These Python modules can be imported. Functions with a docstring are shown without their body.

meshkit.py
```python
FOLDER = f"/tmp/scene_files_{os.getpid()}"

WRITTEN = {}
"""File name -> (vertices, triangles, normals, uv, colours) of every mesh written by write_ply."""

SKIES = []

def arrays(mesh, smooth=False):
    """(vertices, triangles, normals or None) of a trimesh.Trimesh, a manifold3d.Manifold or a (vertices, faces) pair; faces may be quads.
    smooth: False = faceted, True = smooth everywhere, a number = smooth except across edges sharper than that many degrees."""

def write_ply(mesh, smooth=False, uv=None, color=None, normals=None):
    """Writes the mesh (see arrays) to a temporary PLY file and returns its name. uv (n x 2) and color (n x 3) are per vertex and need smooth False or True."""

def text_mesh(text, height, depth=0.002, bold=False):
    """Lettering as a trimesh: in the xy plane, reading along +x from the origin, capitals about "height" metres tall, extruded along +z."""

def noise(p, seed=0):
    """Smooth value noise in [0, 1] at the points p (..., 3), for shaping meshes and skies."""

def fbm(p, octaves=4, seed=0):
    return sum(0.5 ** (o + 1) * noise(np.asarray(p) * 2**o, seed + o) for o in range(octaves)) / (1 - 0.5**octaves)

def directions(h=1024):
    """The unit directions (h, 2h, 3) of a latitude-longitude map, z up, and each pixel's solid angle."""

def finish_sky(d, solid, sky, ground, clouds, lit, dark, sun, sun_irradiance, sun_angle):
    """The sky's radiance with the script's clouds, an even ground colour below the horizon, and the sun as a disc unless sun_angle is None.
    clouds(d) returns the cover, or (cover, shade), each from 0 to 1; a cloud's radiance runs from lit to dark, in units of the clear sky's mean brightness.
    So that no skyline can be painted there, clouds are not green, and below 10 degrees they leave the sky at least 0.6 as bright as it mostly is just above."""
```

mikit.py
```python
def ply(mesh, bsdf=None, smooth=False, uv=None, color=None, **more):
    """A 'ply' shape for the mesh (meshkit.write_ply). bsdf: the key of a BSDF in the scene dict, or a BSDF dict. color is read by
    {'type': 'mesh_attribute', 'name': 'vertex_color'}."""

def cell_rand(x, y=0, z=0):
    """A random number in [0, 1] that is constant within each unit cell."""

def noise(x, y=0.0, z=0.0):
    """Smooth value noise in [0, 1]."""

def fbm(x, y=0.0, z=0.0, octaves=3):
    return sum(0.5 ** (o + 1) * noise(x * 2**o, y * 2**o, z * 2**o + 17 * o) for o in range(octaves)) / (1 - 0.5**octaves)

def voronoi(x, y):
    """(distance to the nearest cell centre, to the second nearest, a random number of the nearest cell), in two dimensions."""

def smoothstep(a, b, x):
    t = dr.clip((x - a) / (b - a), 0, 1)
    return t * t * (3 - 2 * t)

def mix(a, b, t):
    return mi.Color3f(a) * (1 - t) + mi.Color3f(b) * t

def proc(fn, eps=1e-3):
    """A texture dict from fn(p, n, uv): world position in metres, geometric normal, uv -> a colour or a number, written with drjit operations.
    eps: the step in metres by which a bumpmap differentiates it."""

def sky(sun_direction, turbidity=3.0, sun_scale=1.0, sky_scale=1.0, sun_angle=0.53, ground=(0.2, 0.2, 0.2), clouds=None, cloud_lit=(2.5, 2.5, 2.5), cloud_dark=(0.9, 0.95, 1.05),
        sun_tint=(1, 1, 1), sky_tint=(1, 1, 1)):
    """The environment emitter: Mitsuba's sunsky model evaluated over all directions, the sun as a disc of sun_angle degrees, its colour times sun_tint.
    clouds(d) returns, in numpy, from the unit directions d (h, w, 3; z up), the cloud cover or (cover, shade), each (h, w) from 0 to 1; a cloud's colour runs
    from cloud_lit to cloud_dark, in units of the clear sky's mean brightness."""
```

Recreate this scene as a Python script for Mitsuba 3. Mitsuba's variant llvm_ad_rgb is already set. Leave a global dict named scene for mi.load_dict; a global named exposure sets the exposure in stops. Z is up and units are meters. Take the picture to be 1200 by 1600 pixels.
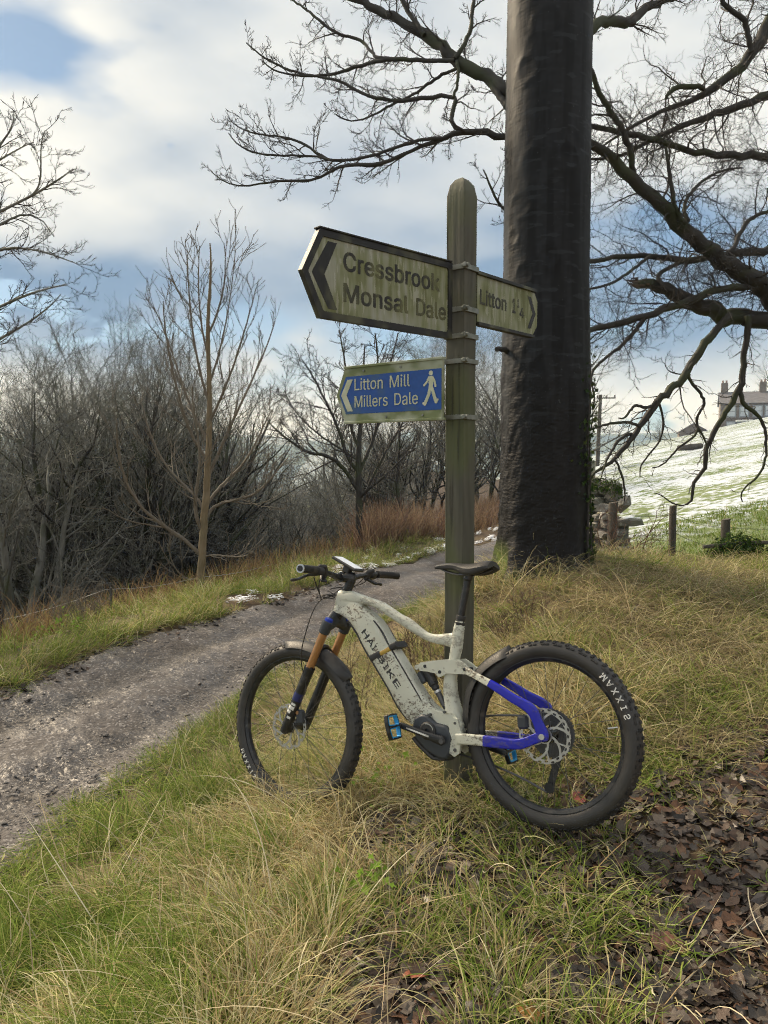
import math, random
import numpy as np, trimesh, manifold3d as m3
import mitsuba as mi, drjit as dr
import mikit, meshkit
from mikit import proc, ply, noise, fbm, smoothstep, mix, voronoi, cell_rand
from scipy.interpolate import RBFInterpolator, CubicSpline
from shapely.geometry import Polygon, Point, LineString, MultiPolygon
from shapely import affinity, ops
T = mi.ScalarTransform4f
scene, labels = {}, {}

# ---------------------------------------------------------------- camera, sky, exposure
EYE, PITCH, FOC = 1.5, math.radians(3.8), 1202.0        # eye height (m), pitch down, focal length in pixels of a 1200 x 1600 view
CP, SP = math.cos(PITCH), math.sin(PITCH)
scene['camera'] = {'type': 'perspective', 'fov': math.degrees(2 * math.atan(600 / FOC)), 'fov_axis': 'x', 'near_clip': 0.05, 'far_clip': 9000.0,
                   'to_world': T().look_at(origin=[0, 0, EYE], target=[0, CP, EYE - SP], up=[0, 0, 1])}
SUN = (-0.80, 0.66, 0.80)
exposure = 1.95

def ang(az, el):
    a, e = math.radians(az), math.radians(el)
    return np.array([math.sin(a) * math.cos(e), math.cos(a) * math.cos(e), math.sin(e)])

def sky_clouds(d):
    """Broken winter stratocumulus: a lit deck with blue gaps, a slate-blue bank low down and a pale rim at the horizon."""
    el = np.degrees(np.arcsin(np.clip(d[..., 2], -1, 1)))
    az = np.degrees(np.arctan2(d[..., 0], d[..., 1]))
    q = d / (np.abs(d[..., 2:3]) + 0.30)
    n1 = meshkit.fbm(q * 1.5 + 3.1, 5, 1); n2 = meshkit.fbm(q * 3.6 + 9.7, 5, 2)
    n3 = meshkit.fbm(d * np.array([7.0, 7.0, 15.0]) + 1.7, 5, 3); n4 = meshkit.fbm(d * np.array([2.2, 2.2, 9.0]) + 5.2, 4, 4)
    def blob(a, e, ra, re):
        da = (az - a + 180) % 360 - 180
        return np.exp(-((da / ra) ** 2 + ((el - e) / re) ** 2))
    wob = (n3 - 0.5) * 2.0 + (n2 - 0.5) * 1.4
    def hole(a, e, ra, re, k):
        return np.clip((blob(a, e, ra, re) * 1.8 - 0.80 + 1.7 * wob) * 0.95, 0, 1) * k
    # blue gaps, in view and round the rest of the sky alike
    gap = hole(-24.5, 25.6, 6.5, 3.0, 1.0) + hole(20.0, 14.0, 8.5, 4.0, 1.0) + hole(-7.5, 9.5, 6.5, 4.2, .75) + hole(-29, 17, 4.5, 3.5, .8)
    for k, a in enumerate((55, 95, 140, 185, 230, 275, 315)):
        gap = gap + hole(a, 22 + 11 * math.sin(2.3 * k), 11, 4.5, .9)
    cover = np.clip(1 - gap, 0.03, 1)
    low = np.exp(-((el - 11.5 - 5 * (n4 - .5)) / 4.6) ** 2)                       # the slate bank
    rim = np.exp(-((el - 3.0) / 3.2) ** 2)
    shade = 0.34 + 1.25 * (n1 - 0.5) + 0.75 * (n3 - 0.5) + 0.72 * low * (0.65 + 0.7 * n4) - 0.20 * rim
    s = np.array(SUN) / np.linalg.norm(SUN)
    shade = shade - 0.70 * np.exp(-(1 - d @ s) / 0.10)                            # brightest towards the veiled sun
    return cover, np.clip(shade, 0, 1)

scene['sky'] = mikit.sky(SUN, turbidity=2.5, sun_scale=1.1, sun_angle=18, sun_tint=(0.96, 0.98, 1.0), ground=(0.12, 0.12, 0.09), clouds=sky_clouds,
                         cloud_lit=(3.75, 3.65, 3.3), cloud_dark=(0.80, 1.20, 1.75))

# ---------------------------------------------------------------- helpers
def put(key, mesh, bsdf, smooth=30, label=None, cat=None, group=None, kind=None, **kw):
    scene[key] = ply(mesh, bsdf, smooth, **kw)
    note(key, label, cat, group, kind)
    return key

def note(key, label=None, cat=None, group=None, kind=None):
    e = {k: v for k, v in (('label', label), ('category', cat), ('group', group), ('kind', kind)) if v}
    if e:
        labels[key] = e

_n = {}
def nm(name):
    k = _n.get(name, 0); _n[name] = k + 1
    return name if k == 0 else f'{name}_{k:03d}'

def at(px, py, d):
    """The point at distance d ahead of the camera (metres along +y) that the pixel (px, py) of the 1200 x 1600 view sees: used to measure sizes and places from the photograph."""
    u, v = (px - 600) / FOC, (800 - py) / FOC
    k = d / (CP + v * SP)
    return np.array([u * k, d, EYE + (-SP + v * CP) * k])

def unit(v):
    v = np.asarray(v, float)
    return v / np.maximum(np.linalg.norm(v, axis=-1, keepdims=True), 1e-12)

def cat_mesh(parts):
    vs, fs, n = [], [], 0
    for p in parts:
        if hasattr(p, 'to_mesh'):
            m = p.to_mesh(); v, f = np.array(m.vert_properties[:, :3]), np.array(m.tri_verts)
        elif hasattr(p, 'faces'):
            v, f = np.array(p.vertices), np.array(p.faces)
        else:
            v, f = p
        vs.append(v); fs.append(np.asarray(f) + n); n += len(v)
    return np.vstack(vs), np.vstack(fs)

def tubes(P, R, sides=4, caps=False, seed_axis=(0.31, 0.17, 0.93)):
    """Many tapering tubes at once: P (n, m, 3) centre lines, R (n, m) radii."""
    P, R = np.asarray(P, float), np.asarray(R, float)
    if P.ndim == 2:
        P, R = P[None], np.broadcast_to(R, P.shape[:1])[None]
    n, m = P.shape[:2]
    t = np.empty_like(P)
    t[:, 1:-1] = P[:, 2:] - P[:, :-2]; t[:, 0] = P[:, 1] - P[:, 0]; t[:, -1] = P[:, -1] - P[:, -2]
    t = unit(t)
    mean = unit(P[:, -1] - P[:, 0] + 1e-9)
    ref = np.where(np.abs(mean @ unit(seed_axis))[:, None] < 0.85, unit(seed_axis), unit((0.9, -0.3, 0.1)))
    a = unit(np.cross(t, ref[:, None, :])); b = np.cross(t, a)
    th = np.arange(sides) * 2 * np.pi / sides
    V = P[:, :, None] + R[:, :, None, None] * (np.cos(th)[None, None, :, None] * a[:, :, None] + np.sin(th)[None, None, :, None] * b[:, :, None])
    i, j = np.meshgrid(np.arange(m - 1), np.arange(sides), indexing='ij')
    q = np.stack([i * sides + j, i * sides + (j + 1) % sides, (i + 1) * sides + (j + 1) % sides, (i + 1) * sides + j], -1).reshape(-1, 4)
    f = np.vstack([q[:, [0, 1, 2]], q[:, [0, 2, 3]]])
    F = (f[None] + (np.arange(n) * m * sides)[:, None, None]).reshape(-1, 3)
    V = V.reshape(-1, 3)
    if caps:
        e = []
        for k in range(n):
            o = k * m * sides
            e += [[o, o + s + 1, o + s] for s in range(1, sides - 1)]
            o += (m - 1) * sides
            e += [[o, o + s, o + s + 1] for s in range(1, sides - 1)]
        F = np.vstack([F, e])
    return V, F

def smooth_line(pts, n, extra=None):
    pts = np.asarray(pts, float)
    s = np.r_[0, np.cumsum(np.linalg.norm(np.diff(pts, axis=0), axis=1))]
    t = np.linspace(0, s[-1], n)
    out = CubicSpline(s, pts)(t)
    return (out, np.interp(t, s, extra)) if extra is not None else out

def spawn(P, R, n, t0, t1, Lr, angle, wob, trop, K, rr, rng, taper=0.6, jit=0.35, tip=0.0012, Lfix=None, flat=None, rmax=9.0):
    """n side branches on each of the polylines P (N, M, 3) with radii R: returns their polylines and radii."""
    N, M = P.shape[:2]
    idx = np.repeat(np.arange(N), n)
    t = (np.tile(np.arange(n), N) + rng.uniform(0, 1, N * n)) / n
    t = t0 + (t1 - t0) * t
    s = t * (M - 1); i = np.minimum(s.astype(int), M - 2); f = (s - i)[:, None]
    base = P[idx, i] * (1 - f) + P[idx, i + 1] * f
    tan = unit(P[idx, i + 1] - P[idx, i])
    rad = R[idx, i] * (1 - f[:, 0]) + R[idx, i + 1] * f[:, 0]
    Lp = np.linalg.norm(np.diff(P, axis=1), axis=2).sum(1)[idx]
    L = (Lp * Lr if Lfix is None else Lfix) * (1 - taper * t) * rng.uniform(1 - jit, 1 + jit, len(idx))
    u = unit(np.cross(tan, rng.normal(size=tan.shape))); w = np.cross(tan, u)
    az = rng.uniform(0, 2 * np.pi, len(idx))[:, None]
    side = np.cos(az) * u + np.sin(az) * w
    if flat is not None:
        side = unit(side * np.array([1, 1, flat]))
    a = (angle * rng.uniform(0.7, 1.3, len(idx)))[:, None]
    d = np.cos(a) * tan + np.sin(a) * side
    Q = np.empty((len(idx), K, 3)); Q[:, 0] = base
    step = (L / (K - 1))[:, None]
    for k in range(1, K):
        d = unit(d + wob * rng.normal(size=d.shape) + np.array([0, 0, trop]))
        Q[:, k] = Q[:, k - 1] + d * step
    r0 = np.minimum(rad * rr, rmax * rng.uniform(.7, 1.2, len(idx)))
    RR = np.maximum(r0[:, None] * (1 - 0.75 * np.linspace(0, 1, K)[None]), tip)
    return Q, RR

def box(cx, cy, cz, sx, sy, sz, ch=0.0):
    """A box, its edges chamfered by ch."""
    if ch <= 0:
        m = trimesh.creation.box((sx, sy, sz))
    else:
        p = []
        for a in (-1, 1):
            for b in (-1, 1):
                for c in (-1, 1):
                    p += [[a * sx / 2, b * (sy / 2 - ch), c * (sz / 2 - ch)], [a * (sx / 2 - ch), b * sy / 2, c * (sz / 2 - ch)], [a * (sx / 2 - ch), b * (sy / 2 - ch), c * sz / 2]]
        m = trimesh.convex.convex_hull(np.array(p))
    m.apply_translation((cx, cy, cz))
    return m

def frame(o, x, y, z):
    m = np.eye(4); m[:3, 0], m[:3, 1], m[:3, 2], m[:3, 3] = x, y, z, o
    return m

def xf(mesh, m):
    v, f = cat_mesh([mesh])
    return v @ m[:3, :3].T + m[:3, 3], f

def extrude(poly, depth, z0=0.0):
    gs = [g for g in getattr(poly, 'geoms', [poly]) if g.area > 1e-9]
    ms = [trimesh.creation.extrude_polygon(g, depth, engine='earcut') for g in gs]
    m = trimesh.util.concatenate(ms); m.apply_translation((0, 0, z0))
    return m

# ---------------------------------------------------------------- materials
def P_(color, rough=0.7, **k):
    c = color if isinstance(color, dict) else {'type': 'rgb', 'value': list(color)}
    r = rough if isinstance(rough, dict) else float(rough)
    return {'type': 'principled', 'base_color': c, 'roughness': r, **k}

def two(b):
    return {'type': 'twosided', 'bsdf': b}

def bump(b, fn, scale, eps=1e-3):
    return {'type': 'bumpmap', 'arbitrary': proc(fn, eps), 'scale': scale, 'bsdf': b}

VC = {'type': 'mesh_attribute', 'name': 'vertex_color'}
# ---------------------------------------------------------------- the lie of the land (heights relative to the eye)
CTRL = np.array([
    (0, 0, -1.5), (0, 1.0, -1.5), (0, 1.96, -1.53), (.9, 1.9, -1.50), (2, 2, -1.40), (3.4, 2.5, -1.2), (2.0, .5, -1.45), (-1.0, .5, -1.62), (-1.0, 2.2, -1.66), (-.5, 2.6, -1.58),
    (.68, 2.81, -1.412), (-.41, 3.46, -1.605), (.32, 3.35, -1.41), (.1, 2.9, -1.50), (-.75, 3.1, -1.66), (0, 3.9, -1.50), (-.2, 4.6, -1.62), (.8, 4.2, -1.25), (.4, 5.2, -1.35), (.2, 6.4, -1.58),
    (1.23, 5.9, -.79), (.7, 5.9, -1.0), (1.9, 5.9, -.78), (2.5, 6.0, -.86), (1.75, 4.2, -1.08), (2.6, 4.6, -1.0), (1.5, 3.3, -1.26), (2.4, 3.3, -1.18), (3.4, 5.5, -.9), (1.1, 7.2, -1.15), (1.9, 7.4, -1.05), (3.0, 7.6, -1.1), (4.2, 7.0, -.95),
    # path
    (-1.55, 3.1, -1.75), (-3.2, 3.2, -1.78), (-1.43, 3.8, -1.75), (-2.3, 4.2, -1.76), (-1.1, 4.9, -1.75), (-2.0, 6.0, -1.75), (-.88, 6.1, -1.75), (-.48, 7.17, -1.75), (-1.5, 7.6, -1.75), (.0, 8.3, -1.75), (-1.0, 9.1, -1.75),
    (.75, 9.5, -1.74), (.1, 10.4, -1.74), (1.6, 11.0, -1.70), (.6, 13.1, -1.70), (2.6, 12.8, -1.66), (1.7, 14.6, -1.66), (4.0, 16, -1.6), (3.0, 17.6, -1.6), (-4.2, 2.6, -1.8), (-4.6, 1.4, -1.82), (-2.9, 2.2, -1.78), (-2.4, 1.0, -1.75),
    # verge beyond the path and the slope behind it
    (-3.2, 5.6, -1.66), (-2.85, 7.2, -1.62), (-2.0, 8.9, -1.62), (-.9, 11.3, -1.60), (.2, 14.0, -1.56), (-4.4, 4.2, -1.72), (-4.2, 6.6, -1.95), (-3.6, 8.4, -1.92), (-2.6, 10.5, -1.93), (-1.2, 13.0, -1.80), (-6.0, 7, -2.7), (-5.5, 10, -2.8), (-4.4, 13, -2.6), (-2.5, 16, -2.2), (-6.5, 4.5, -2.4),
    (-7, 14, -4.0), (-9, 9, -4.2), (-4, 19, -3.0), (.8, 18, -1.6), (-1, 20, -2.0),
    # field beyond the bank
    (2.9, 9.6, -1.32), (4.2, 9.5, -1.22), (5.5, 9.0, -1.0), (3.9, 12, -1.32), (4.9, 13, -1.08), (7, 13, -.6), (3.4, 10.8, -1.45), (6.5, 18, -.9), (9, 18, -.2),
    (5.5, 3, -.8), (7, 6, -.5), (9, 10, 0.0), (0, -4, -1.5), (5, -3, -1.0), (-5, -3, -2.0)], float)
_rbf = RBFInterpolator(CTRL[:, :2], CTRL[:, 2], kernel='thin_plate_spline', smoothing=0.004)

def sstep(a, b, x):
    t = np.clip((x - a) / (b - a), 0, 1)
    return t * t * (3 - 2 * t)

def far_height(x, y):
    s = x - (1.0 + 0.2 * (np.clip(y, 0, 60) - 9.5))
    r = np.hypot(x, y)
    right = -1.58 + 0.228 * x - 0.0436 * y
    right = np.where(y < 9, -1.5 + 0.16 * x, right)
    over = np.maximum(r - 135, 0)
    right = right - 0.0016 * over ** 1.6
    right = np.maximum(right, -55 + 12 * np.sin(x * 0.006) * np.cos(y * 0.005))
    left = -1.6 + 0.30 * np.minimum(s, 0) + 0.10 * np.clip(s + 8, None, 0)
    left = np.maximum(left, -70 + 6 * np.sin(x * 0.004 + 1))
    w = sstep(-1.5, 3.0, s)
    w2 = sstep(60, 160, r) * sstep(-60, -5, s)
    return left * (1 - w) + right * w

def height(x, y, rough=True):
    x, y = np.asarray(x, float), np.asarray(y, float)
    r = np.hypot(x, y - 4)
    w = sstep(11, 17, r)
    out = far_height(x, y)
    near = r < 17
    if near.any():
        z = _rbf(np.stack([x[near], y[near]], -1))
        out[near] = z * (1 - w[near]) + out[near] * w[near]
    if rough:
        p = np.stack([x, y, 0 * x], -1)
        out = out + 0.05 * (meshkit.fbm(p * 2.2, 3, 5) - 0.5) * (r < 40) * (0.25 + 0.75 * (1 - on_path(x, y)))
    return out + EYE

# path: edges measured from the photograph
PATH_R = np.array([(-3.4, .2), (-2.35, 1.6), (-1.60, 3.05), (-1.45, 3.85), (-1.12, 4.95), (-.90, 6.05), (-.46, 7.2), (.05, 8.35), (.78, 9.6), (1.7, 11.0), (2.8, 12.8), (4.1, 15.6), (5.6, 20.0), (8.0, 30.0)])
PATH_L = np.array([(-5.6, .8), (-4.6, 2.4), (-3.55, 4.0), (-2.85, 5.4), (-2.55, 6.4), (-2.28, 7.15), (-1.85, 8.1), (-1.35, 9.2), (-.40, 11.3), (.55, 13.1), (1.75, 15.0), (3.0, 17.5), (4.4, 21.5), (6.6, 31.0)])
_tp = np.linspace(0, 1, 14)
_sr, _sl = CubicSpline(_tp, PATH_R), CubicSpline(_tp, PATH_L)
_pp = Polygon(np.vstack([_sr(np.linspace(0, 1, 90)), _sl(np.linspace(0, 1, 90))[::-1]]))
import shapely
shapely.prepare(_pp)
_bd = _pp.exterior
def path_dist(x, y):
    """Signed distance to the edge of the path (inside positive)."""
    pts = shapely.points(np.stack([np.ravel(x), np.ravel(y)], -1))
    d = shapely.distance(_bd, pts)
    return np.where(shapely.contains(_pp, pts), d, -d).reshape(np.shape(x))
def on_path(x, y):
    out = np.zeros(np.shape(x)); m = (np.hypot(x, y) < 34)
    if m.any():
        out[m] = sstep(-0.1, 0.15, path_dist(x[m], y[m]))
    return out

# ground sheet: a polar grid round the viewpoint, fine ahead, out to the horizon
rr = np.r_[0.0, 0.35 * 1.0406 ** np.arange(233)]
aa = np.radians(np.r_[np.arange(-180, -42, 6.0), np.arange(-42, 42, 0.42), np.arange(42, 180, 6.0)])
RG, AG = np.meshgrid(rr, aa, indexing='ij')
GX, GY = RG * np.sin(AG), RG * np.cos(AG)
GZ = height(GX, GY)
GZ = GZ - 0.05 * on_path(GX, GY)
nA = len(aa)
i, j = np.meshgrid(np.arange(len(rr) - 1), np.arange(nA), indexing='ij')
q = np.stack([i * nA + j, i * nA + (j + 1) % nA, (i + 1) * nA + (j + 1) % nA, (i + 1) * nA + j], -1).reshape(-1, 4)
ground_mesh = (np.stack([GX, GY, GZ], -1).reshape(-1, 3), q[:, ::-1])

def ground_color(p, n, uv):
    x, y, z = p.x, p.y, p.z
    r = dr.sqrt(x * x + y * y)
    a = fbm(x * 1.7, y * 1.7, 0, 4)
    b = fbm(x * 9, y * 9, 3, 3)
    soil = mix((0.045, 0.030, 0.019), (0.10, 0.068, 0.040), b)
    turf = mix((0.085, 0.115, 0.028), (0.19, 0.175, 0.06), a)
    thatch = mix((0.11, 0.085, 0.045), (0.24, 0.185, 0.095), b)
    # bank: soil and thatch
    bank = mix(soil, thatch, smoothstep(0.36, 0.60, a) * 0.75)
    # fields to the right beyond the fence: turf with lying snow
    s = x - (1.0 + 0.258 * (dr.minimum(y, 60) - 12)) - 2.6
    field = smoothstep(-0.4, 0.5, s) * smoothstep(8.0, 9.6, y + 0.25 * x)
    far = smoothstep(140, 260, r)
    sn = fbm(x * 0.8, y * 0.35, 7, 4) * 0.42 + fbm(x * 9.0, y * 5.5, 9, 4) * 0.58
    amount = smoothstep(11.5, 16, y + 0.35 * x) * (1 - 0.35 * smoothstep(70, 110, y + x * .5))
    snow = smoothstep(0.52 - 0.17 * amount, 0.73 - 0.17 * amount, sn) * smoothstep(12.0, 14.5, y + 0.3 * x)
    fieldc = mix(mix((0.075, 0.115, 0.04), (0.14, 0.17, 0.075), fbm(x * 0.35, y * 0.35, 2, 3)), (0.13, 0.16, 0.09), smoothstep(40, 110, r))
    fieldc = mix(fieldc, (0.45, 0.49, 0.56), snow * 0.9 * (1 - far))
    # distant land: pasture strips
    u = dr.floor(x / 130 + 0.6 * noise(x / 200, y / 200)); v = dr.floor(y / 190)
    pasture = mix((0.05, 0.08, 0.035), (0.15, 0.17, 0.10), cell_rand(u, v, 2))
    out = mix(bank, fieldc, field)
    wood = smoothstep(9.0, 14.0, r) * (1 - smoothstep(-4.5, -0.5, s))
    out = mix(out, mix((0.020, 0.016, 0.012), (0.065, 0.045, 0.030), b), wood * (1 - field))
    return mix(out, pasture, far)
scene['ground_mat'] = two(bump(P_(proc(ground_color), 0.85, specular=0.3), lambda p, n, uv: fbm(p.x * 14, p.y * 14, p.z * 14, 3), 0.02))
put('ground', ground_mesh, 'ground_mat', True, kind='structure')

# path: a strip of trodden limestone mud with its own crumbs
nu, nv = 60, 620
tt = np.r_[np.linspace(0.0, 0.72, 520), np.linspace(0.7225, 1, 100)]
e = np.linspace(0, 1, nu)
L, R = _sl(tt), _sr(tt)
rag = meshkit.fbm(np.stack([tt * 60, 0 * tt, 0 * tt], -1), 4, 8) - 0.5
rag2 = meshkit.fbm(np.stack([tt * 60, 0 * tt + 9, 0 * tt], -1), 4, 9) - 0.5
L = L + (L - R) * 0.10 * rag[:, None]; R = R + (R - L) * 0.12 * rag2[:, None]
PX = L[:, None, 0] * (1 - e) + R[:, None, 0] * e
PY = L[:, None, 1] * (1 - e) + R[:, None, 1] * e
PZ = height(PX, PY)
p3 = np.stack([PX, PY, 0 * PX], -1)
crumb = (1 - .55 * np.clip(np.exp(-((e - .30) / .085) ** 2) + np.exp(-((e - .74) / .085) ** 2), 0, 1))[None] * (0.034 * (meshkit.fbm(p3 * np.array([7, 7, 1]), 3, 21) - 0.5) + 0.020 * (meshkit.fbm(p3 * 24, 2, 22) - 0.5))
ruts = -0.035 * np.exp(-((e - 0.30) / 0.10) ** 2) - 0.028 * np.exp(-((e - 0.74) / 0.10) ** 2) + 0.02 * np.exp(-((e - 0.52) / 0.12) ** 2)
edge = np.minimum(e, 1 - e)
PZ = PZ + crumb + ruts[None] + 0.012 - 0.022 * np.exp(-(edge / 0.03) ** 2)[None]
i, j = np.meshgrid(np.arange(len(tt) - 1), np.arange(nu - 1), indexing='ij')
q = np.stack([i * nu + j, i * nu + j + 1, (i + 1) * nu + j + 1, (i + 1) * nu + j], -1).reshape(-1, 4)
def rut(uv, p):
    w = uv.y + .05 * (fbm(p.x * 1.1, p.y * 1.1, 6, 2) - .5)
    return dr.clip(dr.exp(-dr.square((w - .30) / .085)) + dr.exp(-dr.square((w - .74) / .085)), 0, 1)
def path_color(p, n, uv):
    a, b, c = fbm(p.x * 2.3, p.y * 2.3, 0, 3), fbm(p.x * 19, p.y * 19, 4, 3), noise(p.x * 75, p.y * 75, 1)
    col = mix((0.046, 0.040, 0.038), (0.148, 0.135, 0.130), b * 0.65 + a * 0.35)
    col = mix(col, (0.33, 0.31, 0.30), smoothstep(0.72, 0.86, c) * 0.6)
    col = mix(col, (0.040, 0.032, 0.028), smoothstep(0.56, 0.74, a) * 0.55)
    return col * (1 - .38 * rut(uv, p))
def path_rough(p, n, uv):
    return 0.46 + 0.40 * smoothstep(0.38, 0.60, fbm(p.x * 3.1, p.y * 3.1, 8, 3)) - .10 * rut(uv, p)
scene['path_mat'] = two(bump(P_(proc(path_color), proc(path_rough), specular=0.35), lambda p, n, uv: fbm(p.x * 40, p.y * 40, p.z * 40, 3), 0.012))
put('path', (np.stack([PX, PY, PZ], -1).reshape(-1, 3), q), 'path_mat', True, kind='structure', uv=np.stack(np.broadcast_arrays(tt[:, None], e[None]), -1).reshape(-1, 2))

# distant hills ring
def ridge(name, dist, base, amp, seed, az0, az1, depth):
    az = np.radians(np.arange(az0, az1, 0.35)); k = np.linspace(0, 1, 14)
    A, K = np.meshgrid(az, k, indexing='ij')
    prof = np.sin(np.pi * np.clip(K * 0.62, 0, 1))
    h = base + amp * (meshkit.fbm(np.stack([A * 5, 0 * A + seed, 0 * A], -1), 4, seed) - 0.4)
    rad = dist + depth * K
    Z = EYE - 75 + (h + 75) * prof + 9 * (meshkit.fbm(np.stack([A * 40, K * 9, 0 * A], -1), 3, seed + 1) - 0.5)
    V = np.stack([rad * np.sin(A), rad * np.cos(A), Z], -1).reshape(-1, 3)
    nk = len(k); i, j = np.meshgrid(np.arange(len(az) - 1), np.arange(nk - 1), indexing='ij')
    q = np.stack([i * nk + j, (i + 1) * nk + j, (i + 1) * nk + j + 1, i * nk + j + 1], -1).reshape(-1, 4)
    put(name, (V, q), 'hill_mat', True, kind='structure')
def hill_color(p, n, uv):
    u, v = dr.floor(p.x / 170 + 0.8 * noise(p.x / 300, p.y / 300)), dr.floor(p.y / 240 + p.z / 40)
    k = cell_rand(u, v, 3)
    col = mix((0.035, 0.05, 0.03), (0.13, 0.15, 0.08), k)
    return mix(col, (0.42, 0.45, 0.48), smoothstep(0.80, 0.84, k) * 0.55)
scene['hill_mat'] = two(P_(proc(hill_color), 0.95))
ridge('hills', 1500, 60, 52, 3, -75, 75, 900)
# ---------------------------------------------------------------- fingerpost and its three signs
POST = at(716, 1190, 3.275); PX0, PY0 = POST[0], POST[1]
POST_TOP = at(720, 279, 3.275)[2]
PW = 0.0927
FL = unit([0.77, -0.64, 0.0])          # along the left face towards its near corner
FR = unit([0.64, 0.77, 0.0])           # along the right face, away from its near corner
def post_wood(p, n, uv):
    g = fbm(p.x * 60 + 3 * noise(p.z * 2), p.y * 60, p.z * 2.2, 4)
    a = fbm(p.x * 9, p.y * 9, p.z * 3.0, 3)
    wood = mix((0.038, 0.037, 0.029), (0.098, 0.095, 0.074), g)
    alg = mix((0.055, 0.070, 0.024), (0.088, 0.098, 0.040), g)
    col = mix(wood, alg, smoothstep(0.42, 0.68, a) * 0.75)
    col = mix(col, (0.10, 0.10, 0.085), smoothstep(2.35, 2.75, p.z) * 0.7)
    return mix(col, (0.018, 0.017, 0.013), smoothstep(0.68, 0.76, fbm(p.x * 45, p.y * 45, p.z * 1.3, 3)) * 0.7)
scene['post_mat'] = two(bump(P_(proc(post_wood), 0.75), lambda p, n, uv: fbm(p.x * 90, p.y * 90, p.z * 2.5, 3) * 0.8 + smoothstep(0.66, 0.76, fbm(p.x * 45, p.y * 45, p.z * 1.3, 3)) * -1.0, 0.006))
zs = np.r_[-0.45, np.linspace(0.1, POST_TOP - EYE * 0 - 0.075, 40)]
zs = np.r_[height(np.array([PX0]), np.array([PY0]))[0] - 0.4, np.linspace(0.2, POST_TOP - 0.075, 44)]
ring = np.array([(-1, -1), (-.9, -1), (.9, -1), (1, -1), (1, -.9), (1, .9), (1, 1), (.9, 1), (-.9, 1), (-1, 1), (-1, .9), (-1, -.9)], float)
ring[[0, 3, 6, 9]] *= 0.965
V = []
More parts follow.
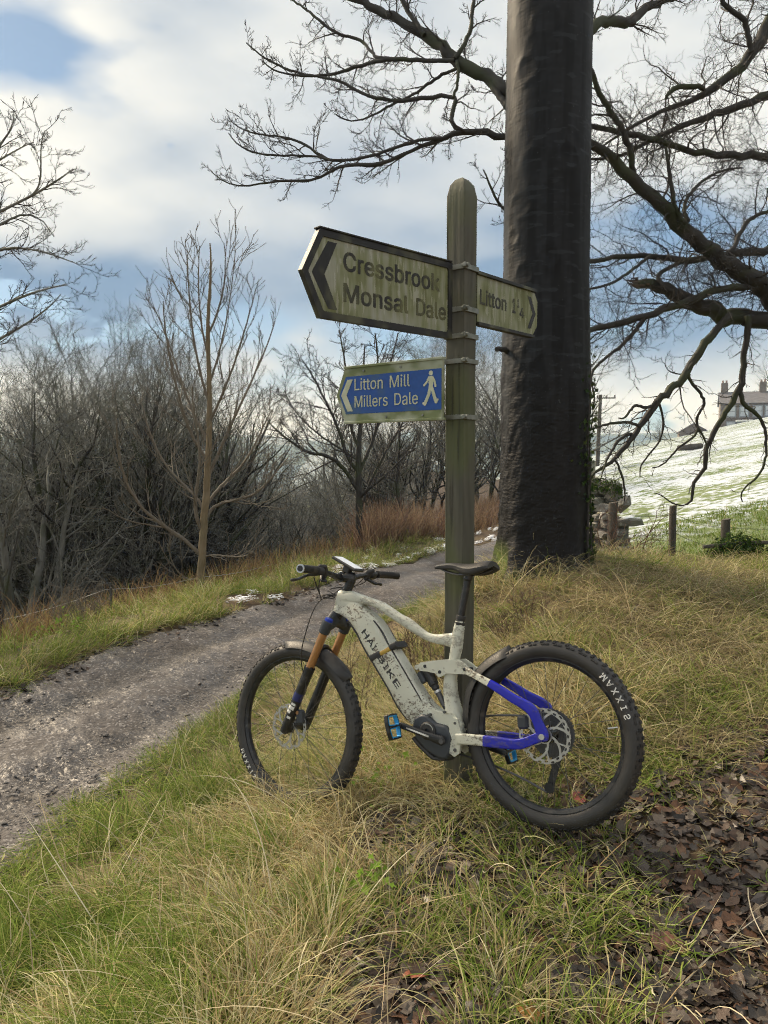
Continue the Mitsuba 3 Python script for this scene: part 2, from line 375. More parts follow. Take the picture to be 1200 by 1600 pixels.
for k, z in enumerate(list(zs) + [POST_TOP - 0.03, POST_TOP - 0.008, POST_TOP]):
    sc = 1.0 if k < len(zs) else (0.80, 0.46, 0.2)[k - len(zs)]
    w = ring * PW / 2 * sc
    q = np.c_[w @ np.array([FL[:2], FR[:2]]) + [PX0, PY0], np.full(12, z)]
    q[:, :2] += 0.0025 * (meshkit.fbm(q * np.array([30, 30, 6]), 3, 4)[:, None] - 0.5) * 2
    V.append(q)
V = np.array(V); M_, S_ = V.shape[:2]
i, j = np.meshgrid(np.arange(M_ - 1), np.arange(S_), indexing='ij')
q = np.stack([i * S_ + j, i * S_ + (j + 1) % S_, (i + 1) * S_ + (j + 1) % S_, (i + 1) * S_ + j], -1).reshape(-1, 4)
F = np.vstack([q[:, [0, 1, 2]], q[:, [0, 2, 3]], [[(M_ - 1) * S_, (M_ - 1) * S_ + k, (M_ - 1) * S_ + k + 1] for k in range(1, S_ - 1)]])
put('fingerpost', (V.reshape(-1, 3), F), 'post_mat', 25, 'square weathered wooden signpost stained green with algae, carrying three pointing signs', 'signpost')

def dirty_white(p, n, uv):
    a = fbm(p.x * 7, p.y * 7, p.z * 6, 4)
    s = fbm(p.x * 55, p.y * 55, p.z * 5, 3)
    col = mix((0.30, 0.31, 0.26), (0.175, 0.19, 0.095), smoothstep(0.3, 0.6, a * 0.55 + s * 0.45))
    col = mix(col, (0.105, 0.11, 0.04), smoothstep(0.50, 0.74, a * 0.6 + s * 0.4))
    return mix(col, (0.5, 0.5, 0.45), smoothstep(0.64, 0.7, fbm(p.x * 120, p.y * 120, p.z * 14, 2)) * 0.3)
def dirty_edge(p, n, uv):
    a = fbm(p.x * 12, p.y * 12, p.z * 12, 3)
    return mix((0.30, 0.33, 0.25), (0.14, 0.17, 0.075), smoothstep(0.35, 0.65, a))
def old_black(p, n, uv):
    a = fbm(p.x * 14, p.y * 14, p.z * 9, 3)
    return mix((0.016, 0.016, 0.017), (0.080, 0.082, 0.050), smoothstep(0.45, 0.75, a))
def old_blue(p, n, uv):
    a = fbm(p.x * 9, p.y * 9, p.z * 7, 4); s = fbm(p.x * 60, p.y * 60, p.z * 60, 2)
    col = mix((0.006, 0.050, 0.24), (0.009, 0.070, 0.31), s)
    return mix(col, (0.05, 0.10, 0.13), smoothstep(0.55, 0.78, a) * 0.6)
def blue_white(p, n, uv):
    a = fbm(p.x * 30, p.y * 30, p.z * 30, 3)
    return mix((0.50, 0.53, 0.44), (0.33, 0.36, 0.24), a)
scene['sign_white'] = two(P_(proc(dirty_white), 0.55, specular=0.3))
scene['sign_edge'] = two(P_(proc(dirty_edge), 0.6))
scene['sign_black'] = two(P_(proc(old_black), 0.5, specular=0.35))
scene['sign_blue'] = two(P_(proc(old_blue), 0.42, specular=0.4))
scene['sign_letter'] = two(P_(proc(blue_white), 0.5))
def worn_black(p, n, uv):
    a = fbm(p.x * 11, p.y * 11, p.z * 9, 4); s = fbm(p.x * 60, p.y * 60, p.z * 7, 3)
    return mix((0.024, 0.024, 0.023), (0.125, 0.128, 0.06), smoothstep(0.36, 0.62, a * 0.6 + s * 0.4) * (.88 - .6 * smoothstep(.36, .38, p.x)))
scene['sign_ink'] = two(P_(proc(worn_black), 0.55, specular=0.3))
scene['galvanised'] = two(P_(proc(lambda p, n, uv: mix((0.10, 0.11, 0.095), (0.26, 0.27, 0.255), fbm(p.x * 40, p.y * 40, p.z * 40, 3))), 0.5, metallic=0.5))

def text_to(txt, x0, x1, base, cap, depth, z0, bold=True):
    m = meshkit.text_mesh(txt, cap, depth, bold)
    b = m.bounds
    m.apply_translation((-b[0, 0], 0, 0)); m.apply_scale(((x1 - x0) / (b[1, 0] - b[0, 0]), 1, 1)); m.apply_translation((x0, base, z0))
    return m

def band(key, z, hgt, bolt_face, wide=0.004):
    """Steel strap round the post at height z, its bolt on one face."""
    o = Polygon([(-1, -1), (1, -1), (1, 1), (-1, 1)]); h0 = PW / 2 + 0.0015
    ringp = affinity.scale(o, h0 + wide, h0 + wide, origin=(0, 0)).buffer(0.002).difference(affinity.scale(o, h0, h0, origin=(0, 0)))
    fr = frame((PX0, PY0, z), FL, FR, (0, 0, 1))
    parts = [xf(extrude(ringp, hgt), fr)]
    # lug and bolt at the near corner
    lug = box(h0 + 0.012, -h0 - 0.010, hgt / 2, 0.014, 0.026, hgt * 0.9, 0.002)
    parts.append(xf(lug, fr))
    cyl = trimesh.creation.cylinder(0.0085, 0.03, sections=10); cyl.apply_transform(trimesh.transformations.rotation_matrix(math.pi / 2, (0, 1, 0))); cyl.apply_translation((h0 + 0.012, -h0 - 0.010, hgt / 2))
    parts.append(xf(cyl, fr))
    put(key, cat_mesh(parts), 'galvanised', 25)

# --- black-framed sign pointing left and towards the viewer
u1 = unit([0.727, 0.686, 0]); n1 = np.cross(u1, (0, 0, 1))
o1 = at(697, 530, 3.225); H1 = at(697, 412, 3.225)[2] - o1[2]
F1 = frame(o1, u1, (0, 0, 1), n1)
L1, TIP = 0.682, 0.762
out1 = Polygon([(0.012, 0), (0.012, H1), (-L1, H1), (-TIP, H1 / 2), (-L1, 0)])
note('black_framed_sign', 'large grimy white sign with black frame reading Cressbrook and Monsal Dale, pointing left', 'sign')
S = 'black_framed_sign'
inn = out1.buffer(-0.024).intersection(Polygon([(-2, -1), (-0.006, -1), (-0.006, 1), (-2, 1)])).buffer(-0.012).buffer(0.012)
put(S + '__backing', xf(extrude(out1, 0.016), F1), 'sign_black', 20)
put(S + '__frame', xf(extrude(out1.difference(inn), 0.007, 0.0165), F1), 'sign_black', 20)
put(S + '__panel', xf(extrude(inn.buffer(-0.0005), 0.002, 0.0163), F1), 'sign_white', 20)
chev = Polygon([(-0.602, H1 - 0.036), (-0.643, H1 - 0.036), (-0.716, H1 / 2), (-0.643, 0.036), (-0.602, 0.036), (-0.660, H1 / 2)])
put(S + '__chevron', xf(extrude(chev, 0.0012, 0.0184), F1), 'sign_black', 20)
for w, a, b, y in (('Cressbrook', -0.572, -0.062, 0.183), ('Monsal', -0.572, -0.240, 0.072), ('Dale', -0.197, -0.022, 0.072)):
    put(nm(S + '__lettering'), xf(text_to(w, a, b, y, 0.064, 0.0012, 0.0184, True), F1), 'sign_ink', False)
lip = box(-L1 / 2, H1 + 0.004, 0.012, L1 + 0.01, 0.006, 0.034, 0.001)
put(S + '__top_rail', xf(lip, F1), 'sign_black', 20)
for z in (o1[2] + 0.005, o1[2] + H1 * 0.37, o1[2] + H1 - 0.022):
    band(nm(S + '__clamp'), z, 0.02, 0)

# --- white sign pointing right and away
u2 = unit([0.66, 0.75, 0]); n2 = np.cross(u2, (0, 0, 1))
o2 = at(743, 506, 3.312); H2 = at(743, 429, 3.312)[2] - o2[2]
F2 = frame(o2, u2, (0, 0, 1), n2); L2 = 0.475
out2 = Polygon([(-0.02, 0), (-0.02, H2), (L2 - 0.02, H2), (L2 + 0.01, H2 * 0.8), (L2 + 0.01, H2 * 0.25), (L2 - 0.03, 0)]).buffer(-0.008).buffer(0.008)
S = 'pale_sign'
note(S, 'smaller grimy white sign reading Litton 1¼, pointing right from the post towards the big trunk', 'sign')
put(S + '__backing', xf(extrude(out2, 0.014), F2), 'sign_black', 20)
put(S + '__panel', xf(extrude(out2.buffer(-0.006), 0.003, 0.0142), F2), 'sign_white', 20)
put(S + '__top_rail', xf(box(L2 / 2 - 0.02, H2 + 0.002, 0.010, L2, 0.014, 0.036, 0.001), F2), 'sign_black', 20)
put(S + '__bottom_rail', xf(box(L2 / 2 - 0.02, -0.002, 0.010, L2 - 0.02, 0.014, 0.030, 0.001), F2), 'sign_black', 20)
c2 = Polygon([(0.392, H2 - 0.03), (0.420, H2 - 0.03), (0.463, H2 / 2), (0.420, 0.03), (0.392, 0.03), (0.436, H2 / 2)])
put(S + '__chevron', xf(extrude(c2, 0.0012, 0.0173), F2), 'sign_black', 20)
for w, a, b, y, hh in (('Litton', 0.006, 0.212, 0.083, 0.060), ('1', 0.262, 0.288, 0.083, 0.062), ('1', 0.302, 0.318, 0.112, 0.036), ('4', 0.322, 0.362, 0.070, 0.044)):
    put(nm(S + '__lettering'), xf(text_to(w, a, b, y, hh, 0.0012, 0.0173), F2), 'sign_ink', False)

# --- blue footpath sign pointing left and away
u3 = unit([0.77, -0.64, 0]); n3 = np.cross(u3, (0, 0, 1))
o3 = at(694, 654, 3.215); H3 = at(694, 560, 3.215)[2] - o3[2]
F3 = frame(o3, u3, (0, 0, 1), n3)
out3 = Polygon([(0.0, 0), (0.0, H3), (-0.545, H3), (-0.598, H3 / 2), (-0.545, 0)])
S = 'blue_footpath_sign'
note(S, 'blue sign with walking figure reading Litton Mill and Millers Dale, below the large sign', 'sign')
put(S + '__backing', xf(extrude(out3, 0.014), F3), 'sign_edge', 20)
blue = out3.intersection(Polygon([(-1, H3 * 0.155), (-0.004, H3 * 0.155), (-0.004, H3 * 0.83), (-1, H3 * 0.83)])).buffer(-0.002)
blue = Polygon([(-0.004, H3 * .15), (-0.004, H3 * .835), (-0.538, H3 * .835), (-0.578, H3 * .5), (-0.538, H3 * .15)])
put(S + '__panel', xf(extrude(blue, 0.002, 0.0142), F3), 'sign_blue', 20)
c3 = Polygon([(-0.495, H3 * .78), (-0.528, H3 * .78), (-0.567, H3 * .5), (-0.528, H3 * .2), (-0.495, H3 * .2), (-0.533, H3 * .5)])
put(S + '__chevron', xf(extrude(c3, 0.0012, 0.0164), F3), 'sign_letter', 20)
for w, a, b, y in (('Litton', -0.484, -0.318, 0.143), ('Mill', -0.278, -0.168, 0.143), ('Millers', -0.484, -0.290, 0.066), ('Dale', -0.252, -0.124, 0.066)):
    put(nm(S + '__lettering'), xf(text_to(w, a, b, y, 0.051, 0.0012, 0.0164, False), F3), 'sign_letter', False)
def limb(pts, r):
    return LineString(pts).buffer(r)
man = ops.unary_union([Point(0.043, 0.156).buffer(0.0105), Polygon([(0.030, 0.142), (0.052, 0.143), (0.058, 0.125), (0.052, 0.092), (0.034, 0.092), (0.032, 0.12)]),
                       limb([(0.034, 0.138), (0.022, 0.118), (0.008, 0.104)], 0.0048), limb([(0.052, 0.138), (0.063, 0.118), (0.067, 0.098)], 0.0048),
                       limb([(0.040, 0.096), (0.032, 0.062), (0.012, 0.022)], 0.0075), limb([(0.012, 0.022), (0.004, 0.026)], 0.005),
                       limb([(0.046, 0.096), (0.058, 0.064), (0.070, 0.030)], 0.0075), limb([(0.070, 0.030), (0.078, 0.038)], 0.005)])
man = affinity.translate(affinity.scale(man, 1.0, 0.95, origin=(0, 0)), -0.100, 0.042)
put(S + '__walking_figure', xf(extrude(man, 0.0012, 0.0164), F3), 'sign_letter', 20)
for nmz, y in (('top_rail', H3 + 0.001), ('bottom_rail', -0.001)):
    put(S + '__' + nmz, xf(box(-0.273, y, 0.006, 0.55, 0.010, 0.030, 0.001), F3), 'sign_edge', 20)
for z in (o3[2] - 0.002, o3[2] + H3 - 0.018):
    band(nm(S + '__clamp'), z, 0.019, 0)
for bx, by in ((-0.43, H3 * .92), (-0.22, H3 * .92), (-0.30, H3 * .07), (-0.10, H3 * .07)):
    c = trimesh.creation.cylinder(0.005, 0.005, sections=8); c.apply_translation((bx, by, 0.0165))
    put(nm(S + '__bolt'), xf(c, F3), 'galvanised', 25)
# ---------------------------------------------------------------- the big trunk beside the post
TR_D = 5.95
prof = [(-60, 858, 126), (0, 860, 126.5), (140, 857.5, 127), (280, 854.5, 129), (440, 852.5, 129.5), (560, 853, 134), (640, 852.5, 137), (700, 850.5, 134), (780, 849, 136), (840, 849, 139), (875, 848.5, 146), (900, 848, 160), (930, 848, 178)]
TZ = np.array([at(c, y, TR_D)[2] for y, c, w in prof]); TXc = np.array([at(c, y, TR_D)[0] for y, c, w in prof])
TW = np.array([w * np.linalg.norm(at(c, y, TR_D)[:2] * [0, 1] + [0, 0]) / FOC / 2 for y, c, w in prof])
o = np.argsort(TZ); TZ, TXc, TW = TZ[o], TXc[o], TW[o]
TZ = np.r_[TZ, 6.5, 8.5, 10.5]; TXc = np.r_[TXc, TXc[-1] + .02, TXc[-1] + .06, TXc[-1] + .15]; TW = np.r_[TW, TW[-1] * .97, TW[-1] * .9, TW[-1] * .72]
zz = np.r_[np.arange(TZ[0] - 0.1, 5.2, 0.026), np.arange(5.2, 10.5, 0.1)]
th = np.linspace(0, 2 * np.pi, 132, endpoint=False)
ZZ, TH = np.meshgrid(zz, th, indexing='ij')
R0 = np.interp(ZZ, TZ, TW)
flare = np.exp(-np.maximum(ZZ - TZ[0], 0) / 0.30)
R0 = R0 * (1 + flare * 0.30 * np.maximum(0, np.sin(TH * 5 + 0.7)) ** 1.5)
pc = np.stack([np.cos(TH), np.sin(TH), ZZ], -1)
R0 = R0 * (1 + 0.025 * (meshkit.fbm(pc * np.array([1.2, 1.2, 0.9]), 3, 31) - 0.5) * 2)
crease = meshkit.fbm(pc * np.array([3.0, 3.0, 22.0]) + 2.0 * meshkit.fbm(pc * np.array([2.5, 2.5, 1.8]), 2, 33)[..., None], 3, 32)
ringy = np.clip((crease - 0.54) / 0.12, 0, 1)
plates = meshkit.fbm(pc * np.array([8, 8, 14]), 4, 34)
low = sstep(3.1, 1.4, ZZ)
left = sstep(0.1, -0.8, np.cos(TH))
R0 = R0 + 0.0020 * ringy + (0.010 + 0.024 * left) * (plates - 0.5) * low
for (kz, kt, kr) in ((3.62, 4.35, .14), (3.35, 3.9, .09), (2.98, 4.6, .08), (2.86, 4.0, .07), (4.3, 4.0, .09), (3.66, 4.98, .09), (2.6, 4.9, .06), (4.62, 4.45, .08), (2.3, 4.2, .07), (3.15, 3.7, .06)):
    d2 = ((ZZ - kz) / kr) ** 2 + (((TH - kt) * 0.32) / kr) ** 2
    d2 = d2 * (1 + 1.2 * (meshkit.fbm(pc * 5.0, 2, 40) - .5))
    R0 = R0 + 0.0055 * np.exp(-((np.sqrt(np.maximum(d2, 0)) - 1) / 0.30) ** 2) - 0.003 * np.exp(-d2 * 2)
trx = np.interp(ZZ, TZ, TXc)
TRV = np.stack([trx + R0 * np.cos(TH), TR_D + R0 * np.sin(TH), ZZ], -1)
nt = len(th); i, j = np.meshgrid(np.arange(len(zz) - 1), np.arange(nt), indexing='ij')
q = np.stack([i * nt + j, i * nt + (j + 1) % nt, (i + 1) * nt + (j + 1) % nt, (i + 1) * nt + j], -1).reshape(-1, 4)
def bark(p, n, uv):
    a = fbm(p.x * 3.1, p.y * 3.1, p.z * 2.2, 4); b = fbm(p.x * 22, p.y * 22, p.z * 34, 3); st = fbm(p.x * 16, p.y * 16, p.z * 1.2, 3)
    col = mix((0.010, 0.010, 0.0115), (0.032, 0.032, 0.035), b * 0.6 + a * 0.4)
    col = mix(col, (0.005, 0.005, 0.006), smoothstep(0.44, 0.60, st) * 0.75)
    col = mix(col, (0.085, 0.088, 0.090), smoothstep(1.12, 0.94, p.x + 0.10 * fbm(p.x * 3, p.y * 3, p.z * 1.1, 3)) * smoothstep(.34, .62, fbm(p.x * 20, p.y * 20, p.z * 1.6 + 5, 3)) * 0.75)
    col = mix(col, (0.05, 0.055, 0.06), smoothstep(.60, .70, fbm(p.x * 9, p.y * 9, p.z * 26, 3)) * .45)
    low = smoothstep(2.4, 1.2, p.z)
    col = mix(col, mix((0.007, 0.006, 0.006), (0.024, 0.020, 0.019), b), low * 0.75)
    spot = smoothstep(0.86, 0.92, noise(p.x * 70, p.y * 70, p.z * 50)) * smoothstep(.4, .6, fbm(p.x * 5, p.y * 5, p.z * 4 + 3, 3))
    col = mix(col, (0.16, 0.17, 0.16), spot * 0.22)
    moss = smoothstep(0.95, 0.65, p.z) * smoothstep(0.45, 0.6, fbm(p.x * 6, p.y * 6, p.z * 5, 3)) * smoothstep(1.02, 0.90, p.x)
    return mix(col * mi.Color3f(.56, .60, .66), (0.09, 0.13, 0.015), moss)
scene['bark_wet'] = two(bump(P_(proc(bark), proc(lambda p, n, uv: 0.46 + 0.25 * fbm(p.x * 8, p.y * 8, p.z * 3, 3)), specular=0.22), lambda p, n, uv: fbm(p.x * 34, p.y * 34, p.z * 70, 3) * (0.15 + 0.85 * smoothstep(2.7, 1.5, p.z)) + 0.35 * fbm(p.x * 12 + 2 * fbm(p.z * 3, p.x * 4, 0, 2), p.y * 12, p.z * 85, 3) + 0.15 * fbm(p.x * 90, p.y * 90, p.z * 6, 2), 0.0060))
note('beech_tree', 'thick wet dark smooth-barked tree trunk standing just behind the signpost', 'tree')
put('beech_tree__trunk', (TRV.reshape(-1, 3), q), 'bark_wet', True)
# ---------------------------------------------------------------- electric mountain bike leaning on the post
BK = 'mountain_bike'
note(BK, 'muddy pale grey electric mountain bike with blue rear stays leaning against the signpost', 'bicycle')
def cam_pt(px, py, z):
    u, v = (px - 600) / FOC, (800 - py) / FOC
    return np.array([u * z, z * (CP + v * SP), EYE + z * (-SP + v * CP)])
BR, BF = cam_pt(859, 1147, 2.90), cam_pt(463, 1133, 3.56)       # the two hubs
E1 = unit(BF - BR)
_up = unit(np.array([0, 0, 1.0]) - E1 * E1[2]); _n0 = np.cross(_up, E1)
LEAN = math.radians(9.5)
E3 = _up * math.cos(LEAN) - _n0 * math.sin(LEAN); E2 = np.cross(E3, E1)   # s forward, n to the bike's left, t up
BM = frame(BR, E1, E2, E3)
WB = float(np.linalg.norm(BF - BR))

def I(px, py, n0=0.0):
    """(s, t) on the bike's plane n = n0 of what the photograph shows at a pixel."""
    o = np.array([0, 0, EYE]); d = cam_pt(px, py, 1.0) - o
    p = o + d * (((BR + E2 * n0 - o) @ E2) / (d @ E2)) - BR
    return np.array([p @ E1, p @ E3])

def loft(sec, n0, w, p=2.6, K=60, sides=28, cap=True):
    """A tube lofted through pairs of edge pixels (one edge, other edge) in the bike's plane; w half widths (n). p: squareness."""
    A = np.array([I(*a, n0) for a, b in sec]); B = np.array([I(*b, n0) for a, b in sec])
    return loft_st(A, B, n0, w, p, K, sides, cap)

def loft_st(A, B, n0, w, p=2.6, K=60, sides=28, cap=True):
    A, B = np.asarray(A, float), np.asarray(B, float)
    C, D = (A + B) / 2, (A - B) / 2
    w = np.broadcast_to(np.asarray(w, float), (len(A),)); nn = np.broadcast_to(np.asarray(n0, float), (len(A),))
    t = np.r_[0, np.cumsum(np.linalg.norm(np.diff(C, axis=0), axis=1))]; tt = np.linspace(0, t[-1], K)
    from scipy.interpolate import PchipInterpolator as PC
    C, D, w, nn = PC(t, C)(tt), PC(t, D)(tt), PC(t, w)(tt), PC(t, nn)(tt)
    th = np.arange(sides) * 2 * np.pi / sides
    c = np.sign(np.cos(th)) * np.abs(np.cos(th)) ** (2 / p); s = np.sign(np.sin(th)) * np.abs(np.sin(th)) ** (2 / p)
    V = np.empty((K, sides, 3))
    V[..., 0] = C[:, 0, None] + D[:, 0, None] * c; V[..., 2] = C[:, 1, None] + D[:, 1, None] * c; V[..., 1] = nn[:, None] + w[:, None] * s
    return grid_closed(V, cap)

def grid_closed(V, cap=True):
    K, S_ = V.shape[:2]
    i, j = np.meshgrid(np.arange(K - 1), np.arange(S_), indexing='ij')
    q = np.stack([i * S_ + j, i * S_ + (j + 1) % S_, (i + 1) * S_ + (j + 1) % S_, (i + 1) * S_ + j], -1).reshape(-1, 4)
    F = [q[:, [0, 1, 2]], q[:, [0, 2, 3]]]; P = V.reshape(-1, 3)
    if cap:
        a, b = len(P), len(P) + 1
        P = np.vstack([P, V[0].mean(0), V[-1].mean(0)]); k = np.arange(S_)
        F += [np.stack([(k + 1) % S_, k, 0 * k + a], 1), np.stack([(K - 1) * S_ + k, (K - 1) * S_ + (k + 1) % S_, 0 * k + b], 1)]
    return P, np.vstack(F)

def fixed(mesh):
    """Normals outward."""
    v, f = cat_mesh([mesh]); m = trimesh.Trimesh(v, f, process=False)
    if m.volume < 0:
        f = f[:, ::-1]
    return v, f

def bput(part, mesh, mat, smooth=35, M=None, **k):
    key = nm(BK + '__' + part)
    put(key, xf(fixed(mesh), BM if M is None else M), mat, smooth, **k)
    return key

def cyl(c, r, n0, n1, sections=24):
    """A disc or axle along n at (s, t) = c."""
    m = trimesh.creation.cylinder(r, abs(n1 - n0), sections=sections)
    m.apply_transform(trimesh.transformations.rotation_matrix(-math.pi / 2, (1, 0, 0))); m.apply_translation((c[0], (n0 + n1) / 2, c[1]))
    return m

def lathe(prof, c=(0, 0), seg=96):
    """Revolve a closed profile of (radius, n) about the axle at (s, t) = c."""
    prof = np.asarray(prof, float); a = np.arange(seg) * 2 * np.pi / seg
    V = np.empty((seg, len(prof), 3))
    V[..., 0] = c[0] + prof[None, :, 0] * np.cos(a)[:, None]; V[..., 2] = c[1] + prof[None, :, 0] * np.sin(a)[:, None]; V[..., 1] = prof[None, :, 1]
    S_ = len(prof); i, j = np.meshgrid(np.arange(seg), np.arange(S_), indexing='ij'); i2, j2 = (i + 1) % seg, (j + 1) % S_
    q = np.stack([i * S_ + j, i * S_ + j2, i2 * S_ + j2, i2 * S_ + j], -1).reshape(-1, 4)
    return V.reshape(-1, 3), np.vstack([q[:, [0, 1, 2]], q[:, [0, 2, 3]]])

def plate(poly, n0, th):
    """A flat plate of outline poly in (s, t), from n0 to n0 + th."""
    m = extrude(poly, th); v = np.array(m.vertices)
    return np.c_[v[:, 0], n0 + v[:, 2], v[:, 1]], np.array(m.faces)[:, ::-1]

# materials
def mud_amt(p, k=1.0):
    a = fbm(p.x * 70, p.y * 70, p.z * 70, 3); b = noise(p.x * 190, p.y * 190, p.z * 190); c = fbm(p.x * 9 + 5, p.y * 9, p.z * 9, 3)
    big = smoothstep(0.53, 0.63, a * 0.55 + c * 0.45)
    return dr.clip(big * smoothstep(0.30, 0.62, b + 0.1) * 0.85 + smoothstep(0.76, 0.82, b) * smoothstep(0.36, 0.56, c) * 0.9, 0, 1) * k
def paint(color, k=1.0, mud=(0.16, 0.13, 0.10)):
    def fn(p, n, uv):
        grime = fbm(p.x * 11, p.y * 11, p.z * 11, 3)
        c = mix(color, tuple(x * 0.78 for x in color), grime)
        m = mud_amt(p, k)
        return mix(c, mix((0.07, 0.058, 0.045), mud, noise(p.x * 300, p.y * 300, p.z * 300)), m)
    return fn
PALE = (0.55, 0.56, 0.485)
scene['frame_pale'] = two(bump(P_(proc(paint(PALE, 0.55)), proc(lambda p, n, uv: 0.32 + 0.45 * mud_amt(p)), specular=0.5), lambda p, n, uv: mud_amt(p), 0.0012, 4e-4))
scene['frame_muddy'] = two(bump(P_(proc(paint(PALE, 1.0)), proc(lambda p, n, uv: 0.35 + 0.5 * mud_amt(p)), specular=0.5), lambda p, n, uv: mud_amt(p), 0.0015, 4e-4))
scene['frame_blue'] = two(bump(P_(proc(paint((0.016, 0.020, 0.42), 0.45, (0.15, 0.14, 0.17))), 0.34, specular=0.4), lambda p, n, uv: mud_amt(p), 0.0008, 4e-4))
def rubber_c(p, n, uv):
    return mix((0.016, 0.016, 0.017), (0.055, 0.048, 0.042), smoothstep(0.45, 0.75, fbm(p.x * 24, p.y * 24, p.z * 24, 3)))
scene['rubber'] = two(P_(proc(rubber_c), 0.62, specular=0.35))
scene['tyre_side'] = two(P_(proc(lambda p, n, uv: mix((0.020, 0.020, 0.022), (0.05, 0.046, 0.043), fbm(p.x * 18, p.y * 18, p.z * 18, 3))), 0.5, specular=0.45))
scene['black_metal'] = two(P_(proc(lambda p, n, uv: mix((0.012, 0.013, 0.016), (0.05, 0.046, 0.042), smoothstep(0.5, 0.8, fbm(p.x * 40, p.y * 40, p.z * 40, 3)))), 0.36, specular=0.5))
scene['black_plastic'] = two(P_(proc(lambda p, n, uv: mix((0.014, 0.015, 0.018), (0.045, 0.043, 0.042), fbm(p.x * 30, p.y * 30, p.z * 30, 3))), 0.5, specular=0.4))
scene['slate_plastic'] = two(P_((0.030, 0.036, 0.046), 0.42, specular=0.5))
scene['rotor_steel'] = two(P_(proc(lambda p, n, uv: mix((0.34, 0.33, 0.31), (0.52, 0.52, 0.51), fbm(p.x * 60, p.y * 60, p.z * 60, 2))), 0.38, metallic=0.85))
scene['dark_steel'] = two(P_((0.10, 0.10, 0.105), 0.42, metallic=0.7))
scene['bright_steel'] = two(P_((0.5, 0.5, 0.5), 0.3, metallic=0.9))
scene['bronze'] = two(P_(proc(lambda p, n, uv: mix((0.30, 0.15, 0.055), (0.40, 0.20, 0.08), fbm(p.x * 30, p.y * 30, p.z * 30, 2))), 0.22, metallic=0.35, specular=0.6, clearcoat=0.4))
scene['pedal_blue'] = two(P_((0.03, 0.28, 0.60), 0.3, metallic=0.3))
scene['knob_blue'] = two(P_((0.02, 0.05, 0.42), 0.3, metallic=0.4))
scene['white_print'] = two(P_(proc(lambda p, n, uv: mix((0.62, 0.62, 0.60), (0.30, 0.29, 0.27), smoothstep(0.55, 0.75, fbm(p.x * 50, p.y * 50, p.z * 50, 2)))), 0.5))
scene['ink_print'] = two(P_((0.022, 0.024, 0.026), 0.45))
scene['band_navy'] = two(P_((.014, .020, .11), .4))
scene['screen'] = two(P_((0.62, 0.64, 0.68), 0.08, specular=0.7, clearcoat=1.0))
scene['ochre_strap'] = two(P_((0.34, 0.22, 0.035), 0.5))

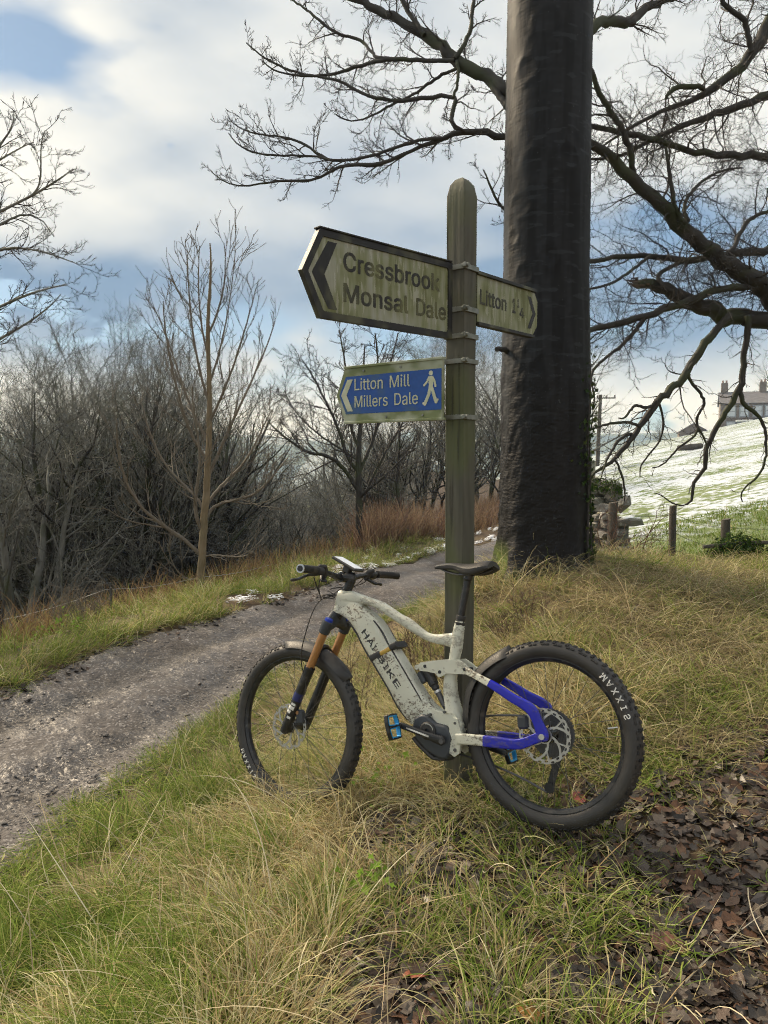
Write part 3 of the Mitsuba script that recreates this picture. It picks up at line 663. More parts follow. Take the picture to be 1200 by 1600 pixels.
# ---- wheels
def wheel(name, C, D, tw, M, rotor_r, n_rot, seed, letters, spoke_n=28, hubw=0.048):
    W = f'{BK}__{name}'
    rng = np.random.default_rng(seed)
    Ro = D / 2; rim_r = Ro - tw * 0.86; tk = 0.0042
    ph = np.linspace(-2.45, 2.45, 25)
    rc = Ro - tk - tw / 2 * 0.98
    prof = [(rc + tw / 2 * np.cos(a) * (0.98 if abs(a) < 1.2 else 1.04), tw / 2 * np.sin(a) * 0.98) for a in ph]
    prof += [(rim_r - 0.001, -0.015), (rim_r - 0.001, 0.015)][::1]
    put(W + '__tyre', xf(fixed(lathe(prof, C, 120)), M), 'tyre_side', 40)
    # knobs
    parts = []
    N = 84
    for k in range(N):
        a0 = 2 * np.pi * k / N
        rows = [(0.30 if k % 2 else 0.16, 0.0095, 0.0095, 0.0), (-0.30 if k % 2 else -0.16, 0.0095, 0.0095, 0.0), (0.84, 0.0085, 0.0105, 0.35), (-0.84, 0.0085, 0.0105, 0.35)]
        if k % 2:
            rows += [(0.56, 0.008, 0.0085, 0.2), (-0.56, 0.008, 0.0085, 0.2)]
        for a, hw, hl, sk in rows:
            aa_ = a0 + (np.pi / N) * (abs(a) > 0.8) * (k % 2) * 0.6 + rng.normal() * 0.003
            b = trimesh.creation.box((tk * 2.2, hw, hl * 1.35)); v = np.array(b.vertices)
            v[v[:, 0] > 0, 1:] *= 0.86
            v[:, 0] += tw / 2 * 0.985 - tk * (0.15 if abs(a) < .7 else 0.30)
            x = v[:, 0] * np.cos(a) - v[:, 1] * np.sin(a); y = v[:, 0] * np.sin(a) + v[:, 1] * np.cos(a)
            r = rc + x; z = v[:, 2]
            s = C[0] + r * np.cos(aa_) - z * np.sin(aa_); t = C[1] + r * np.sin(aa_) + z * np.cos(aa_)
            parts.append((np.c_[s, y, t], np.array(b.faces)))
    put(W + '__tread', xf(cat_mesh(parts), M), 'rubber', False, kind='stuff')
    rim = [(rim_r + 0.004, -0.0165), (rim_r + 0.004, 0.0165), (rim_r - 0.010, 0.0175), (rim_r - 0.021, 0.010), (rim_r - 0.025, 0.0), (rim_r - 0.021, -0.010), (rim_r - 0.010, -0.0175)]
    put(W + '__rim', xf(fixed(lathe(rim, C, 96)), M), 'black_metal', 30)
    hub = [(0.012, -hubw - .02), (0.012, hubw + .02), (0.016, hubw + .018), (0.028, hubw), (0.030, hubw - .005), (0.021, hubw - .012), (0.017, 0), (0.021, -hubw + .012), (0.030, -hubw + .005), (0.028, -hubw), (0.016, -hubw - .018)]
    put(W + '__hub', xf(fixed(lathe(hub, C, 28)), M), 'black_metal', 35)
    for k in range(spoke_n):
        sd = 1 if k % 2 else -1
        a = 2 * np.pi * k / spoke_n; off = (1 if (k // 2) % 2 else -1) * 1.0
        p0 = (C[0] + 0.028 * np.cos(a + off), sd * (hubw - .003), C[1] + 0.028 * np.sin(a + off)); p1 = (C[0] + (rim_r - .022) * np.cos(a), sd * 0.003, C[1] + (rim_r - .022) * np.sin(a))
        v, f = tubes(np.array([[p0, p1]]), np.array([[0.0012, 0.0012]]), 5)
        put(nm(W + '__spoke'), xf((v, f), M), 'dark_steel', True)
    # brake rotor with cut-outs
    ro, ri = rotor_r, rotor_r - 0.016
    ringp = Point(0, 0).buffer(ro, 48).difference(Point(0, 0).buffer(ri, 48))
    holes = []
    for k in range(24):
        a = 2 * np.pi * k / 24
        rmid = (ro + ri) / 2 + (0.003 if k % 2 else -0.003)
        holes.append(affinity.rotate(affinity.scale(Point(rmid, 0).buffer(0.0042, 6), 1.0, 1.7), math.degrees(a), origin=(0, 0)))
    edge_cut = [affinity.rotate(Point(ro + .004, 0).buffer(0.0062, 6), 15 * k + 7, origin=(0, 0)) for k in range(24)]
    ringp = ringp.difference(ops.unary_union(holes + edge_cut))
    arms = []
    for k in range(6):
        a = 2 * np.pi * k / 6
        ln = [(r * math.cos(a + 0.85 * (r - .02) / (ri - .02)), r * math.sin(a + 0.85 * (r - .02) / (ri - .02))) for r in np.linspace(0.020, ri + .003, 8)]
        arms.append(LineString(ln).buffer(0.0042))
        ln = [(r * math.cos(a + 0.5 - 0.10 * (r - .02) / (ri - .02)), r * math.sin(a + 0.5 - 0.10 * (r - .02) / (ri - .02))) for r in np.linspace(0.045, ri + .003, 5)]
        arms.append(LineString(ln).buffer(0.0028))
    core = Point(0, 0).buffer(0.029, 16).difference(Point(0, 0).buffer(0.016, 12))
    rot = affinity.translate(ops.unary_union([ringp, core] + arms), C[0], C[1])
    put(W + '__brake_rotor', xf(plate(rot, n_rot, 0.002), M), 'rotor_steel', 20)
    # raised white letters along the sidewall
    for (txt, a_mid, size, sgn) in letters:
        r0 = rc + tw / 2 * 0.02
        step = size * 1.02 / r0
        for k, ch in enumerate(txt):
            a = a_mid + sgn * (k - (len(txt) - 1) / 2) * step
            m = meshkit.text_mesh(ch, size * 0.72, 0.0012, True); v = np.array(m.vertices); v[:, 0] -= m.bounds[1, 0] / 2; v[:, 1] -= size * 0.36
            if sgn > 0:
                v[:, :2] *= -1
            # letter x runs along the rim (against sgn seen from the left), y outward
            rr_ = r0 + v[:, 1]; al = a - v[:, 0] / r0
            y = np.sqrt(np.maximum((tw / 2) ** 2 - (rr_ - rc) ** 2, 1e-8)) * 1.0 + v[:, 2] - 0.0002
            put(nm(W + '__letter'), xf((np.c_[C[0] + rr_ * np.cos(al), y, C[1] + rr_ * np.sin(al)], np.array(m.faces)), M), 'white_print', False)

MF = BM @ trimesh.transformations.rotation_matrix(math.radians(-1.5), (0, 0, 1), (WB, 0, 0))
wheel('rear_wheel', (0, 0), 0.700, 0.066, BM, 0.1015, 0.052, 5, [('MAXXIS', math.radians(152), 0.031, 1)])
wheel('front_wheel', (WB, 0), 0.750, 0.064, MF, 0.1015, 0.048, 6, [('MAXXIS', math.radians(-33), 0.027, -1)])

# ---- main frame
DT = [((522, 953), (556, 930)), ((533, 959), (563, 938)), ((548, 969), (580, 955)), ((560, 984), (597, 971)), ((574, 1011), (612, 997)), ((592, 1041), (632, 1029)), ((611, 1073), (653, 1064)), ((628, 1105), (676, 1098)), ((646, 1131), (700, 1118))]
bput('down_tube', loft(DT, 0.0, [.026, .030, .038, .042, .043, .043, .043, .043, .040], 4.2, 90, 40), 'frame_muddy', 40)
TTs = [((533, 922), (527, 950)), ((546, 923), (549, 946)), ((565, 929), (568, 945)), ((582, 935), (584, 948)), ((598, 941), (597, 955)), ((612, 950), (609, 963)), ((626, 959), (623, 973)), ((641, 967), (638, 983)), ((656, 979), (654, 993)), ((668, 988), (668, 1001)), ((681, 991), (683, 1006)), ((697, 990), (697, 1009)), ((714, 987), (712, 1015))]
bput('top_tube', loft(TTs, 0.0, [.026, .030, .031, .031, .030, .027, .025, .023, .021, .019, .019, .020, .020], 2.8, 90, 32), 'frame_pale', 40)
STs = [((713, 970), (725, 971)), ((709, 986), (724, 987)), ((705, 1014), (721, 1015)), ((702, 1035), (716, 1035)), ((695, 1060), (713, 1062)), ((694, 1080), (714, 1080)), ((697, 1100), (718, 1100)), ((700, 1122), (725, 1124)), ((703, 1142), (728, 1142))]
bput('seat_tube', loft(STs, 0.0, [.019, .021, .022, .022, .022, .024, .030, .038, .038], 2.8, 70, 30), 'frame_pale', 40)
HT = [((536, 922), (552, 925)), ((532, 932), (550, 936)), ((526, 944), (545, 948)), ((523, 953), (539, 961))]
bput('head_tube', loft(HT, 0.0, [.028, .027, .029, .031], 2.2, 30, 30), 'frame_pale', 40)
bput('gusset', loft([((540, 926), (526, 953)), ((551, 931), (542, 957)), ((561, 937), (558, 950)), ((568, 943), (567, 947))], 0.0, [.028, .029, .027, .018], 2.6, 30, 30), 'frame_pale', 40)
# bottom bracket shell of the frame and the pivot brackets
sh = Polygon([I(*p) for p in [(668, 1096), (684, 1108), (700, 1113), (716, 1112), (728, 1130), (726, 1158), (716, 1168), (705, 1160), (690, 1136), (676, 1124), (655, 1122), (645, 1112)]]).buffer(0.006).buffer(-0.006)
m = extrude(sh, 0.076, -0.038); v = np.array(m.vertices); bput('motor_bracket', (np.c_[v[:, 0], v[:, 2], v[:, 1]], m.faces), 'frame_pale', 25)
arm = Polygon([I(*p, .04) for p in [(704, 1126), (709, 1121), (716, 1124), (720, 1138), (724, 1150), (722, 1158), (720, 1168), (719, 1176), (712, 1181), (705, 1176), (704, 1166), (709, 1155), (705, 1142)]]).buffer(0.004).buffer(-0.002)
for k, n0 in enumerate((0.038, -0.052)):
    bput('pivot_arm', plate(arm, n0, 0.014), 'frame_pale', 25)
for (px, py), r in (((711, 1130), .0055), ((711, 1172), .0075), ((694, 1113), .005), ((671, 1117), .006), ((656, 1122), .004), ((681, 1138), .004)):
    c = I(px, py, .052); bput('bolt', cyl(c, r, 0.040, 0.0545, 12), 'dark_steel', 25)
bput('battery_seam', loft([((590.5, 970), (592, 969)), ((601, 984), (602.5, 983)), ((613, 1006), (614.5, 1005)), ((631, 1036), (632.5, 1035)), ((648, 1065), (649.5, 1064)), ((664, 1092), (665.5, 1091))], 0.0, .0412, 6, 40, 16), 'black_metal', 40)
bput('belly_guard', loft([((547, 971), (551, 969)), ((559, 987), (563, 985)), ((572, 1012), (576, 1010)), ((590, 1042), (594, 1040)), ((609, 1074), (613, 1072)), ((627, 1107), (631, 1105)), ((640, 1124), (646, 1123))], 0.0, .032, 3, 40, 16), 'black_plastic', 40)
strap = [((575, 1025), (585, 1020)), ]
a0, a1, b0, b1 = I(584, 1023), I(622, 1003), I(590, 1033), I(627, 1012)
for nn_, f0, f1, mat in (('strap', 0.0, 0.42, 'black_plastic'), ('strap', 0.40, 0.80, 'ochre_strap'), ('strap', 0.80, 1.06, 'black_plastic')):
    A_ = np.array([a0 + (a1 - a0) * f0, a0 + (a1 - a0) * f1]); B_ = np.array([b0 + (b1 - b0) * f0, b0 + (b1 - b0) * f1])
    if mat == 'ochre_strap': A_ = A_ * 0.75 + B_ * 0.25
    bput(nn_, loft_st(A_, B_, 0.0, .0458, 5, 8, 24), mat, 40)

# lettering along the down tube
p0, p1 = I(563.5, 986, .043), I(621, 1078, .043); dirr = unit(p1 - p0); upv = np.array([dirr[1] * 1.0, -dirr[0]]); upv = np.array([-upv[0], -upv[1]]) if upv[1] < 0 else upv
ltot = np.linalg.norm(p1 - p0)
_word, _gap = 'HAIBIKE', 3
_pos = [0.02, 0.165, 0.30, 0.46, 0.62, 0.705, 0.865]; _wd = [.125, .125, .045, .125, .05, .125, .125]
for ch, q0, wd in zip(_word, _pos, _wd):
    m = meshkit.text_mesh(ch, 0.026, 0.0012, True); v = np.array(m.vertices)
    v[:, 0] = (v[:, 0] - m.bounds[0, 0]) / (m.bounds[1, 0] - m.bounds[0, 0]) * wd * ltot + q0 * ltot
    st = p0 + v[:, :1] * dirr + v[:, 1:2] * upv
    bput('letter', (np.c_[st[:, 0], 0.0418 + v[:, 2] * 0.8 + 0.0008, st[:, 1]], m.faces), 'ink_print', False)

# ---- motor, cranks, pedals
mot = Polygon([I(*p, .045) for p in [(649, 1123), (659, 1117), (669, 1119), (681, 1131), (697, 1135), (706, 1147), (706, 1160), (704, 1176), (698, 1185), (686, 1184), (668, 1172), (652, 1154), (646, 1136)]]).buffer(.004)
def puff(poly, n0, n1, r=0.010, steps=4):
    rings = []
    outs = [(poly.buffer(-r * (1 - math.sin(a))), r * (1 - math.cos(a))) for a in np.linspace(0.05, math.pi / 2, steps)]
    N = 64
    def ringpts(pg):
        pg = pg if pg.geom_type == 'Polygon' else max(pg.geoms, key=lambda g: g.area)
        L_ = pg.exterior; c = np.array(poly.centroid.coords[0])
        an = np.linspace(0, 2 * np.pi, N, endpoint=False)
        out = []
        for a in an:
            ray = LineString([c, c + 2 * np.array([math.cos(a), math.sin(a)])])
            x = ray.intersection(L_); pts = [g for g in getattr(x, 'geoms', [x])]
            q = max((np.array(g.coords[0]) for g in pts if not g.is_empty), key=lambda z: np.linalg.norm(z - c), default=c)
            out.append(q)
        return np.array(out)
    rs = [ringpts(p) for p, d in outs]
    seq = [(rs[k], n0 + r - r * math.sin(a_)) for k, a_ in ((k, np.linspace(0.05, math.pi / 2, steps)[::-1][k]) for k in range(steps))]
    lo = [(rs[k], n0 + r * (1 - math.cos(np.linspace(0.05, math.pi / 2, steps)[k] * 0 + np.linspace(math.pi / 2, 0, steps)[k]))) for k in range(steps)]
    V = [np.c_[rs[k][:, 0], np.full(N, n0 + r - r * math.cos(np.linspace(math.pi / 2, 0, steps)[::-1][k]) if 0 else n0 + r * (1 - np.linspace(0, 1, steps)[k])), rs[k][:, 1]] for k in range(steps)]
    V = [np.c_[rs[k][:, 0], np.full(N, n0 + r * (k / (steps - 1))), rs[k][:, 1]] for k in range(steps)] + [np.c_[rs[k][:, 0], np.full(N, n1 - r * (k / (steps - 1))), rs[k][:, 1]] for k in range(steps - 1, -1, -1)]
    return grid_closed(np.array(V))
MO = bput('motor', puff(mot, -.062, .056, 0.012), 'slate_plastic', 35)
bbc = I(669, 1148, .05)
cc = I(684, 1150, .06)
disc = I(668, 1142, .06)
put(MO + '__cover_ring', xf(fixed(lathe([(0.010, .052), (0.036, .052), (0.036, .0615), (0.030, .0655), (0.010, .0655)], disc, 40)), BM), 'black_plastic', 30)
arc = [disc + 0.0285 * np.array([math.cos(a), math.sin(a)]) for a in np.linspace(1.75, 3.3, 12)[::-1] - 0.35]
put(MO + '__trim_arc', xf(fixed(plate(LineString(arc).buffer(.0015), .0655, .001)), BM), 'bright_steel', 20)
put(MO + '__belly_plate', xf(fixed(loft([((650, 1153), (656, 1148)), ((668, 1174), (674, 1167)), ((686, 1187), (690, 1179)), ((704, 1188), (702, 1180))], 0.0, .045, 3, 24, 16)), BM), 'black_plastic', 35)
ca, cb = I(692, 1158, .072), I(627, 1133, .085)
cr_d = unit(cb - ca); cr_p = np.array([-cr_d[1], cr_d[0]])
def crank(a, b, na, nb, mat='black_metal'):
    d = unit(np.array(b) - a); p = np.array([-d[1], d[0]]); L_ = np.linalg.norm(np.array(b) - a)
    ks = [(-.02, .014), (0, .019), (.2, .0165), (.6, .0125), (.93, .0125), (1.0, .0125), (1.06, .008)]
    A_ = [a + d * (L_ * k) + p * h for k, h in ks]; B_ = [a + d * (L_ * k) - p * h for k, h in ks]
    return loft_st(A_, B_, [na + (nb - na) * min(max(k, 0), 1) for k, h in ks], [.007, .011, .010, .008, .008, .008, .005], 3, 40, 20)
CK = bput('crank_arm', crank(ca, cb, .074, .088), 'black_metal', 40)
q0, q1 = ca + (cb - ca) * 0.30, ca + (cb - ca) * 0.84
lab = Polygon([q0 + cr_p * .0035, q1 + cr_p * .003, q1 - cr_p * .003, q0 - cr_p * .0035])
def tilt_plate(poly, na, nb):
    m = extrude(poly, 0.0012); v = np.array(m.vertices); k = ((v[:, :2] - ca) @ cr_d) / np.linalg.norm(cb - ca)
    return np.c_[v[:, 0], na + (nb - na) * k + v[:, 2], v[:, 1]], np.array(m.faces)[:, ::-1]
put(CK + '__stripe', xf(fixed(tilt_plate(lab, .0838, .0965)), BM), 'white_print', False)
c = cyl(ca, .010, .07, .089, 16); put(CK + '__bolt', xf(fixed(c), BM), 'dark_steel', 30)
cf = ca * 2 - cb
bput('crank_arm', crank(ca, cf, -.074, -.088), 'black_metal', 40)
def pedal(c, n_in, sgn):
    """Open platform pedal seen from above and the side: cage, axle, pins."""
    M2 = np.eye(4); k = bput('pedal', cyl(c, .0075, n_in, n_in + sgn * .088, 12), 'dark_steel', 30)
    tl = math.radians(78)
    R2 = np.array([[math.cos(tl), 0, -math.sin(tl)], [0, 1, 0], [math.sin(tl), 0, math.cos(tl)]])
    cage = Polygon([(-.046, -.034), (-.02, -.040), (.02, -.040), (.046, -.034), (.048, .0), (.046, .034), (.02, .040), (-.02, .040), (-.046, .034), (-.048, 0)]).buffer(.003)
    win = ops.unary_union([Polygon([(-.037, -.026), (-.010, -.030), (-.012, .030), (-.037, .026)]), Polygon([(.037, -.026), (.010, -.030), (.012, .030), (.037, .026)])]).buffer(.003)
    m = extrude(cage.difference(win), .015, -.0075); v = np.array(m.vertices) @ R2.T * 1.0
    v = v + np.array([c[0], n_in + sgn * .050, c[1]])
    put(k + '__cage', xf(fixed((v, m.faces)), BM), 'black_metal', 25)
    m = extrude(win.buffer(.004).difference(win.buffer(-.0005)).intersection(cage.buffer(-.002)), .018, -.009); v = np.array(m.vertices) @ R2.T + np.array([c[0], n_in + sgn * .050, c[1]])
    put(k + '__edge', xf(fixed((v, m.faces)), BM), 'pedal_blue', 25)
    for sx in (-.046, 0, .046):
        for sy in (-.032, .032):
            p = trimesh.creation.cylinder(.002, .026, sections=6); v = (np.array(p.vertices) + [sx, sy, 0]) @ R2.T + np.array([c[0], n_in + sgn * .050, c[1]])
            put(nm(k + '__pin'), xf((v, p.faces), BM), 'dark_steel', False)
pedal(cb + cr_d * 0.002, .096, 1)
pedal(cf - cr_d * 0.002, -.096, -1)
bput('chainring', plate(Point(*ca).buffer(.068, 40).difference(Point(*ca).buffer(.05, 30)), -.064, .003), 'dark_steel', 20)

# ---- rocker, shock
rk = Polygon([I(*p, .03) for p in [(655, 1040), (658, 1036), (672, 1034), (690, 1032), (717, 1032), (727, 1039), (734, 1046), (731, 1053), (722, 1052), (714, 1052), (697, 1051), (692, 1055), (686, 1057), (681, 1051), (668, 1048), (657, 1047)]]).buffer(.003)
for n0 in (.026, -.034):
    bput('rocker_link', plate(rk, n0, .008), 'frame_pale', 25)
for px, py in ((664, 1041), (687, 1050), (726, 1046)):
    c = I(px, py, .034); bput('pivot_bolt', cyl(c, .0072, -.036, .0358, 16), 'black_metal', 30)
bput('rocker_bridge', cyl(I(657, 1042, 0), .010, -.033, .033, 16), 'frame_pale', 30)
sk0, sk1 = I(664, 1041, 0), I(697, 1107, 0)
sd = unit(sk1 - sk0); sp = np.array([-sd[1], sd[0]])
def along(a, d, ks, n0=0.0, sides=20):
    P_a = np.array([[*(a + d * k)][:1] + [n0] + [*(a + d * k)][1:] for k, r in ks]); return tubes(P_a, np.array([r for k, r in ks]), sides, True, (0.0, 1.0, 0.05))
Ls = np.linalg.norm(sk1 - sk0)
SKk = bput('rear_shock', along(sk0, sd, [(0.0, .013), (0.012, .013), (0.013, .021), (.085, .021), (.09, .0165), (.105, .0165), (.106, .0105), (Ls, .0105)]), 'black_metal', 30)
rsv = sk0 + sp * .0 + sd * .02
o_ = sk0 - sp * 0.034 if (sk0 - sp * 0.034)[0] > sk0[0] else sk0 + sp * 0.034
put(SKk + '__reservoir', xf(fixed(along(o_ + sd * .008, sd, [(0, .012), (.003, .0155), (.045, .0155), (.05, .012)])), BM), 'slate_plastic', 35)
put(SKk + '__collar', xf(fixed(along(sk0, sd, [(.112, .015), (.122, .015)])), BM), 'bright_steel', 30)
put(SKk + '__shaft', xf(fixed(along(sk0, sd, [(.122, .0122), (Ls - .012, .0122)])), BM), 'dark_steel', 30)

# ---- rear stays (both sides)
def stay(name, secs, n_list, w, mat, p=5.0):
    for sg in (1, -1):
        A = [I(*a, n_) for (a, b), n_ in zip(secs, n_list)]; B = [I(*b, n_) for (a, b), n_ in zip(secs, n_list)]
        bput(name, loft_st(A, B, np.array(n_list) * sg, w, p, 50, 24), mat, 32)
stay('upper_link', [((729, 1042), (729, 1054)), ((748, 1053), (746, 1063)), ((768, 1063), (763, 1073))], [.034, .050, .062], [.010, .010, .010], 'frame_muddy')
stay('seat_stay', [((767, 1062), (762, 1072)), ((784, 1072), (778, 1083)), ((808, 1087), (800, 1098)), ((828, 1097), (817, 1108)), ((838, 1106), (826, 1116)), ((846, 1124), (832, 1127)), ((857, 1150), (838, 1147)), ((855, 1158), (840, 1158))], [.062, .066, .068, .069, .070, .070, .071, .071], [.0105, .0105, .011, .011, .011, .010, .009, .008], 'frame_blue')
stay('chain_stay', [((713, 1146), (716, 1163)), ((735, 1147), (736, 1164)), ((757, 1149), (757, 1166))], [.050, .060, .064], [.012, .012, .012], 'frame_muddy')
stay('chain_stay', [((756, 1149), (756, 1166)), ((775, 1151), (780, 1169)), ((802, 1155), (812, 1171)), ((820, 1152), (826, 1167)), ((838, 1145), (844, 1160)), ((847, 1144), (852, 1157))], [.064, .066, .068, .069, .070, .070], [.012, .012, .012, .011, .010, .009], 'frame_blue', 6)
bput('axle_bolt', cyl((0, 0), .011, .070, .084, 18), 'bright_steel', 30)
bput('axle_bolt', cyl((0, 0), .011, -.084, -.070, 18), 'bright_steel', 30)
bput('thru_axle', cyl((0, 0), .0085, -.08, .08, 12), 'dark_steel', 30)
cal = I(818, 1128, .052); bput('rear_brake_caliper', box(cal[0], .052, cal[1], .042, .034, .050, .008), 'slate_plastic', 30)
for k, (r, n0) in enumerate(((.052, -.030), (.062, -.034), (.072, -.038), (.082, -.042), (.092, -.046))):
    pts = [((r - (0.004 if j % 2 else 0)) * math.cos(j * math.pi / 40), (r - (0.004 if j % 2 else 0)) * math.sin(j * math.pi / 40)) for j in range(80)]
    bput('sprocket', plate(Polygon(pts).difference(Point(0, 0).buffer(r * .62, 24)), n0 + .022, .0022), 'dark_steel', 20)
dp = np.array([-0.010, -0.080]); dq = np.array([0.030, -0.205])
bput('derailleur', loft_st([(-.010, -.028), (-.022, -.085), (-.012, -.11)], [(.012, -.030), (.020, -.085), (.022, -.11)], -.058, [.010, .014, .012], 3, 20, 16), 'black_metal', 35)
for cpt, r in (((.002, -.118), .020), ((.034, -.205), .022)):
    pts = [((r - (0.0035 if j % 2 else 0)) * math.cos(j * math.pi / 12) + cpt[0], (r - (0.0035 if j % 2 else 0)) * math.sin(j * math.pi / 12) + cpt[1]) for j in range(24)]
    bput('jockey_wheel', plate(Polygon(pts), -.044, .004), 'black_metal', 20)
bput('derailleur_cage', plate(LineString([(.002, -.118), (.034, -.205)]).buffer(.014), -.050, .003), 'black_metal', 20)
ch = smooth_line([(ca[0], ca[1] + .067), (.25, .058), (0.02, .052)], 20); ch2 = smooth_line([(ca[0], ca[1] - .067), (.28, -.13), (.045, -.222)], 20)
for c_ in (ch, ch2):
    bput('chain', tubes(np.c_[c_[:, 0], np.full(20, -.045), c_[:, 1]], np.full(20, .0042), 6, True), 'dark_steel', 35)

# ---- seat post and saddle
sp0, sp1 = I(719, 972), I(731, 903)
SD = unit(sp1 - sp0); Lp = np.linalg.norm(sp1 - sp0)
SPk = bput('seat_post', along(sp0 - SD * .03, SD, [(0, .0155), (Lp + .03, .0155)]), 'black_metal', 30)
put(SPk + '__collar', xf(fixed(along(sp0, SD, [(-.012, .021), (-.002, .022), (0, .0185), (.012, .0185), (.013, .021), (.026, .021), (.028, .017)])), BM), 'black_plastic', 30)
put(SPk + '__head', xf(fixed(along(sp1, SD, [(-.012, .016), (-.006, .020), (.012, .020)])), BM), 'black_metal', 30)
put(SPk + '__clamp', xf(fixed(box(sp1[0] + .004, 0, sp1[1] + .020, .050, .046, .018, .005)), BM), 'black_metal', 30)
# saddle: stations from nose to tail: (pixel of the top line, half width, depth below)
sad = [((681, 885), .012, .012), ((687, 882), .020, .022), ((699, 880), .024, .030), ((711, 879.5), .029, .034), ((721, 880.5), .038, .040), ((731, 881), .051, .046), ((743, 880), .063, .050), ((755, 877.5), .069, .048), ((764, 876), .068, .040), ((771, 877), .058, .024)]
V = []
for (p, hw, dep) in sad:
    c = I(*p); th = np.linspace(0, 2 * np.pi, 32, endpoint=False)
    y = hw * np.sign(np.cos(th)) * np.abs(np.cos(th)) ** .8
    z = np.where(np.sin(th) > 0, -0.40 * hw * (np.abs(y) / hw) ** 2.2, -0.40 * hw * (np.abs(y) / hw) ** 2.2 - dep * np.abs(np.sin(th)) ** 0.7 * (1 - 0.55 * np.exp(-(y / (hw * .55)) ** 2)))
    V.append(np.c_[np.full(32, c[0]), y, c[1] + z + 0.0])
V = np.array(V); Vs = CubicSpline(np.arange(len(V)), V)(np.linspace(0, len(V) - 1, 48))
SA = bput('saddle', grid_closed(Vs), 'black_plastic', 50)
for sg in (1, -1):
    a, b, c, d = I(690, 889), I(712, 897), I(745, 897), I(764, 890)
    pts = smooth_line([(a[0], sg * .006, a[1]), (b[0], sg * .020, b[1]), (c[0], sg * .022, c[1]), (d[0], sg * .035, d[1])], 20)
    put(nm(SA + '__rail'), xf(tubes(pts, np.full(20, .0036), 8, True), BM), 'dark_steel', 40)

# ---- fork, bars
c0 = I(528, 958); ax = np.array([WB, 0.0])
stA = unit(I(536, 925) - I(526, 955)); 
def IF(px, py, n0):
    o = np.array([0, 0, EYE]); d = cam_pt(px, py, 1.0) - o; nn_ = MF[:3, 1]; b0 = MF @ np.array([WB, 0, 0, 1.0])
    p = o + d * (((b0[:3] + nn_ * n0 - o) @ nn_) / (d @ nn_)); q = np.linalg.inv(MF) @ np.r_[p, 1]
    return np.array([q[0], q[2]])
stA = unit(IF(513.5, 970, .070) - ax)
FKL = float(np.linalg.norm(IF(513.5, 970, .070) - ax))
print('fork', stA, FKL)
fk_off = 0.044
crn = I(520, 970)
FK = f'{BK}__fork'
legd = stA
for sg in (1, -1):
    n0 = sg * .070
    top = ax + legd * 0.50 + np.array([0.0, 0.0])
    lw = nm(FK + '__lower_leg')
    put(lw, xf(fixed(along(ax - legd * .028, legd, [(0, .014), (.006, .021), (.05, .023), (.16, .023), (.22, .0225), (FKL - .225, .0235), (FKL - .217, .025), (FKL - .205, .025), (FKL - .203, .020)], n0)), MF), 'black_metal', 35)
    put(nm(FK + '__stanchion'), xf(fixed(along(ax, legd, [(.24, .0185), (FKL - .03, .0185)], n0)), MF), 'bronze', 35)
    put(nm(FK + '__crown_socket'), xf(fixed(along(ax, legd, [(FKL - .062, .021), (FKL - .058, .0245), (FKL - .02, .0255), (FKL - .004, .024), (FKL, .018)], n0)), MF), 'slate_plastic', 35)
    put(nm(FK + '__top_cap'), xf(fixed(along(ax, legd, [(FKL - .001, .019), (FKL + .009, .018), (FKL + .011, .013)], n0)), MF), 'knob_blue', 35)
ctop = ax + legd * (FKL - .022)
sc_ = ctop - np.array([legd[1], -legd[0]]) * 0.040
sc_ = IF(527, 962, 0) - legd * .02
def hull_of(pts, rad, refine=0):
    return m3.Manifold.batch_hull([m3.Manifold.sphere(r, 20).translate(tuple(p)) for p, r in zip(pts, rad)])
cr1 = hull_of([(ctop[0], .066, ctop[1] - .012), (ctop[0], .066, ctop[1] + .012), (sc_[0], 0, sc_[1] - .004), (sc_[0], 0, sc_[1] + .026)], (.019, .016, .024, .024))
cr2 = hull_of([(ctop[0], -.066, ctop[1] - .012), (ctop[0], -.066, ctop[1] + .012), (sc_[0], 0, sc_[1] - .004), (sc_[0], 0, sc_[1] + .026)], (.019, .016, .024, .024))
put(FK + '__crown', xf(cr1 + cr2, MF), 'slate_plastic', 40)
put(FK + '__steerer', xf(fixed(along(sc_, legd, [(0, .022), (.12, .020)])), MF), 'black_metal', 35)
# arch behind the lowers and the small front mudguard on it
ar0 = ax + legd * .275
arch = smooth_line([(ar0[0] - .018, .068, ar0[1]), (ar0[0] - .038, .050, ar0[1] + .085), (ar0[0] - .045, 0, ar0[1] + .115), (ar0[0] - .038, -.050, ar0[1] + .085), (ar0[0] - .018, -.068, ar0[1])], 30)
put(FK + '__arch', xf(tubes(arch, np.full(30, .011), 10, True), MF), 'black_metal', 40)
# the left leg's decals: white logo strokes and a blue band
q = ax + legd * .105
for k, (d0, d1, nn_, mat) in enumerate(((.140, .178, .0, 'band_navy'),)):
    put(FK + '__decal_band', xf(fixed(along(ax, legd, [(d0, .0233), (d1, .0233)], .070)), MF), mat, 35)
for k, (a, b, w_) in enumerate(((.075, .090, .020), (.092, .112, .026), (.114, .128, .018), (.05, .062, .014))):
    cpt = ax + legd * (a + b) / 2
    pa = np.linspace(-.55, .55, 7) + .25 * (k - 1)
    pr = np.array([-legd[1], legd[0]])
    V = np.array([[[*(ax + legd * z + pr * .0236 * math.sin(a_) * 1.0)][0], .070 + .0236 * math.cos(a_), [*(ax + legd * z + pr * .0236 * math.sin(a_))][1]] for z in (a + .003 * math.sin(k), b) for a_ in pa * (w_ / .02)])
    i = np.arange(6); f = np.vstack([np.stack([i, i + 1, i + 8], 1), np.stack([i, i + 8, i + 7], 1)])
    put(nm(FK + '__decal'), xf((V, f), MF), 'white_print', True)
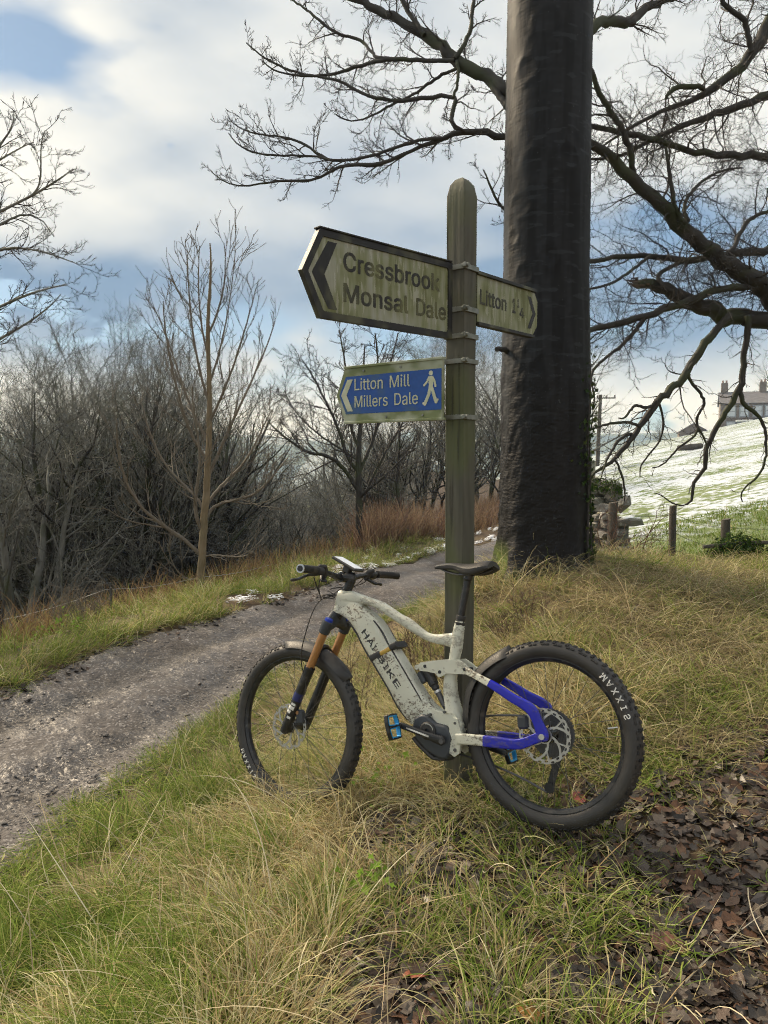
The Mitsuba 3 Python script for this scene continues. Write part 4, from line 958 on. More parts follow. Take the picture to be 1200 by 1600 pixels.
fcal = ax + np.array([-.075, .045]); put(FK + '__brake_caliper', xf(box(fcal[0], .055, fcal[1], .036, .036, .062, .008), MF), 'slate_plastic', 30)
put(FK + '__caliper_bolt', xf(fixed(cyl(fcal + [.004, .02], .008, .05, .075, 12)), MF), 'bronze', 30)
put(FK + '__axle', xf(fixed(cyl((WB, 0), .010, -.086, .086, 14)), MF), 'dark_steel', 30)
# mudguards: curved sheets over the tyres
def guard(C, r, a0, a1, hw0, hw1, drop, M, key, K=40, S2=16, lift=lambda k: 0.0):
    an = np.linspace(math.radians(a0), math.radians(a1), K); x = np.linspace(-1, 1, S2); V = np.empty((2, K, S2, 3))
    for o_i, dr_ in enumerate((0, -.0022)):
        for k, a in enumerate(an):
            f = k / (K - 1); hw = hw0 + (hw1 - hw0) * f; rr_ = r + dr_ + lift(f) - drop * np.abs(x) ** 2.2
            taper = min(1, 0.25 + 5 * f, 0.25 + 5 * (1 - f)); ww = hw * np.sin(np.pi / 2 * min(1, taper))
            V[o_i, k, :, 0] = C[0] + rr_ * math.cos(a); V[o_i, k, :, 2] = C[1] + rr_ * math.sin(a); V[o_i, k, :, 1] = ww * x
    W2 = np.concatenate([V[0], V[1][:, ::-1]], axis=1)
    put(key, xf(fixed(grid_closed(W2)), M), 'black_plastic', 50)
guard((WB, 0), .384, 82, 147, .046, .046, .034, MF, FK + '__mudguard', lift=lambda f: .004 + .012 * f ** 2)
guard((0, 0), .362, 2, 67, .040, .046, .040, BM, BK + '__rear_mudguard', lift=lambda f: .002 + .016 * np.sin(np.pi * f) ** 2)
# stem and bars
hb = I(543, 921); stm = I(549, 893); clampc = I(541, 892)
stm = hb + legd * .058
ST = bput('stem', along(hb - legd * .012, legd, [(0, .026), (.01, .026), (.011, .021), (.060, .021), (.062, .019), (.075, .017)]), 'black_metal', 35, M=BM)
cl = stm + np.array([.045, .006])
put(ST + '__neck', xf(hull_of([(stm[0], 0, stm[1] - .006), (stm[0], 0, stm[1] + .008), (cl[0] - .012, .018, cl[1]), (cl[0] - .012, -.018, cl[1])], (.018, .018, .015, .015)), BM), 'black_metal', 40)
put(ST + '__faceplate', xf(fixed(tubes(np.array([(cl[0], -.028, cl[1]), (cl[0], .028, cl[1])]), np.array([.023, .023]), 16, True)), BM), 'black_metal', 40)
HBW = .372
bar_pts = [(cl[0] - .050, -HBW, cl[1] + .018), (cl[0] - .028, -.25, cl[1] + .020), (cl[0] - .008, -.12, cl[1] + .010), (cl[0], -.05, cl[1]), (cl[0], 0, cl[1]), (cl[0], .05, cl[1]), (cl[0] - .008, .12, cl[1] + .010), (cl[0] - .028, .25, cl[1] + .020), (cl[0] - .050, HBW, cl[1] + .018)]
bar = smooth_line(bar_pts, 60)
HB = bput('handlebar', tubes(bar, np.interp(np.abs(bar[:, 1]), [0, .05, .13], [.0165, .0155, .0112]), 14, True), 'black_metal', 40)
for sg in (1, -1):
    def on_bar(y):
        return np.array([np.interp(sg * y, bar[:, 1], bar[:, c_]) for c_ in range(3)])
    g = np.array([on_bar(y) for y in np.linspace(.235, HBW + .004, 14)]); gr = .0162 + .0012 * (np.arange(14) % 2); gr[[0, -1]] = (.0185, .0180)
    put(nm(HB + '__grip'), xf(fixed(tubes(g, gr, 18, True)), BM), 'rubber', 30)
    e = on_bar(HBW + .004); e2 = e + (g[-1] - g[-2]) * .05
    dd = unit(g[-1] - g[-2])
    for r_, l_, mat, part in ((.0185, .004, 'bright_steel' if sg > 0 else 'black_metal', 'end_ring'), (.0125, .006, 'black_metal', 'end_plug')):
        put(nm(HB + '__' + part), xf(fixed(tubes(np.array([e - dd * .002, e + dd * l_]), np.array([r_, r_]), 18, True)), BM), mat, 30)
    m_ = on_bar(.205)
    put(nm(HB + '__brake_clamp'), xf(hull_of([m_ + [.0, -.008 * sg, 0], m_ + [.006, .012 * sg, -.004], m_ + [.034, .028 * sg, -.012]], (.019, .018, .010)), BM), 'black_plastic', 40)
    lv = smooth_line([m_ + [.036, .010 * sg, -.014], m_ + [.052, .045 * sg, -.022], m_ + [.050, .085 * sg, -.034], m_ + [.042, .125 * sg, -.040], m_ + [.050, .140 * sg, -.042]], 24)
    put(nm(HB + '__brake_lever'), xf(tubes(lv, np.r_[np.full(20, .0062), .0066, .007, .0066, .004], 8, True), BM), 'black_metal', 40)
    sh_ = on_bar(.165)
    put(nm(HB + '__control_pod'), xf(hull_of([sh_ + [-.002, 0, .010], sh_ + [-.020, .020 * sg, .020], sh_ + [-.004, .034 * sg, .022], sh_ + [.004, -.012 * sg, -.018]], (.014, .009, .010, .008)), BM), 'black_plastic', 40)
    put(nm(HB + '__shift_lever'), xf(hull_of([sh_ + [.008, .010 * sg, -.018], sh_ + [-.030, .030 * sg, -.044], sh_ + [-.012, .036 * sg, -.040]], (.008, .006, .006)), BM), 'black_metal', 40)
# computer display on the stem
dc = stm + np.array([.022, .064])
Md = np.eye(4); aD = math.radians(30)
Rd = np.array([[math.cos(aD), 0, -math.sin(aD)], [0, 1, 0], [math.sin(aD), 0, math.cos(aD)]])
def dpt(m, off):
    v, f = cat_mesh([m]); return v @ Rd.T + np.array([dc[0], 0, dc[1]]) + off, f
DS = bput('display', dpt(box(0, 0, 0, .145, .074, .013, .004), 0), 'black_plastic', 30)
put(DS + '__screen', xf(dpt(box(.0, 0, .0075, .128, .064, .002, .0005), 0), BM), 'screen', 20)
put(DS + '__mount', xf(dpt(box(-.01, 0, -.022, .04, .03, .034, .004), 0), BM), 'black_plastic', 30)
# cables and hoses
lb = np.array([np.interp(.205, bar[:, 1], bar[:, c_]) for c_ in range(3)]); rb = np.array([np.interp(-.205, bar[:, 1], bar[:, c_]) for c_ in range(3)])
hp = I(534, 935); fkt = ax + legd * .30
cabs = [[lb + [.034, -.02, -.012], lb + [.075, -.07, -.06], lb + [.085, -.11, -.12], [hp[0] + .10, .06, hp[1] + .0], [hp[0] + .02, .030, hp[1] - .002]],
        [rb + [.034, .02, -.012], [cl[0] + .09, -.08, cl[1] - .05], [cl[0] + .10, .03, cl[1] - .09], [hp[0] + .07, .05, hp[1] + .012], [hp[0] + .015, .031, hp[1] + .004]],
        [lb + [.0, -.045, -.018], lb + [.055, -.06, -.07], [cl[0] + .055, .10, cl[1] - .10], [hp[0] + .06, .055, hp[1] + .012], [hp[0] + .012, .031, hp[1] + .010]],
        [rb + [.0, .05, -.02], [cl[0] + .05, -.06, cl[1] - .04], [cl[0] + .055, .04, cl[1] - .06], [hp[0] + .03, .045, hp[1] + .03], [hp[0] + .008, .030, hp[1] + .014]],
        [rb + [.030, .03, -.012], [cl[0] + .10, -.02, cl[1] - .08], [hp[0] + .075, .085, hp[1] - .02], [crn[0] + .085, .098, crn[1] - .06], [fkt[0] + .030, .096, fkt[1] + .02], [fkt[0] + .028, .088, fkt[1] - .12], [fcal[0] + .02, .078, fcal[1] + .05], [fcal[0], .066, fcal[1] + .02]]]
for c_ in cabs:
    pts = smooth_line(np.array([np.asarray(z, float) for z in c_]), 40)
    bput('cable', tubes(pts, np.full(40, .0025), 6, True), 'rubber', 50)
bput('valve_stem', tubes(np.array([[-.262 * math.cos(.12), 0, .262 * math.sin(.12)], [-.225 * math.cos(.12), 0, .225 * math.sin(.12)]]), np.array([.003, .003]), 8, True), 'bright_steel', 35)
# ---------------------------------------------------------------- grass
def blades(rng, base, length, width, heading, lean, droop, segs, col, curl=0.25, zfloor=None):
    """Blades as tapering ribbons: base (N,3), length, width (N), heading (N) azimuth of the lean, lean = start angle from upright, droop = extra bend to the tip."""
    N = len(base)
    t = np.linspace(0, 1, segs + 1)
    ang_ = lean[:, None] + droop[:, None] * t[None] ** 1.3
    hd = heading[:, None] + curl * rng.normal(size=(N, 1)) * t[None] * 2
    step = length[:, None] / segs
    dx = np.sin(ang_) * np.cos(hd) * step; dy = np.sin(ang_) * np.sin(hd) * step; dz = np.cos(ang_) * step
    P = np.zeros((N, segs + 1, 3)); P[:, 0] = base
    P[:, 1:, 0] = base[:, None, 0] + np.cumsum(dx[:, :-1], 1); P[:, 1:, 1] = base[:, None, 1] + np.cumsum(dy[:, :-1], 1); P[:, 1:, 2] = base[:, None, 2] + np.cumsum(dz[:, :-1], 1)
    if zfloor is not None:
        g = zfloor(P[..., 0], P[..., 1]); P[..., 2] = np.maximum(P[..., 2], g + 0.012 + 0.02 * rng.random((N, 1)))
    tw = heading + np.pi / 2 + rng.normal(0, 0.9, N)
    side = np.stack([np.cos(tw), np.sin(tw), 0.25 * rng.normal(size=N)], -1)[:, None] * (width[:, None] * (1 - 0.75 * t[None] ** 1.6) / 2)[..., None]
    V = np.stack([P[:, :-1] - side[:, :-1], P[:, :-1] + side[:, :-1]], 2).reshape(N, -1, 3)
    V = np.concatenate([V, P[:, -1:]], 1)
    F = []
    for k in range(segs - 1):
        a = 2 * k; F += [[a, a + 1, a + 3], [a, a + 3, a + 2]]
    a = 2 * (segs - 1); F += [[a, a + 1, a + 2]]
    nv = V.shape[1]
    F = (np.array(F)[None] + (np.arange(N) * nv)[:, None, None]).reshape(-1, 3)
    tc = np.r_[np.repeat(t[:-1], 2), 1.0]
    C = np.repeat(col[:, None], nv, 1) * (0.72 + 0.36 * tc)[None, :, None]     # pale withered tips
    return V.reshape(-1, 3), F, C.reshape(-1, 3)

STRAW = np.array([[0.62, 0.54, 0.31], [0.54, 0.45, 0.25], [0.70, 0.64, 0.43], [0.48, 0.36, 0.19], [0.58, 0.55, 0.28]])
GREEN = np.array([[0.18, 0.27, 0.05], [0.24, 0.33, 0.07], [0.14, 0.22, 0.045], [0.32, 0.38, 0.10], [0.38, 0.40, 0.13]])
DULL = np.array([[0.44, 0.36, 0.22], [0.36, 0.29, 0.18], [0.52, 0.45, 0.28], [0.30, 0.25, 0.14], [0.30, 0.31, 0.12]])
scene['grass_mat'] = {'type': 'principledthin', 'base_color': VC, 'roughness': 0.55, 'diff_trans': 0.7, 'spec_trans': 0.0, 'eta': 1.35}

def f2(x, y, s, seed, o=3):
    return meshkit.fbm(np.stack([x * s, y * s, 0 * x], -1), o, seed)

def sow(key, seed, n, sampler, dens, lens, wid, greenf, tuft_r, per, lean0, droop, segs, label, downhill=0.35, pal=None, floor=True, lenf=None):
    """n tufts at points from sampler(rng, n) kept with probability dens(x, y)."""
    rng = np.random.default_rng(seed)
    x, y = sampler(rng, n)
    keep = rng.random(n) < dens(x, y)
    x, y = x[keep], y[keep]
    m = len(x)
    cnt = np.maximum(1, rng.poisson(per, m))
    idx = np.repeat(np.arange(m), cnt); N = len(idx)
    th_ = rng.uniform(0, 2 * np.pi, N); rr_ = tuft_r * np.sqrt(rng.random(N)) * rng.uniform(.6, 1.4, m)[idx]
    bx, by = x[idx] + rr_ * np.cos(th_), y[idx] + rr_ * np.sin(th_)
    e = 0.12
    gx = (height(x + e, y, False) - height(x - e, y, False)) / (2 * e); gy = (height(x, y + e, False) - height(x, y - e, False)) / (2 * e)
    comb = np.arctan2(-gy + 0.6 * (f2(x, y, 0.8, seed + 7) - .5), -gx + 0.6 * (f2(x, y, 0.8, seed + 9) - .5))
    hx = np.cos(th_) * rng.uniform(.3, 1, N) + downhill * 1.6 * np.cos(comb[idx]) + 0.5 * rng.normal(size=N)
    hy = np.sin(th_) * rng.uniform(.3, 1, N) + downhill * 1.6 * np.sin(comb[idx]) + 0.5 * rng.normal(size=N)
    hd = np.arctan2(hy, hx)
    L = rng.uniform(*lens, N) * rng.uniform(.7, 1.25, m)[idx]
    if lenf is not None:
        L = L * lenf(x, y)[idx]
    W = rng.uniform(*wid, N)
    g = np.clip(greenf(x, y), 0, 1)
    isg = rng.random(N) < g[idx]
    P_s, P_g = pal or (STRAW, GREEN)
    col = np.where(isg[:, None], P_g[rng.integers(0, len(P_g), N)], P_s[rng.integers(0, len(P_s), N)])
    col = col * rng.uniform(.60, 1.22, m)[idx][:, None] * rng.uniform(.8, 1.2, (N, 1))
    L = np.where(isg, L * .82, L)
    ln = np.abs(rng.normal(lean0, .28, N)); dp_ = np.abs(rng.normal(droop, .45, N)) * np.where(isg, .75, 1.1)
    z = height(bx, by)
    v, f, c = blades(rng, np.stack([bx, by, z - .01], -1), L, W, hd, ln, dp_, segs, np.clip(col, 0, 1), .25, (lambda a, b: height(a.ravel(), b.ravel(), False).reshape(a.shape)) if floor else None)
    put(key, (v, f), 'grass_mat', False, kind='stuff', label=label, cat='grass', color=c)
    return len(f)

def fan(x0, x1, d0, d1, k=1.0):
    """Sample points evenly in the picture rather than on the ground: nearer ground gets more."""
    def f(rng, n):
        d = d0 * (d1 / d0) ** (rng.random(n) ** k); u = rng.uniform(x0, x1, n)
        return u * d, d
    return f
def off_path(x, y, m=0.0):
    return sstep(m - 0.10, m + 0.10, -path_dist(x, y))
_mudpoly = np.array([(-.3, .2), (-.2, 1.6), (.25, 1.93), (.62, 2.12), (.98, 2.35), (1.35, 2.75), (1.75, 3.3), (2.6, 3.7), (3.5, 2.5), (3, .2)])
_mp = Polygon(_mudpoly); shapely.prepare(_mp)
def mud_in(x, y):
    pts = shapely.points(np.stack([np.ravel(x), np.ravel(y)], -1)); d = shapely.distance(_mp.exterior, pts)
    return np.where(shapely.contains(_mp, pts), d, -d).reshape(np.shape(x))
_mix = Polygon([(-.30, 1.2), (-.22, 1.96), (-.09, 2.5), (-.10, 3.0), (.40, 3.32), (.75, 3.05), (1.03, 3.05), (1.36, 3.25), (1.75, 3.45), (2.6, 3.7), (3.0, 1.2)]); shapely.prepare(_mix)
def mixed(x, y):
    pts = shapely.points(np.stack([np.ravel(x), np.ravel(y)], -1)); d = shapely.distance(_mix.exterior, pts)
    d = np.where(shapely.contains(_mix, pts), d, -d).reshape(np.shape(x))
    return sstep(-.12, .12, d + .25 * (f2(x, y, 3.3, 61) - .5))
def leafy(x, y):
    """Where fallen leaves have smothered the turf, 0 to 1."""
    m = mud_in(x, y)
    a = sstep(-0.30, 0.05, m + 0.35 * (f2(x, y, 2.6, 51) - .5))
    p = sstep(.57, .66, f2(x, y, 2.6, 52)) * sstep(-1.2, -.2, x) * sstep(3.6, 3.0, y)
    q = mixed(x, y) * (.55 + .45 * sstep(.38, .56, f2(x, y, 3.6, 62)))
    r = sstep(.58, .68, f2(x, y, 2.4, 63)) * sstep(.6, 1.2, x) * sstep(5.5, 4.5, y) * .7
    return np.clip(np.maximum(np.maximum(a, q), np.maximum(p * .9, r)), 0, 1)
def low_by_wheel(x, y):
    """Turf pressed and short round the rear wheel and on the leafy ground in front of it."""
    return 1 - .62 * np.exp(-(((x - .62) / .75) ** 2 + ((y - 2.75) / .55) ** 2)) + .05 * np.exp(-(((x + .38) / .35) ** 2 + ((y - 3.25) / .28) ** 2))
tri = 0
# the mound: long pale tussock grass swept downhill
tri += sow('tussock_grass', 101, 1500, fan(-.62, .20, 1.75, 4.3), lambda x, y: off_path(x, y, .24) * (1 - .95 * leafy(x, y)) * sstep(.36, .50, f2(x, y, 3.0, 53)) * sstep(1.1, .35, x + .2 * (y - 2)), (.15, .36), (.0022, .0050),
           lambda x, y: 1.1 * sstep(.44, .62, f2(x, y, 3.3, 54)) * (.45 + .4 * sstep(.2, -.7, x)) + .55 * sstep(.8, .2, -path_dist(x, y)) + .38 * sstep(-.45, -1.0, x), .065, 42, .62, 1.45, 6, 'long straw-coloured grass lying over the mound in front of the bicycle', .45, lenf=low_by_wheel)
tri += sow('short_grass', 102, 3600, fan(-.66, .56, 1.7, 6.0), lambda x, y: off_path(x, y, -.10) * (1 - .94 * leafy(x, y)) * np.maximum(.25 + .75 * sstep(.36, .50, f2(x, y, 4.2, 64)), sstep(.35, .15, -path_dist(x, y))), (.05, .16), (.0022, .0052),
           lambda x, y: .10 + .85 * sstep(.44, .58, f2(x, y, 2.4, 55)) + .3 * sstep(-.4, -.9, x) + .5 * sstep(.8, .1, -path_dist(x, y)), .055, 19, .75, 1.05, 4, 'short green and yellow turf along the edge of the track and round the bicycle', .3, lenf=lambda x, y: .55 + .45 * low_by_wheel(x, y))
tri += sow('straw_grass', 112, 1000, fan(-.12, .34, 3.45, 6.6), lambda x, y: off_path(x, y, .12) * sstep(.34, .48, f2(x, y, 2.6, 67)) * sstep(1.5, .9, x), (.16, .36), (.003, .0062),
           lambda x, y: .12 + .45 * sstep(.50, .66, f2(x, y, 2.2, 68)), .08, 24, .65, 1.3, 5, 'bright straw-coloured grass behind the bicycle and round the post', .3)
# right-hand bank: tangled dead grass
tri += sow('bank_grass', 103, 4200, fan(.06, .66, 2.9, 8.5), lambda x, y: off_path(x, y, .15) * (1 - .9 * leafy(x, y)) * sstep(.28, .44, f2(x, y, 2.2, 56)), (.10, .34), (.0024, .0052),
           lambda x, y: .12 + .75 * sstep(.54, .70, f2(x, y, 1.9, 57)), .08, 15, .95, 1.25, 4, 'tangled dead brown grass on the bank right of the bicycle', .2, pal=(np.vstack([DULL, STRAW[:3], DULL]), GREEN), lenf=low_by_wheel)
# a few long pale bent stalks over everything
tri += sow('dead_stalks', 111, 420, fan(-.58, .58, 1.85, 6.0), lambda x, y: off_path(x, y, .2) * (1 - .8 * leafy(x, y)) * .55, (.30, .60), (.0030, .0055), lambda x, y: 0 * x, .10, 3, .85, 1.0, 9, 'long pale bent grass stalks lying across the turf and the bank', .2, pal=(np.array([[.70, .60, .42], [.62, .50, .33], [.74, .66, .50]]), GREEN), lenf=low_by_wheel)
def edge_line(sp, lo, hi, o0, o1):
    def f(rng, n):
        t = rng.uniform(lo, hi, n) ** 1.0; p = sp(t); q = sp(np.minimum(t + .004, 1)); d = unit(q - p); off = rng.uniform(o0, o1, n)
        return p[:, 0] + d[:, 1] * off, p[:, 1] - d[:, 0] * off
    return f
tri += sow('track_edge_grass', 109, 1500, edge_line(_sr, .12, .62, -.10, .16), lambda x, y: .2 + .8 * sstep(.38, .52, f2(x, y, 2.7, 92)), (.05, .17), (.0024, .005), lambda x, y: .78 + 0 * x, .05, 14, .7, 1.0, 4, 'ragged green grass creeping over the near edge of the track', .2)
tri += sow('far_edge_grass', 110, 900, edge_line(_sl, .22, .75, -.22, .05), lambda x, y: sstep(.44, .56, f2(x, y, 1.6, 93)), (.08, .24), (.003, .006), lambda x, y: .75 + 0 * x, .07, 16, .65, 1.1, 4, 'ragged grass hanging over the far edge of the track', .2)
# tufts on the leafy mud
tri += sow('green_tuft', 104, 420, fan(-.15, .56, 1.75, 3.6), lambda x, y: np.maximum(sstep(.46, .62, f2(x, y, 3.1, 58)), np.exp(-(((x - .62) / .22) ** 2 + ((y - 2.36) / .14) ** 2)) * 1.5) * sstep(.42, .05, mud_in(x, y)) * (leafy(x, y) > .35), (.10, .25), (.003, .0062),
           lambda x, y: .74 + 0 * x, .05, 24, .60, 1.1, 6, 'fresh green grass tufts growing through the fallen leaves', .3)
# verge beyond the path
tri += sow('verge_grass', 105, 4200, fan(-.62, .20, 4.6, 15, .9), lambda x, y: sstep(.02, .12, -path_dist(x, y)) * sstep(1.5, .9, -path_dist(x, y)) * ((x + .8) * .72 < (y - 6.5) * .69 + .0) * sstep(.36, .50, f2(x, y, 1.9, 59)), (.14, .42), (.003, .0065),
           lambda x, y: .80 + .6 * (f2(x, y, .9, 60) - .5), .10, 34, .60, 1.3, 5, 'tussocky green verge between the track and the wood', .3)
tri += sow('dead_undergrowth', 106, 3600, fan(-.70, .16, 6.5, 26, .9), lambda x, y: sstep(.8, 1.4, -path_dist(x, y)) * sstep(4.5, 2.6, -path_dist(x, y)) * ((x + .8) * .72 < (y - 6.5) * .69), (.20, .55), (.004, .009),
           lambda x, y: .12 + 0 * x, .22, 13, .35, .7, 4, 'brown dead grass and stalks at the edge of the wood', .1, pal=(np.array([[.26, .17, .09], [.32, .22, .12], [.20, .13, .08], [.36, .27, .15]]), GREEN), floor=False)
tri += sow('bracken', 107, 3400, fan(-.03, .17, 13, 24), lambda x, y: (.15 + .85 * sstep(.38, .58, f2(x, y, .9, 66))) * sstep(.7, 1.3, -path_dist(x, y)) * ((x + .8) * .72 < (y - 6.5) * .69), (.40, .95), (.006, .016),
           lambda x, y: .0 * x, .25, 10, .25, .55, 4, 'red-brown dead bracken beyond the bend of the track', .05, pal=(np.array([[.19, .125, .10], [.25, .17, .125], [.16, .11, .09], [.33, .25, .17], [.28, .21, .14]]), GREEN), floor=False)
# pasture by the fence
tri += sow('pasture_grass', 108, 1900, fan(.20, .62, 7.6, 13.5), lambda x, y: sstep(.4, .9, x - (1.6 + .258 * (y - 12) + 1.6)), (.05, .14), (.005, .011),
           lambda x, y: .93 + 0 * x, .16, 13, .5, .6, 3, 'short bright green pasture grass behind the fence', .1, floor=False, pal=(STRAW, np.array([[.16, .25, .035], [.20, .29, .05], [.14, .21, .03], [.25, .30, .07]])))
print('grass triangles', tri)
# ---------------------------------------------------------------- fallen leaves, crumbs of stone, snow
def leaf_mesh(rng, kind, n=13, cols=(-1, -.5, 0, .5, 1)):
    """A curled dead leaf about 1 unit long with a midrib crease; beech-like (0), lobed (1) or half-rotted (2)."""
    t = np.linspace(0, 1, n)
    w = 0.30 * np.sin(np.pi * np.clip(t, .0, 1) ** .85) ** .8
    if kind == 1:
        w = 0.36 * np.sin(np.pi * t ** .8) ** .6 * (1 + .38 * np.sin(t * 3 * 2 * np.pi + 1))
    if kind == 2:
        w = 0.34 * np.sin(np.pi * t) ** .7 * (1 + .30 * rng.normal(size=n)).clip(.5, 1.4)
    w[0] = w[-1] = 0.012
    c1, c2, cup, roll = rng.normal(0, .5), rng.normal(.35, .5), rng.normal(.25, .35), rng.normal(0, .4)
    V = []
    for k in range(n):
        x = t[k] - .5
        zc = .12 * c1 * math.sin(math.pi * t[k]) + .14 * c2 * (2 * x) ** 2
        for m_ in cols:
            y = w[k] * m_
            V.append([x, y + .05 * roll * math.sin(t[k] * 4), zc + cup * .30 * abs(m_) ** 1.5 * w[k] + roll * .25 * y + .02 * rng.normal()])
    F = []
    for k in range(n - 1):
        for m_ in range(len(cols) - 1):
            w_ = len(cols); a = k * w_ + m_; F += [[a, a + 1, a + w_ + 1], [a, a + w_ + 1, a + w_]]
    return np.array(V), np.array(F)
_rl = np.random.default_rng(77)
LV = [leaf_mesh(_rl, k % 3) for k in range(14)]
LL = [leaf_mesh(_rl, k % 3, 8, (-1, 0, 1)) for k in range(16)]
LEAFC = np.array([[.062, .038, .030], [.045, .031, .027], [.070, .042, .033], [.095, .052, .038], [.034, .026, .024], [.055, .045, .043], [.085, .066, .060], [.115, .056, .034], [.028, .022, .021], [.10, .075, .060]])
LEAFC = LEAFC * np.array([.82, .86, .80])
for k, c in enumerate(LEAFC):
    def fn(p, n, uv, c=tuple(map(float, c))):
        a = fbm(p.x * 60, p.y * 60, p.z * 60, 3)
        return mix(tuple(x * .6 for x in c), tuple(min(1, x * 1.5) for x in c), a)
    scene[f'leaf_mat_{k}'] = two(P_(proc(fn), 0.52 + .05 * (k % 4), specular=0.35))
def rot_leaf(rng, x, y, size, tilt=.35):
    yaw = rng.uniform(0, 2 * np.pi); a = trimesh.transformations.euler_matrix(rng.normal(0, tilt), rng.normal(0, tilt), yaw)[:3, :3]
    e = .04
    h0 = height(np.array([x, x + e, x]), np.array([y, y, y + e]), False); nrm = unit(np.array([-(h0[1] - h0[0]) / e, -(h0[2] - h0[0]) / e, 1]))
    ax_ = np.cross([0, 0, 1], nrm); s = np.linalg.norm(ax_)
    Rn = trimesh.transformations.rotation_matrix(math.asin(min(1, s)), ax_ if s > 1e-6 else [1, 0, 0])[:3, :3]
    flip = np.diag([1, 1, 1 if rng.random() < .5 else -1])
    return Rn @ a @ flip * size, np.array([x, y, height(np.array([x]), np.array([y]))[0]])
rng = np.random.default_rng(404)
cand = []
while len(cand) < 6800:
    x, y = fan(-.60, .60, 1.72, 5.2)(rng, 400)
    w = np.where(mud_in(x, y) > .50, .30, 1.0) * np.clip(leafy(x, y) + .045, 0, 1) * off_path(x, y, .12) * np.where(mud_in(x, y) > .1, 1, .8)
    ok = rng.random(400) < w
    cand += list(zip(x[ok], y[ok]))
cand = np.array(cand[:6800]); order = np.argsort(np.hypot(cand[:, 0], cand[:, 1]) + rng.normal(0, .25, len(cand)))
groups = [[] for _ in LEAFC]
n_single = 0
for r_, i in enumerate(order):
    x, y = cand[i]; size = rng.uniform(.030, .074) * (1.12 if r_ < 280 else 1)
    A, o = rot_leaf(rng, x, y, size)
    v, f = LV[rng.integers(len(LV))]; lift = .006 + .022 * rng.random()
    vw = v @ A.T + o + [0, 0, lift]
    vis = abs(o[0] / o[1]) < .50
    k = int(rng.integers(len(LEAFC)))
    if n_single < 280 and vis and size > .044 and o[1] > 1.85 and leafy(np.array([x]), np.array([y]))[0] > .5 and rng.random() < .35:
        n_single += 1
        key = nm('fallen_leaf')
        put(key, (vw + [0, 0, .012], f), f'leaf_mat_{k}', True, 'curled wet brown dead leaf lying among the leaf litter on the mud', 'leaf', 'fallen leaves on the muddy ground')
    else:
        v, f = LL[rng.integers(len(LL))]; groups[k].append((v @ A.T + o + [0, 0, lift], f))
for k, g in enumerate(groups):
    put(f'leaf_litter__{k:03d}', cat_mesh(g), f'leaf_mat_{k}', True)
note('leaf_litter', 'sodden layer of dark dead leaves trodden into the mud', 'leaf litter', kind='stuff')
for k in range(len(groups)):
    note(f'leaf_litter__{k:03d}', kind='stuff')
# a few leaves that stand out by their colour
for (px, py, d, sz, c, lab) in ((828, 1540, 1.98, .13, (.30, .15, .045), 'large ochre dead leaf with a dark edge lying at the foot of the mound'), (564, 1402, 2.42, .075, (.42, .27, .17), 'pale tan curled leaf standing up in the grass'),
                                (1045, 1450, 2.22, .11, (.20, .085, .055), 'broad russet leaf flat on the black mud'), (905, 855 + 305, 3.0, .08, (.22, .05, .035), 'bright red-brown leaf caught in the grass behind the rear wheel'), (648, 1505, 2.12, .08, (.25, .085, .05), 'glossy orange-red leaf at the edge of the tussock')):
    o = at(px, py, d); A, o2 = rot_leaf(rng, o[0], o[1], sz, .25); v, f = LV[rng.integers(len(LV))]
    k = nm('bright_leaf'); scene[k + '_mat'] = two(P_(proc(lambda p, n, uv, c=c: mix(tuple(x * .5 for x in c), c, smoothstep(.3, .6, fbm(p.x * 45, p.y * 45, p.z * 45, 3)))), .45, specular=.5))
    put(k, (v @ A.T + o2 + [0, 0, .035], f), k + '_mat', True, lab, 'leaf')
# leaves along the far edge of the path and over the verge
g = []
x, y = fan(-.62, .12, 4.4, 12)(rng, 26000); d_ = path_dist(x, y)
ok = (rng.random(26000) < np.exp(-((d_ - .02) / .13) ** 2) * (.25 + .75 * (f2(x, y, 1.3, 91) > .47))) & ((x + .8) * .72 < (y - 6.5) * .69 + .3)
for a, b in zip(x[ok], y[ok]):
    A, o = rot_leaf(rng, a, b, rng.uniform(.04, .08)); v, f = LL[rng.integers(len(LL))]; g.append((v[::1] @ A.T + o + [0, 0, .012], f))
for k in range(4):
    put(f'path_edge_litter__{k:03d}', cat_mesh(g[k::4]), f'leaf_mat_{(4, 1, 2, 6)[k]}', True, kind='stuff')
note('path_edge_litter', 'dark leaf litter along the far edge of the track', 'leaf litter', kind='stuff')
# stones and crumbs on the track
st = trimesh.creation.icosphere(0); sv, sf = np.array(st.vertices), np.array(st.faces)
def stones(key, n, sampler, keep, size, mat, label, seed, sink=.35):
    rng = np.random.default_rng(seed); x, y = sampler(rng, n); ok = rng.random(n) < keep(x, y); x, y = x[ok], y[ok]; m = len(x)
    s = rng.uniform(*size, (m, 3)) * np.exp(rng.normal(0, .45, (m, 1))) * np.array([1.2, .9, .5]); yaw = rng.uniform(0, 6.28, m); c, sn = np.cos(yaw), np.sin(yaw)
    v = sv[None] * s[:, None] * (1 + .25 * rng.normal(size=(m, len(sv), 1)))
    X = v[..., 0] * c[:, None] - v[..., 1] * sn[:, None]; Y = v[..., 0] * sn[:, None] + v[..., 1] * c[:, None]
    z = height(x, y)
    V = np.stack([X + x[:, None], Y + y[:, None], v[..., 2] + z[:, None] + (.012 - sink * .0) ], -1).reshape(-1, 3)
    F = (sf[None] + (np.arange(m) * len(sv))[:, None, None]).reshape(-1, 3)
    put(key, (V, F), mat, False, label, 'stones', kind='stuff')
